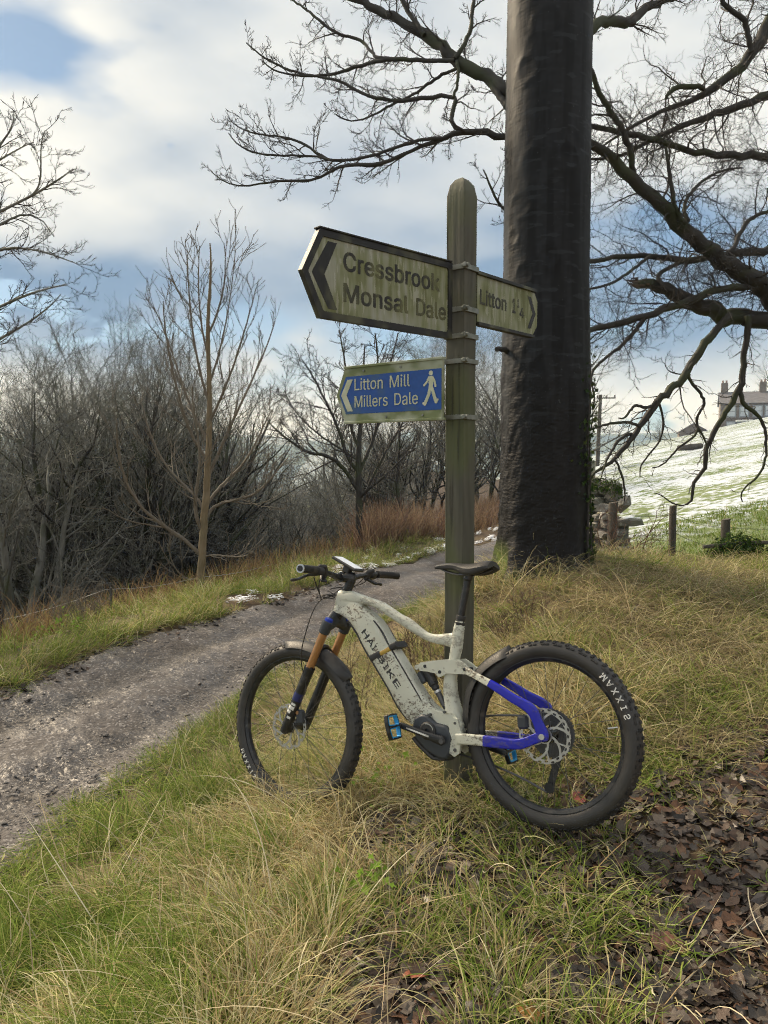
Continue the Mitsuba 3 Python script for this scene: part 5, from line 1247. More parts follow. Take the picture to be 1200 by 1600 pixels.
scene['stone_mat'] = two(P_(proc(lambda p, n, uv: mix((.07, .062, .058), (.25, .235, .225), fbm(p.x * 16, p.y * 16, p.z * 16, 3))), .7, specular=.3))
scene['mud_clod'] = two(P_(proc(lambda p, n, uv: mix((.028, .020, .016), (.075, .056, .046), fbm(p.x * 22, p.y * 22, p.z * 22, 3))), .42, specular=.5))
stones('track_stones', 15000, fan(-.62, .14, 3.0, 11), lambda x, y: (path_dist(x, y) > .03) * (.25 + .75 * (f2(x, y, 1.4, 77) > .5)), (.0028, .0085), 'stone_mat', 'small grey stones and crumbs trodden into the track', 5)
stones('mud_clods', 6000, fan(-.05, .58, 1.75, 4.2), lambda x, y: np.clip(leafy(x, y), 0, 1) * .9, (.006, .020), 'mud_clod', 'dark lumps of mud among the leaves', 6)
# old snow along the verge: crumbs and thin rags lying between the blades
scene['snow_mat'] = two(P_(proc(lambda p, n, uv: mix((.70, .73, .78), (.88, .90, .93), fbm(p.x * 25, p.y * 25, p.z * 25, 2))), .6, specular=.3))
rng = np.random.default_rng(12); C_, S_c = [], []
for t in np.linspace(.36, .90, 240):
    if rng.random() > sstep(.44, .66, t) * .40: continue
    tg = unit(_sl(min(1, t + .01)) - _sl(t)); nrm = np.array([-tg[1], tg[0]]); off = rng.uniform(-.04, .25) if rng.random() < .6 else rng.uniform(.25, 1.0)
    p = _sl(t) + nrm * off; m = rng.integers(24, 110); e = rng.normal(size=(m, 2)) * np.array([rng.uniform(.03, .10), rng.uniform(.012, .035)])
    C_.append(p + e[:, :1] * tg + e[:, 1:] * nrm); S_c.append(rng.uniform(.003, .011, m))
C_, S_c = np.vstack(C_), np.concatenate(S_c); m = len(C_)
si = trimesh.creation.icosphere(0); sv1, sf1 = np.array(si.vertices), np.array(si.faces)
V = sv1[None] * (S_c[:, None, None] * np.array([1.8, 1.4, .2])) * (1 + .3 * rng.normal(size=(m, len(sv1), 1)))
V[..., 0] += C_[:, :1]; V[..., 1] += C_[:, 1:]; V[..., 2] += (height(C_[:, 0], C_[:, 1]) + rng.uniform(.01, .07, m))[:, None]
put('snow', (V.reshape(-1, 3), (sf1[None] + (np.arange(m) * len(sv1))[:, None, None]).reshape(-1, 3)), 'snow_mat', False, 'thin rags of old snow along the grassy edge of the track', 'snow', kind='stuff')
# ---------------------------------------------------------------- bare trees
def bark_mat(key, a, b, moss=0.0, rough=.7):
    def fn(p, n, uv):
        k = fbm(p.x * 9, p.y * 9, p.z * 9, 3)
        c = mix(a, b, k)
        return mix(c, (.045, .062, .018), smoothstep(.48, .66, fbm(p.x * 3, p.y * 3, p.z * 3 + 4, 3)) * moss)
    scene[key] = two(P_(proc(fn), rough, specular=.35))
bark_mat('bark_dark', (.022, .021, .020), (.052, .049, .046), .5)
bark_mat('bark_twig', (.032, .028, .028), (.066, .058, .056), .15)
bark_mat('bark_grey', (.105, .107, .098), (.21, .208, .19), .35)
bark_mat('bark_ash', (.14, .105, .062), (.24, .19, .125), .15)
bark_mat('twig_ash', (.11, .090, .070), (.19, .165, .135), .1)
bark_mat('bark_red', (.075, .042, .032), (.12, .07, .055), .3)

def traced(pts, depth0, depth1, n, wobble=.0, seed=0, rmin=.004):
    """A limb measured from the photograph: (px, py, thickness in px) with its distance going from depth0 to depth1."""
    ds = np.linspace(depth0, depth1, len(pts))
    P = np.array([at(p[0], p[1], d) for p, d in zip(pts, ds)]); r = np.array([max(p[2] * d / FOC / 2 * .92, rmin) for p, d in zip(pts, ds)])
    Q, R = smooth_line(P, n, r)
    if wobble:
        rng = np.random.default_rng(seed); Q[1:-1] += wobble * rng.normal(size=(n - 2, 3)) * R[1:-1, None]
    return Q, R

def knobbly(Q, R, rng, sides=10, amp=.16):
    V, F = tubes(Q, R * (1 + amp * (rng.random(len(R)) - .5)), sides, True)
    return V, F

def twigs_on(lims, rng, spec, side_list=(4, 3, 3)):
    """Successive orders of twigs on limbs; spec: list of dicts for spawn. Returns a list of meshes."""
    out = []
    groups = [(Q[None], R[None]) for Q, R in lims]
    first = True
    cur = groups
    for o_i, sp_ in enumerate(spec):
        nxt = []
        for Q, R in cur:
            n = sp_['n'] if not callable(sp_['n']) else sp_['n'](float(np.linalg.norm(np.diff(Q[0], axis=0), axis=1).sum()))
            if n < 1: continue
            nxt.append(spawn(Q, R, n, sp_.get('t0', .08), sp_.get('t1', 1.0), sp_.get('Lr', .4), sp_['angle'], sp_['wob'], sp_['trop'], sp_['K'], sp_.get('rr', .5), rng, sp_.get('taper', .5), .45, sp_.get('tip', .0016), sp_.get('Lfix'), sp_.get('flat'), sp_.get('rmax', 9.0)))
        if not nxt: break
        Qa, Ra = np.concatenate([a for a, b in nxt]), np.concatenate([b for a, b in nxt])
        out.append(tubes(Qa, Ra, side_list[min(o_i, len(side_list) - 1)]))
        cur = [(Qa, Ra)]
    return out

rng = np.random.default_rng(2024)
# --- limbs of the big tree itself: to the left and the upper right, springing from behind the trunk
ML = [([(862, 172, 26), (792, 137, 24), (753, 117, 22), (706, 90, 20), (663, 55, 17), (612, 27, 14), (557, 0, 12), (470, -40, 8)], 6.15, 7.2),
      ([(765, 127, 10), (780, 149, 11), (792, 164, 12), (850, 200, 14)], 6.35, 6.1),
      ([(710, 94, 7), (655, 94, 7), (604, 94, 7), (565, 102, 6), (518, 117, 5), (467, 114, 4), (420, 94, 3), (385, 67, 2)], 6.5, 7.4),
      ([(604, 93, 6), (581, 82, 5), (565, 65, 5), (526, 51, 5), (487, 21, 4), (459, 2, 3), (430, -20, 2)], 6.75, 7.5),
      ([(856, 236, 13), (788, 215, 11), (757, 208, 11), (726, 206, 10), (682, 219, 8), (635, 239, 6), (581, 258, 7), (538, 258, 6), (498, 278, 4.5), (447, 282, 4), (389, 290, 3), (330, 268, 1.6)], 6.2, 6.6),
      ([(690, 216, 6), (628, 227, 5), (565, 247, 5), (510, 247, 4.5), (471, 223, 4), (416, 211, 3), (357, 184, 1.6)], 6.3, 6.9),
      ([(518, 250, 4), (459, 243, 3.5), (400, 239, 3), (357, 208, 1.6)], 6.5, 6.9),
      ([(724, 206, 8), (708, 172, 7), (710, 153, 7), (659, 153, 7), (612, 157, 6), (565, 145, 5), (526, 125, 4.5), (459, 117, 3.5), (410, 95, 2)], 6.3, 7.1),
      ([(714, 96, 6), (716, 117, 5), (708, 153, 5)], 6.5, 6.35),
      ([(716, 106, 5), (679, 125, 5), (643, 149, 4), (610, 165, 4), (573, 184, 3), (526, 180, 2)], 6.5, 7.0),
      ([(663, 55, 8), (640, 20, 7), (618, -20, 6), (600, -60, 5)], 6.7, 7.0),
      ([(710, 92, 8), (735, 45, 7), (740, 0, 6), (742, -50, 5)], 6.5, 6.9),
      ([(880, 80, 20), (925, 44, 16), (951, 31, 16), (976, 35, 16), (1002, 18, 14), (1039, 0, 11), (1110, -40, 8)], 6.1, 7.2),
      ([(900, 300, 6), (790, 330, 5), (772, 305, 4), (762, 280, 3), (755, 265, 2)], 6.2, 6.0),
      ([(860, 560, 8), (800, 549, 9), (776, 546, 9)], 6.0, 5.75)]
lims = []
for pts, a, b in ML:
    Q, R = traced(pts, a, b, 34 if len(pts) > 5 else 18, .25, len(lims)); lims.append((Q, R))
    put(nm('beech_tree__limb'), knobbly(Q, R, rng), 'bark_dark', 45)
labels['beech_tree__limb_014'] = {'label': 'short broken stub on the side of the trunk'}
tw = twigs_on([l for k, l in enumerate(lims) if k not in (1, 8, 14)], rng, [
    dict(n=lambda L: int(9 * L), angle=.80, wob=.17, trop=.045, K=8, rr=.55, Lfix=.42, taper=.55, t0=.10, tip=.0020, rmax=.008),
    dict(n=6, angle=.75, wob=.20, trop=.06, K=6, rr=.62, Lr=.42, taper=.4, t0=.15, tip=.0020),
    dict(n=4, angle=.75, wob=.20, trop=.07, K=4, rr=.7, Lr=.45, taper=.3, t0=.2, tip=.0018)], (5, 4, 3))
put('beech_tree__crown', cat_mesh(tw), 'bark_twig', True, kind='stuff')

# --- the tree to the right: heavy limbs reach in from a trunk outside the picture
RT = 'spreading_tree'
note(RT, 'dark mossy spreading tree whose broken and drooping limbs hang over the field', 'tree')
tb = at(1420, 800, 8.8); tz0 = height(np.array([tb[0]]), np.array([tb[1]]))[0]
TQ, TRr = smooth_line([(tb[0] + .1, tb[1], tz0 - .3), (tb[0] + .02, tb[1], tz0 + .6), (tb[0] - .05, tb[1], tz0 + 2.0), (tb[0] - .02, tb[1], tz0 + 3.4), (tb[0] + .15, tb[1] + .1, tz0 + 5.5), (tb[0] + .3, tb[1] + .2, tz0 + 8.5)], 40, np.array([.48, .40, .36, .33, .24, .10]))
put(RT + '__trunk', knobbly(TQ, TRr, rng, 20, .05), 'bark_dark', 50)
TK = (1415, 560)
RL = [([(1420, 600, 50), (1330, 545, 42), (1260, 495, 38), (1200, 455, 33), (1165, 430, 30), (1120, 400, 27), (1060, 350, 24), (1000, 290, 21), (925, 225, 15), (880, 195, 10)], 8.8, 7.6),
      ([(1420, 580, 46), (1320, 545, 36), (1260, 517, 32), (1200, 501, 30), (1160, 494, 27), (1125, 492, 28), (1093, 478, 26), (1053, 460, 24), (1027, 448, 19), (997, 445, 15)], 8.8, 8.0),
      ([(1420, 560, 30), (1300, 470, 18), (1230, 450, 13), (1168, 449, 12), (1120, 453, 12), (1083, 468, 13), (1045, 481, 13), (1008, 495, 12), (960, 507, 11), (919, 517, 9), (870, 530, 5)], 8.6, 7.4),
      ([(1140, 493, 13), (1131, 503, 12), (1101, 537, 14), (1085, 564, 13), (1064, 593, 13), (1027, 628, 12), (1000, 668, 10), (979, 695, 9), (960, 717, 7), (933, 736, 5), (917, 763, 3)], 8.2, 7.7),
      ([(988, 679, 6), (972, 684, 6), (958, 701, 5), (947, 722, 4), (940, 745, 2)], 7.9, 7.6),
      ([(1168, 494, 11), (1165, 530, 10), (1163, 567, 10), (1155, 607, 11), (1136, 640, 10), (1117, 675, 9), (1101, 715, 8), (1101, 733, 7), (1083, 757, 6), (1077, 787, 4), (1064, 790, 3), (1040, 779, 2), (1022, 770, 1.6)], 8.3, 8.6),
      ([(1157, 608, 8), (1176, 643, 7), (1187, 653, 6), (1197, 685, 5), (1195, 720, 4), (1181, 747, 4), (1163, 763, 3), (1160, 784, 2)], 8.4, 8.6),
      ([(1083, 568, 6), (1093, 613, 5), (1100, 632, 5), (1091, 648, 4.5), (1091, 667, 4), (1104, 696, 3), (1095, 715, 2)], 8.0, 8.2),
      ([(1091, 667, 4), (1083, 683, 4), (1061, 699, 3.5), (1045, 717, 3), (1019, 731, 2)], 8.1, 8.2),
      ([(1064, 592, 5), (1066, 600, 4), (1060, 605, 2)], 8.0, 8.0),
      ([(1027, 627, 5), (1018, 634, 5), (1010, 637, 5), (992, 634, 5), (980, 648, 4), (966, 653, 2)], 7.9, 7.7),
      ([(1000, 667, 5), (975, 660, 5), (945, 664, 4), (920, 672, 3)], 7.8, 7.5),
      ([(1030, 630, 4), (1036, 660, 4), (1030, 690, 3), (1010, 715, 3), (1000, 745, 2)], 8, 8.1),
      ([(960, 716, 4), (972, 745, 4), (976, 765, 3), (975, 785, 1.6)], 7.8, 7.9),
      ([(1420, 480, 26), (1300, 400, 18), (1200, 392, 14), (1127, 400, 12), (1072, 407, 11), (1017, 400, 9), (965, 403, 8), (918, 409, 7), (870, 418, 4)], 8.8, 7.8),
      ([(1420, 380, 26), (1320, 270, 18), (1200, 246, 14), (1145, 244, 12), (1090, 238, 11), (1039, 224, 10), (980, 209, 10), (921, 194, 8), (870, 180, 5)], 8.8, 7.8),
      ([(1420, 300, 24), (1300, 140, 18), (1200, 147, 14), (1145, 170, 12), (1101, 183, 10), (1072, 194, 9), (1024, 216, 7), (987, 235, 6), (921, 249, 4)], 8.9, 8.3),
      ([(1420, 220, 30), (1280, 20, 24), (1225, 10, 22), (1200, 40, 20), (1174, 81, 18), (1149, 110, 16), (1112, 139, 13), (1086, 154, 9), (1039, 172, 7), (985, 200, 5), (940, 230, 3)], 8.9, 8.2),
      ([(989, 275, 10), (987, 257, 10), (980, 220, 10), (965, 191, 10), (943, 158, 9), (925, 114, 8), (905, 60, 6)], 7.9, 7.6),
      ([(1174, 81, 9), (1168, 50, 9), (1160, 29, 9), (1140, 15, 8), (1127, -5, 7), (1110, -40, 5)], 8.5, 8.3),
      ([(1072, 350, 8), (1058, 330, 8), (1050, 300, 7), (1045, 262, 6), (1040, 230, 4)], 7.9, 7.9),
      ([(1075, 345, 7), (1070, 320, 6), (1090, 290, 5), (1120, 270, 4), (1160, 262, 3)], 8.0, 8.4),
      ([(1120, 400, 8), (1150, 380, 7), (1165, 350, 7), (1200, 330, 6), (1240, 320, 5)], 8.2, 8.6),
      ([(1050, 455, 7), (1030, 430, 7), (1060, 412, 6), (1085, 402, 4)], 8, 8.1),
      ([(1010, 494, 7), (990, 520, 6), (965, 545, 6), (945, 560, 5), (925, 585, 4), (927, 610, 3), (925, 640, 1.6)], 7.9, 7.5),
      ([(1017, 400, 6), (990, 420, 5), (960, 440, 5), (930, 450, 4), (890, 462, 3)], 8, 7.6),
      ([(1086, 154, 8), (1100, 140, 7), (1080, 135, 9), (1050, 140, 8), (1040, 155, 5)], 8.2, 8.1)]
rl = []
for pts, a, b in RL:
    Q, R = traced(pts, a, b, 40 if len(pts) > 6 else 22, .22, 50 + len(rl), .0035); rl.append((Q, R))
    put(nm(RT + '__limb'), knobbly(Q, R, rng, 10, .12), 'bark_dark', 45)
labels[RT + '__limb_001'] = {'label': 'thick mossy limb snapped off at its splintered end'}
# pale splinters on the broken end
bq = at(997, 445, 8.0); bd = unit(at(985, 443, 8.0) - at(1020, 449, 8.0)); sp_m = []
for k in range(9):
    o = bq + .035 * rng.normal(size=3); sp_m.append(tubes(np.array([o - bd * .03, o + bd * rng.uniform(.02, .09) + .01 * rng.normal(size=3)]), np.array([.018, .003]), 5, True))
put(RT + '__splinter', cat_mesh(sp_m), 'bark_red', False, kind='stuff')
dense = [l for k, l in enumerate(rl) if k in (0, 2, 14, 15, 16, 17, 18, 19, 20, 21, 22, 23, 25, 26)]
tw = twigs_on(dense, rng, [
    dict(n=lambda L: int(9.5 * L), angle=.95, wob=.28, trop=.012, K=9, rr=.40, Lfix=.80, taper=.4, t0=.02, tip=.0026, rmax=.0095),
    dict(n=6, angle=.85, wob=.32, trop=.015, K=7, rr=.60, Lr=.48, taper=.4, t0=.1, tip=.0021),
    dict(n=5, angle=.85, wob=.32, trop=.02, K=5, rr=.65, Lr=.48, taper=.3, t0=.15, tip=.0017)], (4, 3, 3))
droop = [l for k, l in enumerate(rl) if k in (3, 4, 5, 6, 7, 8, 11, 12, 24)]
tw += twigs_on(droop, rng, [
    dict(n=lambda L: int(7 * L), angle=.9, wob=.22, trop=-.03, K=7, rr=.38, Lfix=.26, taper=.3, t0=.05, tip=.0024, rmax=.007),
    dict(n=2, angle=.8, wob=.25, trop=.0, K=5, rr=.6, Lr=.4, taper=.3, t0=.2, tip=.0022)], (5, 4))
tw += twigs_on([rl[1], rl[2], rl[3], rl[24]], rng, [
    dict(n=lambda L: int(3 * L), angle=1.0, wob=.22, trop=-.02, K=9, rr=.22, Lfix=.75, taper=.4, t0=.25, tip=.0026, rmax=.010),
    dict(n=6, angle=.8, wob=.26, trop=.01, K=6, rr=.55, Lr=.42, taper=.3, t0=.15, tip=.0024),
    dict(n=4, angle=.8, wob=.26, trop=.02, K=4, rr=.65, Lr=.45, taper=.3, t0=.2, tip=.0022)], (5, 4, 3))
put(RT + '__crown', cat_mesh(tw), 'bark_twig', True, kind='stuff')

# --- pale ash sapling at the edge of the verge
AS = 'ash_sapling'
note(AS, 'slender pale-barked sapling with upswept bare branches at the edge of the verge', 'tree')
ad = 10.2
AQ, AR = traced([(311, 962, 16), (312, 935, 14), (316, 860, 13), (322, 780, 12), (326, 700, 10), (327, 600, 8), (325, 500, 6), (329, 430, 4), (328, 380, 2)], ad, ad, 50, .08, 3)
put(AS + '__trunk', knobbly(AQ, AR, rng, 12, .04), 'bark_ash', 50)
AL = [([(310, 865, 7), (280, 838, 6.5), (240, 810, 5.5), (215, 785, 5), (195, 745, 4), (184, 700, 3), (183, 660, 2)], ad, ad - .7), ([(318, 832, 7), (306, 800, 6), (308, 760, 5), (312, 720, 4), (306, 660, 3), (300, 600, 2)], ad, ad - .3),
      ([(322, 805, 6), (300, 770, 5), (270, 740, 4), (240, 690, 3), (225, 640, 2)], ad, ad + .4), ([(323, 790, 6), (345, 760, 5), (375, 730, 4), (400, 690, 3), (425, 640, 2)], ad, ad + .5), ([(325, 745, 6), (345, 700, 5), (372, 640, 4), (400, 580, 3), (430, 500, 1.6)], ad, ad + .3),
      ([(326, 720, 6), (300, 680, 5), (280, 620, 4), (262, 540, 3), (255, 470, 1.6)], ad, ad - .3), ([(326, 690, 5), (300, 640, 4), (275, 570, 3), (240, 480, 1.6)], ad, ad + .5), ([(327, 660, 5), (350, 610, 4), (375, 540, 3), (400, 450, 1.6)], ad, ad - .4),
      ([(327, 630, 5), (310, 570, 4), (298, 490, 3), (292, 390, 1.6)], ad, ad - .2), ([(327, 600, 4), (345, 540, 3), (360, 460, 2), (368, 390, 1.4)], ad, ad + .2), ([(326, 560, 4), (314, 500, 3), (310, 440, 2), (312, 385, 1.4)], ad, ad + .3), ([(326, 520, 4), (345, 470, 3), (352, 420, 2), (350, 380, 1.4)], ad, ad - .2),
      ([(322, 810, 6), (350, 785, 5), (390, 775, 4), (430, 740, 3), (450, 715, 2)], ad, ad + .3), ([(312, 905, 3), (285, 900, 2.5), (270, 880, 2), (262, 850, 1.6)], ad, ad - .2), ([(318, 870, 3.5), (345, 868, 3), (375, 870, 2.5), (395, 862, 1.6)], ad, ad - .2)]
al = [traced(p, a, b, 26, .15, 70 + k, .003) for k, (p, a, b) in enumerate(AL)]
for Q, R in al:
    put(nm(AS + '__limb'), knobbly(Q, R, rng, 7, .06), 'twig_ash', 50)
tw = twigs_on(al, rng, [dict(n=lambda L: int(5.5 * L) + 1, angle=.62, wob=.10, trop=.11, K=8, rr=.5, Lfix=.75, taper=.5, t0=.12, tip=.0042), dict(n=4, angle=.6, wob=.12, trop=.10, K=6, rr=.62, Lr=.45, taper=.3, t0=.2, tip=.0038)], (4, 3))
put(AS + '__crown', cat_mesh(tw), 'twig_ash', True, kind='stuff')

# --- prototypes of woodland trees (units: metres, standing at the origin)
def proto(seed, h, stems, spread, r0, n1, n2, n3, ang1, trop, wob=.12, tip=.004, side=False, L1=.42):
    rng = np.random.default_rng(seed); S = []
    for k in range(stems):
        a = 2 * np.pi * (k + rng.uniform(-.3, .3)) / max(stems, 1); lean = spread * rng.uniform(.45, 1.1) if stems > 1 else spread * .25
        d = unit(np.array([math.cos(a) * math.sin(lean), math.sin(a) * math.sin(lean), math.cos(lean)])); P = [np.array([math.cos(a), math.sin(a), 0]) * r0 * (1.1 if stems > 1 else 0) + [0, 0, -.6]]
        for i in range(15):
            d = unit(d + wob * .95 * rng.normal(size=3) + np.array([0, 0, trop * .8])); P.append(P[-1] + d * (h * rng.uniform(.95, 1.05) + .6) / 15)
        S.append((np.array(P), r0 * rng.uniform(.7, 1.2) * np.maximum((1 - np.linspace(0, 1, 16)) ** 1.15, .03)))
    SQ, SR = np.array([s[0] for s in S]), np.array([s[1] for s in S])
    trunk = tubes(SQ, SR, 8)
    Q1, R1 = spawn(SQ, SR, n1, .16 if not side else .05, .98, L1, ang1, wob, trop, 9, .46, rng, .55, .35, tip * 1.2)
    Q2, R2 = spawn(Q1, R1, n2, .12, 1, .46, .70, wob * 1.15, trop * .8, 6, .58, rng, .45, .4, tip)
    Q3, R3 = spawn(Q2, R2, n3, .15, 1, .48, .70, wob * 1.3, trop * .7, 4, .65, rng, .35, .4, tip * .8)
    return cat_mesh([trunk, tubes(Q1, R1, 5)]), cat_mesh([tubes(Q2, R2, 3), tubes(Q3, R3, 3)])
PR = {'multi': proto(1, 7.2, 6, .40, .20, 19, 8, 5, .62, .075, tip=.0036, side=True), 'multi2': proto(2, 6.6, 4, .34, .19, 26, 8, 5, .72, .06, tip=.0036, side=True),
      'tall': proto(3, 11, 1, .25, .19, 34, 8, 6, .80, .06, tip=.0048), 'tall2': proto(4, 10, 2, .16, .15, 22, 8, 6, .72, .07, tip=.0048),
      'scrub': proto(5, 3.6, 9, .75, .045, 9, 6, 4, .8, .03, .17, tip=.0038, side=True), 'broad': proto(6, 8, 3, .38, .20, 16, 8, 6, .85, .04, tip=.0055, side=True)}
PLY = {}
def plant(name, kind, px, py, d, scale, yaw, mat_t, mat_c, label, group=None, zs=1.0, dz=0.0):
    o = at(px, py, d); z = height(np.array([o[0]]), np.array([o[1]]))[0] + dz
    if scale > 20:                                       # given as the height at which its top is seen
        hgt = max(v[:, 2].max() for v, f in PR[kind]); scale = (at(px, scale, d)[2] - z) / hgt
    key = nm(name)
    for part, k in (('trunk', 0), ('crown', 1)):
        m = mat_t if k == 0 else mat_c
        if (kind, k, m) not in PLY:
            PLY[kind, k, m] = ply(PR[kind][k], m, True)
        scene[f'{key}__{part}'] = {**PLY[kind, k, m], 'to_world': T().translate([o[0], o[1], z]).rotate([0, 0, 1], yaw).scale([scale, scale, scale * zs])}
    note(key, label, 'tree', group); note(key + '__crown', kind='stuff')
    return key
# named trees of the left wood
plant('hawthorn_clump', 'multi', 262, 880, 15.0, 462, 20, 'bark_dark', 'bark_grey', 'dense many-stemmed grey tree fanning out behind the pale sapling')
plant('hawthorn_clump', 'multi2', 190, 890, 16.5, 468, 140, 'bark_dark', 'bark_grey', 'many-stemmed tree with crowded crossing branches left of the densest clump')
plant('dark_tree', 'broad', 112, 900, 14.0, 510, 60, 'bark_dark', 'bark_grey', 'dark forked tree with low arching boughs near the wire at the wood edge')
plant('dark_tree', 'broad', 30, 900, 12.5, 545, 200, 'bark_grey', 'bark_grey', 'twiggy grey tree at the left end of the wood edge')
# tree in the middle with a long low left branch
MT = 'young_tree'
note(MT, 'young dark tree with a forked trunk and a long low left branch beyond the track', 'tree')
md = 14.3
MQ, MR = traced([(563, 880, 15), (562, 855, 13), (561, 800, 12), (560, 750, 12), (560, 715, 10), (562, 680, 8), (566, 640, 6), (568, 590, 4), (570, 540, 2)], md, md, 40, .06, 4)
put(MT + '__trunk', knobbly(MQ, MR, rng, 12, .05), 'bark_dark', 50)
mlm = [([(559, 768, 7), (537, 733, 7), (510, 712, 6), (483, 707, 5), (455, 690, 4), (433, 673, 3), (412, 645, 2)], md, md - 1), ([(558, 735, 6), (540, 705, 6), (528, 670, 5), (510, 630, 4), (490, 590, 3), (470, 560, 2)], md, md - .4), ([(562, 740, 6), (578, 700, 6), (592, 655, 5), (600, 610, 4), (612, 560, 3), (622, 520, 2)], md, md + .3),
       ([(561, 780, 5), (575, 765, 5), (600, 745, 4), (625, 720, 3), (650, 700, 2)], md, md - .6), ([(562, 800, 5), (590, 730, 5), (612, 690, 4), (630, 660, 3)], md + .4, md + .8), ([(561, 700, 5), (548, 660, 5), (545, 610, 4), (538, 560, 3), (530, 515, 2)], md, md + .4), ([(565, 650, 4), (585, 610, 4), (590, 560, 3), (586, 520, 2)], md, md - .4), ([(560, 720, 4), (530, 700, 4), (500, 680, 3), (460, 640, 2), (445, 610, 2)], md, md + .8)]
ml_ = [traced(p, a, b, 24, .2, 90 + k, .005) for k, (p, a, b) in enumerate(mlm)]
for Q, R in ml_:
    put(nm(MT + '__limb'), knobbly(Q, R, rng, 7, .08), 'bark_dark', 50)
tw = twigs_on(ml_, rng, [dict(n=lambda L: int(5 * L) + 2, angle=.75, wob=.15, trop=.05, K=8, rr=.5, Lfix=.85, taper=.5, t0=.15, tip=.0052), dict(n=6, angle=.7, wob=.18, trop=.05, K=6, rr=.6, Lr=.45, taper=.3, t0=.15, tip=.0048), dict(n=3, angle=.7, wob=.18, trop=.05, K=4, rr=.7, Lr=.45, taper=.3, t0=.2, tip=.004)], (4, 3, 3))
put(MT + '__crown', cat_mesh(tw), 'bark_twig', True, kind='stuff')
# tree beyond the left edge of the picture whose branch tips reach in
LT = 'edge_tree'
note(LT, 'bare tree at the left edge whose fine branch tips reach in against the cloud', 'tree')
lo = at(-330, 900, 9.0); lz = height(np.array([lo[0]]), np.array([lo[1]]))[0]
q, r = smooth_line([(lo[0], lo[1], lz - .3), (lo[0] + .05, lo[1], lz + 2), (lo[0], lo[1], lz + 4), (lo[0] + .2, lo[1], lz + 6.5), (lo[0] + .3, lo[1], lz + 9)], 24, np.array([.22, .18, .15, .10, .03]))
put(LT + '__trunk', knobbly(q, r, rng, 12, .05), 'bark_grey', 50)
ll = [([(-330, 560, 16), (-150, 450, 10), (-60, 365, 7), (0, 330, 5), (60, 300, 4), (92, 280, 3), (114, 264, 1.5)], 9, 8.6), ([(-330, 480, 14), (-120, 330, 8), (-40, 270, 5), (0, 228, 4), (20, 192, 2), (22, 172, 1.2)], 9, 9.2), ([(40, 310, 3), (60, 290, 3), (64, 248, 2.4), (70, 204, 1.3)], 8.7, 8.6), ([(-330, 620, 14), (-100, 470, 7), (0, 390, 4), (60, 392, 3), (120, 412, 1.5)], 9, 8.4),
      ([(-330, 660, 14), (-100, 540, 8), (0, 480, 5), (60, 455, 3.4), (105, 445, 1.8)], 9, 8.8), ([(-330, 600, 12), (-100, 420, 7), (0, 350, 4), (40, 335, 3), (85, 370, 1.6)], 9, 9.6), ([(-330, 420, 12), (-100, 300, 6), (-20, 262, 4), (25, 235, 2.4), (52, 222, 1.3)], 9, 8.9), ([(-330, 720, 14), (-120, 600, 8), (-20, 540, 5), (50, 500, 3), (95, 460, 1.8)], 9, 9.4)]
ll_ = [traced(p, a, b, 26, .18, 120 + k, .003) for k, (p, a, b) in enumerate(ll)]
for Q, R in ll_:
    put(nm(LT + '__limb'), knobbly(Q, R, rng, 7, .08), 'bark_grey', 50)
tw = twigs_on(ll_, rng, [dict(n=lambda L: int(6 * L) + 3, angle=.75, wob=.16, trop=.05, K=8, rr=.5, Lfix=.50, taper=.45, t0=.40, tip=.0032), dict(n=5, angle=.7, wob=.18, trop=.06, K=6, rr=.62, Lr=.45, taper=.3, t0=.15, tip=.0028), dict(n=3, angle=.7, wob=.18, trop=.06, K=4, rr=.7, Lr=.45, taper=.3, t0=.2, tip=.0024)], (4, 3, 3))
put(LT + '__crown', cat_mesh(tw), 'bark_twig', True, kind='stuff')
# the rest of the wood
r2 = np.random.default_rng(31)
W1 = 'bare grey tree in the wood below the verge'
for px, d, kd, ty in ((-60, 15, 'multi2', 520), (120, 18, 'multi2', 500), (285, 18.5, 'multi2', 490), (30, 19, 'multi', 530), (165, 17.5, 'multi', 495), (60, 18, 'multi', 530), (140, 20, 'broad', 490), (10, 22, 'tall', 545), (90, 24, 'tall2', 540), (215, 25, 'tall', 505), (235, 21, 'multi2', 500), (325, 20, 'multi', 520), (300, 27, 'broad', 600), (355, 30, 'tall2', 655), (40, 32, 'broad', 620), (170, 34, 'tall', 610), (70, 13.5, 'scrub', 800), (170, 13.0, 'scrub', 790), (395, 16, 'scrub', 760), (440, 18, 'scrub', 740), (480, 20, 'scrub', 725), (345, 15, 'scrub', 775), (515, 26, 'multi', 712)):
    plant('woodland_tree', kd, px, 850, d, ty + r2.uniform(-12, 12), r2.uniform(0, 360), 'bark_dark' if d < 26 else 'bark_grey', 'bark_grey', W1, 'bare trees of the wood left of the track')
W2 = 'dark upright tree in the plantation beyond the bend of the track'
for px, d, kd, ty in ((642, 24, 'tall', 540), (657, 27, 'tall2', 520), (690, 30, 'tall2', 510), (712, 27, 'tall', 505), (757, 26, 'tall2', 490), (775, 29, 'tall', 480), (800, 27, 'tall2', 500), (625, 31, 'tall2', 560), (735, 36, 'tall', 500), (610, 27, 'multi2', 620), (590, 32, 'broad', 600), (768, 23.5, 'tall', 540), (670, 38, 'tall', 530), (820, 33, 'tall', 500)):
    plant('plantation_tree', kd, px, 790, d, ty + r2.uniform(-15, 15), r2.uniform(0, 360), 'bark_dark', 'bark_grey', W2, 'dark trees beyond the bend of the track')
plant('field_tree', 'broad', 893, 700, 46, 462, 40, 'bark_grey', 'bark_grey', 'pale bare tree beyond the wall behind the telegraph pole', zs=1.0)
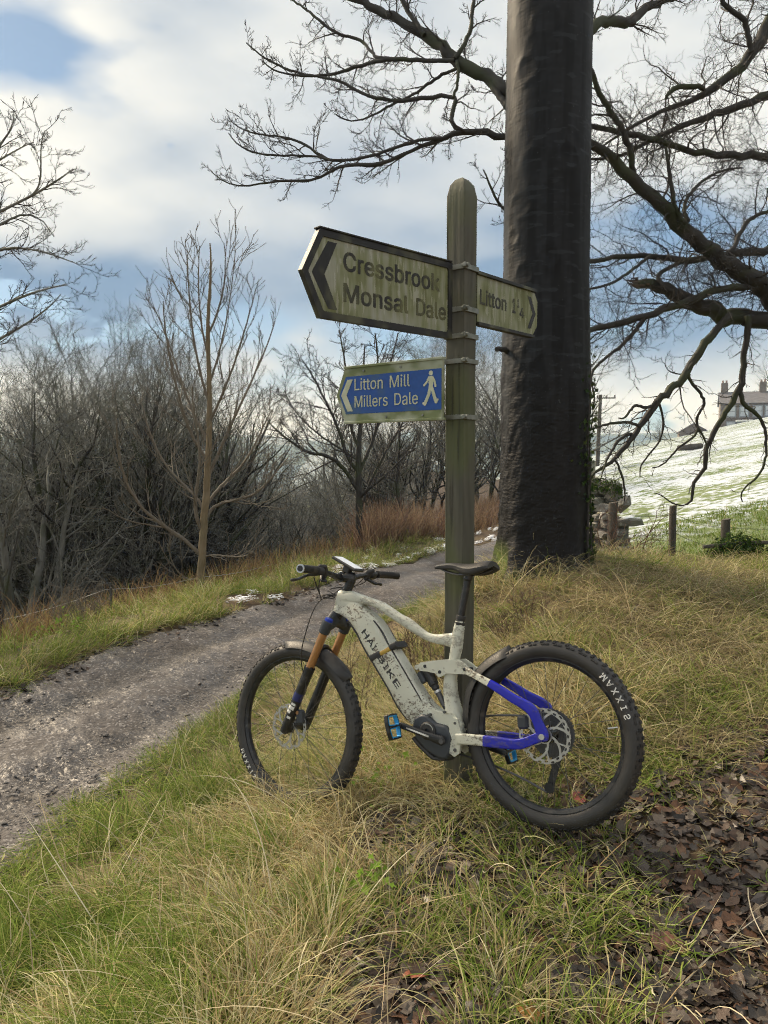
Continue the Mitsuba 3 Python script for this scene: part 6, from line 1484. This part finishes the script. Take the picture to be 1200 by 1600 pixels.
plant('hilltop_tree', 'broad', 1031, 690, 118, 652, 10, 'bark_grey', 'bark_grey', 'small round bare tree on the skyline of the snowy field')
plant('house_tree', 'broad', 1215, 640, 160, 540, 80, 'bark_grey', 'bark_grey', 'bare tree beside the right end of the stone house')
# far wood on the valley side: one mass
sm_t = proto(9, 7, 2, .3, .16, 12, 6, 3, .8, .05, tip=.012)
FW = cat_mesh(sm_t)
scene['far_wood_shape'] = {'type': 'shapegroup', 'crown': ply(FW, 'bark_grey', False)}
r3 = np.random.default_rng(8); k = 0
for _ in range(4000):
    d = 26 * (230 / 26) ** r3.random(); px = r3.uniform(-60, 640); o = at(px, 800, d)
    s = o[0] - (1.0 + .2 * (min(o[1], 60) - 9.5))
    if s > -7 or k >= 260: continue
    z = height(np.array([o[0]]), np.array([o[1]]), False)[0]; sc = r3.uniform(.75, 1.2)
    if 370 < px < 540 and z + 7.4 * sc > at(px, 704, d)[2]: continue          # the valley opens here and shows the far hills
    k += 1
    scene[f'far_wood__{k:03d}'] = {'type': 'instance', 'g': {'type': 'ref', 'id': 'far_wood_shape'}, 'to_world': T().translate([o[0], o[1], z]).rotate([0, 0, 1], r3.uniform(0, 360)).scale(sc)}
note('far_wood', 'grey-brown mass of bare trees covering the valley side', 'wood', kind='stuff')
# ---------------------------------------------------------------- wall, fence, house, pole and small things
rng = np.random.default_rng(606)
def hz(x, y): return float(height(np.array([x]), np.array([y]))[0])
def stone_c(a, b, moss=.0):
    def fn(p, n, uv):
        k = fbm(p.x * 7, p.y * 7, p.z * 7, 4); l = fbm(p.x * 25 + 3, p.y * 25, p.z * 25, 2)
        c = mix(a, b, k); c = mix(c, (.42, .42, .38), smoothstep(.62, .72, l) * .4)
        return mix(c, (.06, .08, .02), smoothstep(.5, .65, fbm(p.x * 4, p.y * 4, p.z * 4 + 2, 3)) * moss)
    return fn
for k, (a, b) in enumerate((((.13, .125, .115), (.27, .26, .24)), ((.10, .095, .085), (.21, .20, .185)), ((.16, .15, .14), (.33, .32, .30)))):
    scene[f'limestone_{k}'] = two(bump(P_(proc(stone_c(a, b, .35)), .85), lambda p, n, uv: fbm(p.x * 30, p.y * 30, p.z * 30, 3), .01))
# dry stone wall: runs from behind the big trunk to an end near the fence
WA, WB_ = at(872, 790, 10.6), at(985, 790, 9.4)
wa, wb = WA[:2], WB_[:2]; wd = unit(np.r_[wb - wa, 0]); wl = float(np.linalg.norm(wb - wa)); wn = np.array([-wd[1], wd[0], 0])
note('dry_stone_wall', 'tumbled grey dry stone wall with ivy on top, right behind the big trunk', 'wall')
core = []
z0w = lambda s: hz(*(wa + wd[:2] * s)) - .05
Hs = lambda s: .98 + .10 * math.sin(s * 3.1) + (-.22 * max(0, (s - wl + .30) / .30))
row = 0; n_st = 0; zc = 0.0
while zc < 1.06:
    hrow = rng.uniform(.085, .13); s = -rng.uniform(0, .2)
    while s < wl:
        ln = min(rng.uniform(.14, .32), max(wl - s + .02, .07))
        if zc + hrow * .6 < Hs(s + ln / 2):
            for side in ((-1, 1) if zc + hrow * 1.8 >= Hs(s + ln / 2) or True else (-1,)):
                if side > 0 and zc + hrow * 1.8 < Hs(s + ln / 2): continue
                dz_ = rng.uniform(.85, 1.05)
                c = np.r_[wa + wd[:2] * (s + ln / 2), z0w(s + ln / 2) + zc + hrow / 2] + wn * (-.13 if side < 0 else .12) + wn * rng.normal(0, .012)
                pts = rng.normal(size=(16, 3)); pts = pts / np.linalg.norm(pts, axis=1, keepdims=True); pts = np.sign(pts) * np.abs(pts) ** .55
                pts = pts * np.array([ln / 2 * .98, .15, hrow / 2 * 1.02 * dz_])
                m = trimesh.convex.convex_hull(pts); R_ = frame(c, wd, wn, (0, 0, 1)) @ trimesh.transformations.euler_matrix(rng.normal(0, .05), rng.normal(0, .06), rng.normal(0, .05))
                put(nm('dry_stone_wall__stone'), xf(m, R_), f'limestone_{rng.integers(3)}', 28); n_st += 1
        s += ln + .008
    zc += hrow * .97
for s in np.arange(.05, wl - .1, .17):     # upright cope stones
    pts = rng.normal(size=(14, 3)); pts = pts / np.linalg.norm(pts, axis=1, keepdims=True) * np.array([.07, .16, .13])
    c = np.r_[wa + wd[:2] * s, z0w(s) + Hs(s) + .06]
    put(nm('dry_stone_wall__cope_stone'), xf(trimesh.convex.convex_hull(pts), frame(c, wd, wn, (0, 0, 1)) @ trimesh.transformations.euler_matrix(.2 * rng.normal(), .3 * rng.normal(), .2 * rng.normal())), f'limestone_{rng.integers(3)}', 28)
put('dry_stone_wall__rubble_core', xf(box(wl / 2 - .05, 0, .36, wl - .1, .20, .84, .02), frame(np.r_[wa, z0w(.5)], wd, wn, (0, 0, 1))), 'limestone_1', 20)

# leafy ivy
def ivy_leaf():
    o = np.array([(0, 0), (.30, -.10), (.52, -.38), (.55, .0), (1.0, .0), (.62, .22), (.50, .52), (.25, .30), (0, .12)], float) - [.0, .05]
    v = np.c_[o[:, 0], o[:, 1], .10 * np.abs(o[:, 1])]; v = np.vstack([v, [.45, .0, -.03]]); n = len(o)
    return v, np.array([[i, (i + 1) % n, n] for i in range(n)])
IVV, IVF = ivy_leaf()
def ivy(key, pts, nrm, size, label, cat, seed, top=True):
    rng = np.random.default_rng(seed); N = len(pts); nrm = unit(nrm + .45 * rng.normal(size=(N, 3)))
    t = unit(np.cross(nrm, rng.normal(size=(N, 3)))); b = np.cross(nrm, t); s = rng.uniform(*size, N)[:, None]
    V = pts[:, None] + s[:, None] * (IVV[None, :, 0:1] * t[:, None] + IVV[None, :, 1:2] * b[:, None] + IVV[None, :, 2:3] * nrm[:, None])
    F = (IVF[None] + (np.arange(N) * len(IVV))[:, None, None]).reshape(-1, 3)
    g = np.array([[.035, .065, .018], [.05, .085, .025], [.028, .05, .018], [.075, .10, .03]])[rng.integers(0, 4, N)]
    put(key, (V.reshape(-1, 3), F), 'ivy_mat', False, label, cat, None, 'stuff' if cat else None, color=np.repeat(g, len(IVV), 0))
    if not cat: note(key, label, None, None, 'stuff')
scene['ivy_mat'] = {'type': 'principledthin', 'base_color': VC, 'roughness': .35, 'diff_trans': .4, 'spec_trans': 0.0, 'eta': 1.45}
s = rng.uniform(.25, wl - .22, 1500); q = rng.normal(size=(1500, 3)); q = unit(q); q[:, 2] = np.abs(q[:, 2])
pts = np.array([np.r_[wa + wd[:2] * a, z0w(a) + Hs(a) + .02] for a in s]) + q * np.array([.12, .22, .16]) * rng.uniform(.7, 1.1, (1500, 1))
ivy('ivy_mound', pts, q, (.025, .05), 'dark green ivy mound capping the stone wall right of the trunk', 'ivy', 1)
# ivy climbing the right side of the big trunk
th_ = rng.normal(-.50, .22, 420); zi = rng.uniform(.62, 2.35, 420) ** 1.0; th_ = th_ - .12 * np.sin(zi * 5); keep = rng.random(420) < np.interp(zi, [.6, 1.3, 2.35], [1, .8, .35]); th_, zi = th_[keep], zi[keep]
rr_ = np.interp(zi, TZ, TW) * 1.05 + .012; nn_ = np.stack([np.cos(th_), np.sin(th_), 0 * th_], -1)
pts = np.stack([np.interp(zi, TZ, TXc) + rr_ * np.cos(th_), TR_D + rr_ * np.sin(th_), zi], -1)
ivy('beech_tree__ivy', pts, nn_ + [0, 0, -.3], (.025, .06), 'ivy leaves scattered up the right side of the trunk', None, 2)
for k in range(3):
    zz_ = np.linspace(.6, 2.2 - .3 * k, 30); t_ = -.62 + .16 * k + .06 * np.sin(zz_ * (6 + k)); r_ = np.interp(zz_, TZ, TW) * 1.04 + .004
    put(nm('beech_tree__ivy_stem'), tubes(np.stack([np.interp(zz_, TZ, TXc) + r_ * np.cos(t_), TR_D + r_ * np.sin(t_), zz_], -1), np.linspace(.010, .004, 30), 6), 'bark_twig', 40)

# fence posts and wire
def weather(p, n, uv):
    g = fbm(p.x * 40, p.y * 40, p.z * 3, 3); return mix((.030, .027, .023), (.105, .095, .08), g)
scene['old_wood'] = two(P_(proc(weather), .85))
FP = [((953, 868), 785, 9.0, .105, 'leaning dark fence post beside the end of the stone wall', .03), ((1050, 872), 790, 9.8, .09, 'upright grey fence post standing alone in front of the snowy field', .0), ((1131, 872), 811, 9.4, .105, 'short dark fence post above the ivy heap', .02)]
tops = []
for (b, ty, d, w, lab, ln) in FP:
    p0 = at(b[0], b[1], d); p1 = at(b[0], ty, d); g = hz(p0[0], p0[1]) - .25
    m = trimesh.creation.cylinder(w / 2, p1[2] - g, sections=14); v = np.array(m.vertices); v[:, :2] *= (1 + .06 * np.sin(3 * np.arctan2(v[:, 1], v[:, 0])))[:, None]; v[v[:, 2] > 0, 2] += .02 * v[v[:, 2] > 0, 0] / w
    v[:, 2] += (p1[2] + g) / 2; v[:, 0] += p0[0] + ln * (v[:, 2] - g); v[:, 1] += p0[1]
    put(nm('fence_post'), (v, m.faces), 'old_wood', 30, lab, 'fence post', 'old fence posts along the field'); tops.append(np.array([p0[0] + ln * .8, p0[1] - w / 2, p1[2]]))
for k, dz_ in enumerate((.10, .34)):
    P_w = []
    chain = [at(905, 830, 8.6) * [1, 1, 0] + [0, 0, tops[0][2]]] + tops + [tops[-1] + np.array([1.6, -.6, .10])]
    for a, b in zip(chain[:-1], chain[1:]):
        for f in np.linspace(0, 1, 9)[:-1]:
            q = a + (b - a) * f; P_w.append(q - [0, 0, dz_ + .05 * math.sin(math.pi * f)])
    P_w.append(chain[-1] - [0, 0, dz_]); P_w = np.array(P_w)
    put(nm('fence_wire'), tubes(P_w, np.full(len(P_w), .0022), 4), 'dark_steel', True, ('upper' if k == 0 else 'lower') + ' strand of old wire running between the fence posts', 'wire')
# ivy heap with a fallen rail by the right-hand post
hc = at(1152, 862, 8.9); hc[2] = hz(hc[0], hc[1]) + .02
q = unit(rng.normal(size=(1500, 3))); q[:, 2] = np.abs(q[:, 2])
ivy('ivy_heap', hc + q * np.array([.34, .28, .30]) * rng.uniform(.6, 1.08, (1500, 1)), q, (.03, .06), 'bushy heap of glossy green ivy at the foot of the short fence post', 'ivy', 3)
r0, r1 = hc + [-.42, -.05, .16], hc + [.75, .05, .20]
put('fallen_rail', knobbly(*smooth_line([r0, (r0 + r1) / 2 + [0, 0, .02], r1], 12, np.array([.022, .026, .022])), rng, 8, .1), 'old_wood', 40, 'dark wooden rail lying against the heap of ivy', 'rail')
# thorny scrub in front of the wall
lim = []
for k in range(16):
    b = at(rng.uniform(922, 1010), 862, rng.uniform(7.6, 8.8)); b[2] = hz(b[0], b[1]); d = unit(np.array([rng.normal(.1, .45), rng.normal(0, .3), 1.0])); P = [b]
    for i in range(9):
        d = unit(d + .22 * rng.normal(size=3) + [0, 0, -.05]); P.append(P[-1] + d * rng.uniform(.06, .10))
    lim.append((np.array(P), np.linspace(.007, .003, 10)))
note('thorn_bush', 'straggly leafless thorn bush in front of the wall and fence posts', 'bush')
for Q, R in lim: put(nm('thorn_bush__stem'), tubes(Q, R, 5), 'bark_red', 40)
put('thorn_bush__crown', cat_mesh(twigs_on(lim, rng, [dict(n=7, angle=.8, wob=.22, trop=.03, K=6, rr=.7, Lfix=.30, taper=.3, tip=.0020), dict(n=3, angle=.8, wob=.22, trop=.0, K=4, rr=.7, Lr=.5, taper=.3, tip=.0017)], (3, 3))), 'bark_red', True, kind='stuff')

# log in the field
lp = at(1078, 722, 46); lp[2] = hz(lp[0], lp[1]) + .22
put('log', knobbly(*smooth_line([lp + [-.78, -.2, -.04], lp + [0, 0, .02], lp + [.78, .25, .12]], 12, np.array([.17, .2, .16])), rng, 10, .12), 'old_wood', 40, 'grey fallen log lying in the snowy field', 'log')
# telegraph pole
tp = at(934, 740, 60); g = hz(tp[0], tp[1]); tt_ = at(936, 617, 60)[2]
note('telegraph_pole', 'thin wooden telegraph pole standing beyond the wall', 'telegraph pole')
put('telegraph_pole__pole', tubes(np.array([[tp[0] - .05, tp[1], g - .5], [tp[0] + .10, tp[1], tt_]]), np.array([.17, .13]), 10, True), 'old_wood', 30)
put('telegraph_pole__cross_arm', xf(box(.42, 0, 0, 1.4, .1, .1, .01), frame((tp[0] + .1, tp[1], tt_ - .25), unit((1, -.2, 0)), unit((.2, 1, 0)), (0, 0, 1))), 'old_wood', 20)
for k, dx in enumerate((-.2, .45, 1.05)):
    put(nm('telegraph_pole__insulator'), xf(trimesh.creation.cylinder(.06, .16, sections=8), frame((tp[0] + .1 + dx, tp[1] - .2 * dx, tt_ - .12), (1, 0, 0), (0, 1, 0), (0, 0, 1))), 'old_wood', 30)
# pale gatepost by the wall
gp = at(921, 688, 17); gpz = hz(gp[0], gp[1])
put('stone_gatepost', xf(box(0, 0, .72, .24, .20, 1.6, .03), frame((gp[0], gp[1], gpz - .1), unit((1, .25, 0)), unit((-.25, 1, 0)), (0, 0, 1))), 'limestone_0', 25, 'pale upright stone gatepost close to the right side of the trunk', 'gatepost')

# the stone house on the hill
HD = 132.0
hl = at(1125, 664, HD); hr = at(1215, 655, HD + 4)
hu = unit(np.array([.93, -.36, 0])); hv = np.array([-hu[1], hu[0], 0]); HL = float((.5117 * hl[1] - hl[0]) / (hu[0] - .5117 * hu[1])); hr = hl + hu * HL; hb_ = min(hz(hl[0], hl[1]), hz(hr[0], hr[1])) - .8
ze = at(1160, 631, HD)[2] - hb_; zr_ = at(1160, 615, HD + 3)[2] - hb_; HW_ = 7.0
HF = frame(np.r_[hl[:2], hb_], hu, hv, (0, 0, 1))
scene['house_stone'] = two(P_(proc(lambda p, n, uv: mix((.12, .103, .092), (.22, .192, .172), fbm(p.x * 1.6, p.y * 1.6, p.z * 3, 3))), .9))
scene['slate'] = two(P_(proc(lambda p, n, uv: mix((.10, .095, .10), (.19, .18, .185), fbm(p.x * 2, p.y * 2, p.z * 5, 3))), .7))
scene['window_frame'] = two(P_((.22, .24, .26), .6)); scene['window_glass'] = two(P_((.40, .44, .48), .08, specular=.8)); scene['white_paint'] = two(P_((.70, .70, .70), .5)); scene['pot'] = two(P_((.22, .13, .09), .8))
note('stone_house', 'two-storey stone house with slate roof and end chimneys on top of the snowy hill', 'house')
def hput(part, m, mat, smooth=20): put(nm('stone_house__' + part), xf(m, HF), mat, smooth)
wall_p = [(0, 0), (HL, 0), (HL, ze), (0, ze)]
hput('front_wall', box(HL / 2, .15, ze / 2, HL, .3, ze), 'house_stone')
hput('rear_wall', box(HL / 2, HW_ - .15, ze / 2, HL, .3, ze), 'house_stone')
for x0 in (.15, HL - .15):
    gb = Polygon([(0, 0), (HW_, 0), (HW_, ze), (HW_ / 2, zr_ - .1), (0, ze)]); m = extrude(gb, .3, -.15); v = np.array(m.vertices)
    hput('gable_wall', (np.c_[v[:, 2] + x0 + (.002 if x0 < 1 else -.002), v[:, 0], v[:, 1]], m.faces), 'house_stone')
for sg in (0, 1):
    a = math.atan2(zr_ - ze, HW_ / 2); sl = math.hypot(zr_ - ze, HW_ / 2) + .4
    ux = np.array([0, math.cos(a) * (1 if sg == 0 else -1), math.sin(a)]); o = np.array([HL / 2, -.3 * math.cos(a) if sg == 0 else HW_ + .3 * math.cos(a), ze - .3 * math.sin(a) + .12])
    m = box(0, sl / 2, 0, HL + .5, sl, .14); hput('roof', xf(m, frame(o, (1, 0, 0) if sg == 0 else (-1, 0, 0), ux, np.cross((1, 0, 0) if sg == 0 else (-1, 0, 0), ux))), 'slate')
for x0 in (.7, HL - 2.4):
    hput('chimney', box(x0, HW_ / 2, zr_ + .7, 1.1, .8, 2.2, .03), 'house_stone'); k = labels and _n['stone_house__chimney'] - 1
    for dx in (-.28, .28):
        put(nm(f"stone_house__chimney{'' if k == 0 else '_%03d' % k}__pot"), xf(trimesh.creation.cylinder(.14, .5, sections=10), HF @ trimesh.transformations.translation_matrix((x0 + dx, HW_ / 2, zr_ + 2.0))), 'pot', 30)
for px in (1144, 1164, 1185, 1203):
    xw = float((at(px, 640, HD - 3) - hl) @ hu)
    for wz, hh in ((ze - 1.35, 1.75), (ze - 4.0, 1.8)):
        if px == 1164 and wz < ze - 2: continue
        k_ = nm('stone_house__window'); put(k_, xf(box(xw, -.02, wz, 1.55, .12, hh + .3), HF), 'window_frame', 20)
        put(k_ + '__pane', xf(box(xw, -.055, wz + hh * .24, 1.15, .08, hh * .42), HF), 'window_glass', 20); put(k_ + '__pane_001', xf(box(xw, -.055, wz - hh * .24, 1.15, .08, hh * .42), HF), 'window_glass', 20)
        put(k_ + '__sill', xf(box(xw, -.10, wz - hh / 2 - .22, 1.9, .3, .16), HF), 'house_stone', 20)
xw = float((at(1164, 640, HD - 3) - hl) @ hu)
hput('porch', cat_mesh([box(xw, -.7, ze - 4.15, 2.2, 1.4, 2.0), ]), 'window_frame'); hput('porch_roof', box(xw, -.75, ze - 3.0, 2.6, 1.7, .3, .05), 'white_paint')
# barn roof below the skyline
bo = at(1086, 688, 125); bz = hz(bo[0], bo[1]); BF_ = frame((bo[0] - 1.8, bo[1] + 2, bz), unit((1, -.25, 0)), unit((.25, 1, 0)), (0, 0, 1)) @ np.diag([.5, .5, .62, 1.0])
note('stone_barn', 'low barn with a grey slate roof half hidden behind the brow of the hill', 'barn')
gb = Polygon([(0, -3), (9, -3), (9, .4), (4.5, 2.6), (0, .4)]); m = extrude(gb, 5); v = np.array(m.vertices)
put('stone_barn__wall', xf((np.c_[v[:, 0], v[:, 2], v[:, 1]], m.faces[:, ::-1]), BF_), 'house_stone', 20)
for sg in (0, 1):
    o = np.array([-.3, 2.5, .28]) if sg == 0 else np.array([9.3, 2.5, .28]); ux = unit((4.8, 0, 2.36)) if sg == 0 else unit((-4.8, 0, 2.36)); uy = unit(np.cross((0, 0, 1.), ux))
    put(nm('stone_barn__roof'), xf(box(2.68, 0, .1, 5.36, 5.6, .16), BF_ @ frame(o, ux, uy, np.cross(ux, uy))), 'slate', 20)
# hedge line below the barn
# ---------------- left side: wire fence and stake
stz = at(172, 925, 8.6); g = hz(stz[0], stz[1])
put('metal_fence_stake', tubes(np.array([[stz[0], stz[1], g - .2], [stz[0] + .01, stz[1], at(172, 918, 8.6)[2]]]), np.array([.014, .014]), 8, True), 'dark_steel', 30, 'thin dark metal fence stake on the verge carrying a wire', 'fence stake')
w0 = at(-30, 975, 8.0); w1 = at(165, 921, 8.6); w2 = at(310, 902, 10.2); w3 = at(430, 880, 12.0); wl_ = []
for a, b in ((w0, w1), (w1, w2), (w2, w3)):
    for f in np.linspace(0, 1, 12)[:-1]: wl_.append(a + (b - a) * f - [0, 0, .04 * math.sin(math.pi * f)])
wl_ = np.array(wl_); put('slack_wire', tubes(wl_, np.full(len(wl_), .0035), 4), 'bright_steel', True, 'slack pale wire running from the stake past the sapling', 'wire')
q, r = smooth_line([at(0, 992, 7.6), at(8, 930, 7.6), at(20, 870, 7.6), at(30, 825, 7.6)], 14, np.array([.018, .015, .012, .008])); q[0, 2] -= .3
put('leaning_stick', tubes(q, r, 7, True), 'bark_dark', 40, 'thin dark stick leaning at the far left edge of the verge', 'stick')
q, r = smooth_line([at(100, 972, 9.2), at(130, 966, 9.0), at(165, 958, 8.9), at(188, 940, 8.9)], 16, np.array([.02, .03, .028, .012]))
put('fallen_branch', knobbly(q, r, rng, 8, .15), 'bark_dark', 40, 'dark dead branch lying in the undergrowth below the verge', 'branch')
# dead weed stalks behind the frame and about the verge
def weed(key, px, py, d, h, label, seed, mat='bark_red', n=5, group=None, spread=.25):
    rng = np.random.default_rng(seed); o = at(px, py, d); o[2] = hz(o[0], o[1]); lm = []
    for i in range(n):
        dd = unit(np.array([rng.normal(0, spread), rng.normal(0, spread), 1])); P = [o + [rng.normal(0, .02), rng.normal(0, .02), -.02]]
        hh = h * rng.uniform(.6, 1.05)
        for j in range(9): dd = unit(dd + .07 * rng.normal(size=3)); P.append(P[-1] + dd * hh / 9)
        lm.append((np.array(P), np.linspace(.0035, .0014, 10)))
        put(nm(key + '__stem'), tubes(lm[-1][0], lm[-1][1], 5), mat, 40)
    put(key + '__seed_heads', cat_mesh(twigs_on(lm, rng, [dict(n=6, angle=.7, wob=.2, trop=.06, K=5, rr=.6, Lfix=.13, t0=.4, taper=.2, tip=.0013), dict(n=4, angle=.7, wob=.2, trop=.0, K=3, rr=.9, Lr=.4, taper=.2, tip=.0016)], (3, 3))), mat, True, kind='stuff')
    note(key, label, 'weed', group)
for k, (px, py, d, h, lab) in enumerate(((668, 1030, 4.6, .52, 'dry brown weed standing behind the top tube of the bicycle'), (650, 1020, 5.0, .46, 'small dry weed left of the post behind the frame'), (688, 1030, 4.4, .40, 'spiky dead weed against the left side of the post'), (556, 1090, 4.3, .55, 'thin bare weed stems between the fork and the down tube'), (830, 900, 4.9, .26, 'curled pale dead weed at the foot of the big trunk'), (795, 905, 4.8, .24, 'dry tangled weed between the saddle and the trunk'))):
    weed(nm('dead_weed'), px, py, d, h, lab, 900 + k)
for k, (px, py, d, h) in enumerate(((130, 1000, 7.6, .5), (150, 995, 7.8, .45), (118, 1005, 7.5, .42), (98, 1000, 7.4, .36))):
    weed(nm('pale_weed'), px, py, d, h, 'bushy pale dead weed on the verge near the metal stake', 950 + k, 'twig_ash', 7, 'pale dead weeds on the verge', .35)
# low broad-leaved weeds by the front wheel
for k, (px, py, d, n_, sp_, lab) in enumerate(((582, 1205, 3.35, 60, .09, 'small bright green leafy weed between the front wheel and the post'), (560, 1365, 2.55, 40, .07, 'creeping green weed in the leaf litter below the bicycle'), (88, 1040, 7.0, 60, .16, 'bright yellow-green leafy sprig on the verge at the far side of the track'))):
    o = at(px, py, d); pp = rng.normal(size=(n_, 3)) * np.array([sp_, sp_, 0]); zz_ = np.abs(rng.normal(0, sp_ * .7, n_)) + .03
    P_l = np.array([[o[0] + a[0], o[1] + a[1], hz(o[0] + a[0], o[1] + a[1]) + h_] for a, h_ in zip(pp, zz_)])
    key = nm('leafy_weed'); ivy(key + '__leaves', P_l, np.tile([0, -.3, 1.0], (n_, 1)), (.025, .05), None, None, 40 + k); labels[key + '__leaves'] = {'kind': 'stuff'}
    scene[key + '__leaves']['bsdf'] = {'type': 'ref', 'id': 'weed_leaf'}
    note(key, lab, 'weed')
    for q_ in P_l[::6]: put(nm(key + '__stem'), tubes(np.array([[q_[0] * .6 + o[0] * .4, q_[1] * .6 + o[1] * .4, hz(o[0], o[1]) - .01], q_]), np.array([.002, .0014]), 5), 'weed_leaf_stem', True)
scene['weed_leaf'] = {'type': 'principledthin', 'base_color': {'type': 'rgb', 'value': [.20, .32, .05]}, 'roughness': .5, 'diff_trans': .7, 'spec_trans': 0.0, 'eta': 1.4}
scene['weed_leaf_stem'] = two(P_((.16, .22, .06), .6))
# mossy stones at the left foot of the trunk
scene['moss_stone'] = two(bump(P_(proc(lambda p, n, uv: mix(stone_c((.07, .065, .06), (.15, .14, .13))(p, n, uv), mix((.10, .14, .012), (.19, .22, .03), noise(p.x * 60, p.y * 60, p.z * 60)), smoothstep(.1, .6, n.z) * smoothstep(.4, .52, fbm(p.x * 5, p.y * 5, p.z * 5, 3)))), .9), lambda p, n, uv: fbm(p.x * 40, p.y * 40, p.z * 40, 3), .01))
for k, (px, py, d, s, lab) in enumerate(((768, 870, 6.9, .20, 'dark mossy boulder between the post and the big trunk'), (785, 850, 7.2, .18, 'upper mossy stone close to the left side of the trunk'), (758, 848, 7.6, .15, 'smaller mossy stone just right of the post'))):
    pts = rng.normal(size=(26, 3)); pts = pts / np.linalg.norm(pts, axis=1, keepdims=True) * np.array([1.2, 1, .8]) * s; m = trimesh.convex.convex_hull(pts); m = m.subdivide().subdivide(); v = np.array(m.vertices); v = v * (1 + .16 * (meshkit.fbm(v * 9 + k, 3, 7) - .5))[:, None]
    o = at(px, py, d); put(nm('mossy_stone'), (v + np.array([o[0], o[1], hz(o[0], o[1]) + s * .35]), m.faces), 'moss_stone', True, lab, 'stone')
# ---------------------------------------------------------------- air
scene['haze_air'] = {'type': 'homogeneous', 'albedo': {'type': 'rgb', 'value': [.95, .95, .96]}, 'sigma_t': {'type': 'rgb', 'value': [.00014, .00020, .00032]}}
scene['haze'] = {'type': 'cube', 'to_world': T().translate([0, 0, 20.0]).scale([3000, 3000, 125.0]), 'bsdf': {'type': 'null'}, 'interior': {'type': 'ref', 'id': 'haze_air'}}
scene['camera']['medium'] = {'type': 'ref', 'id': 'haze_air'}
note('haze', 'thin winter haze over the valley', 'haze', kind='stuff')
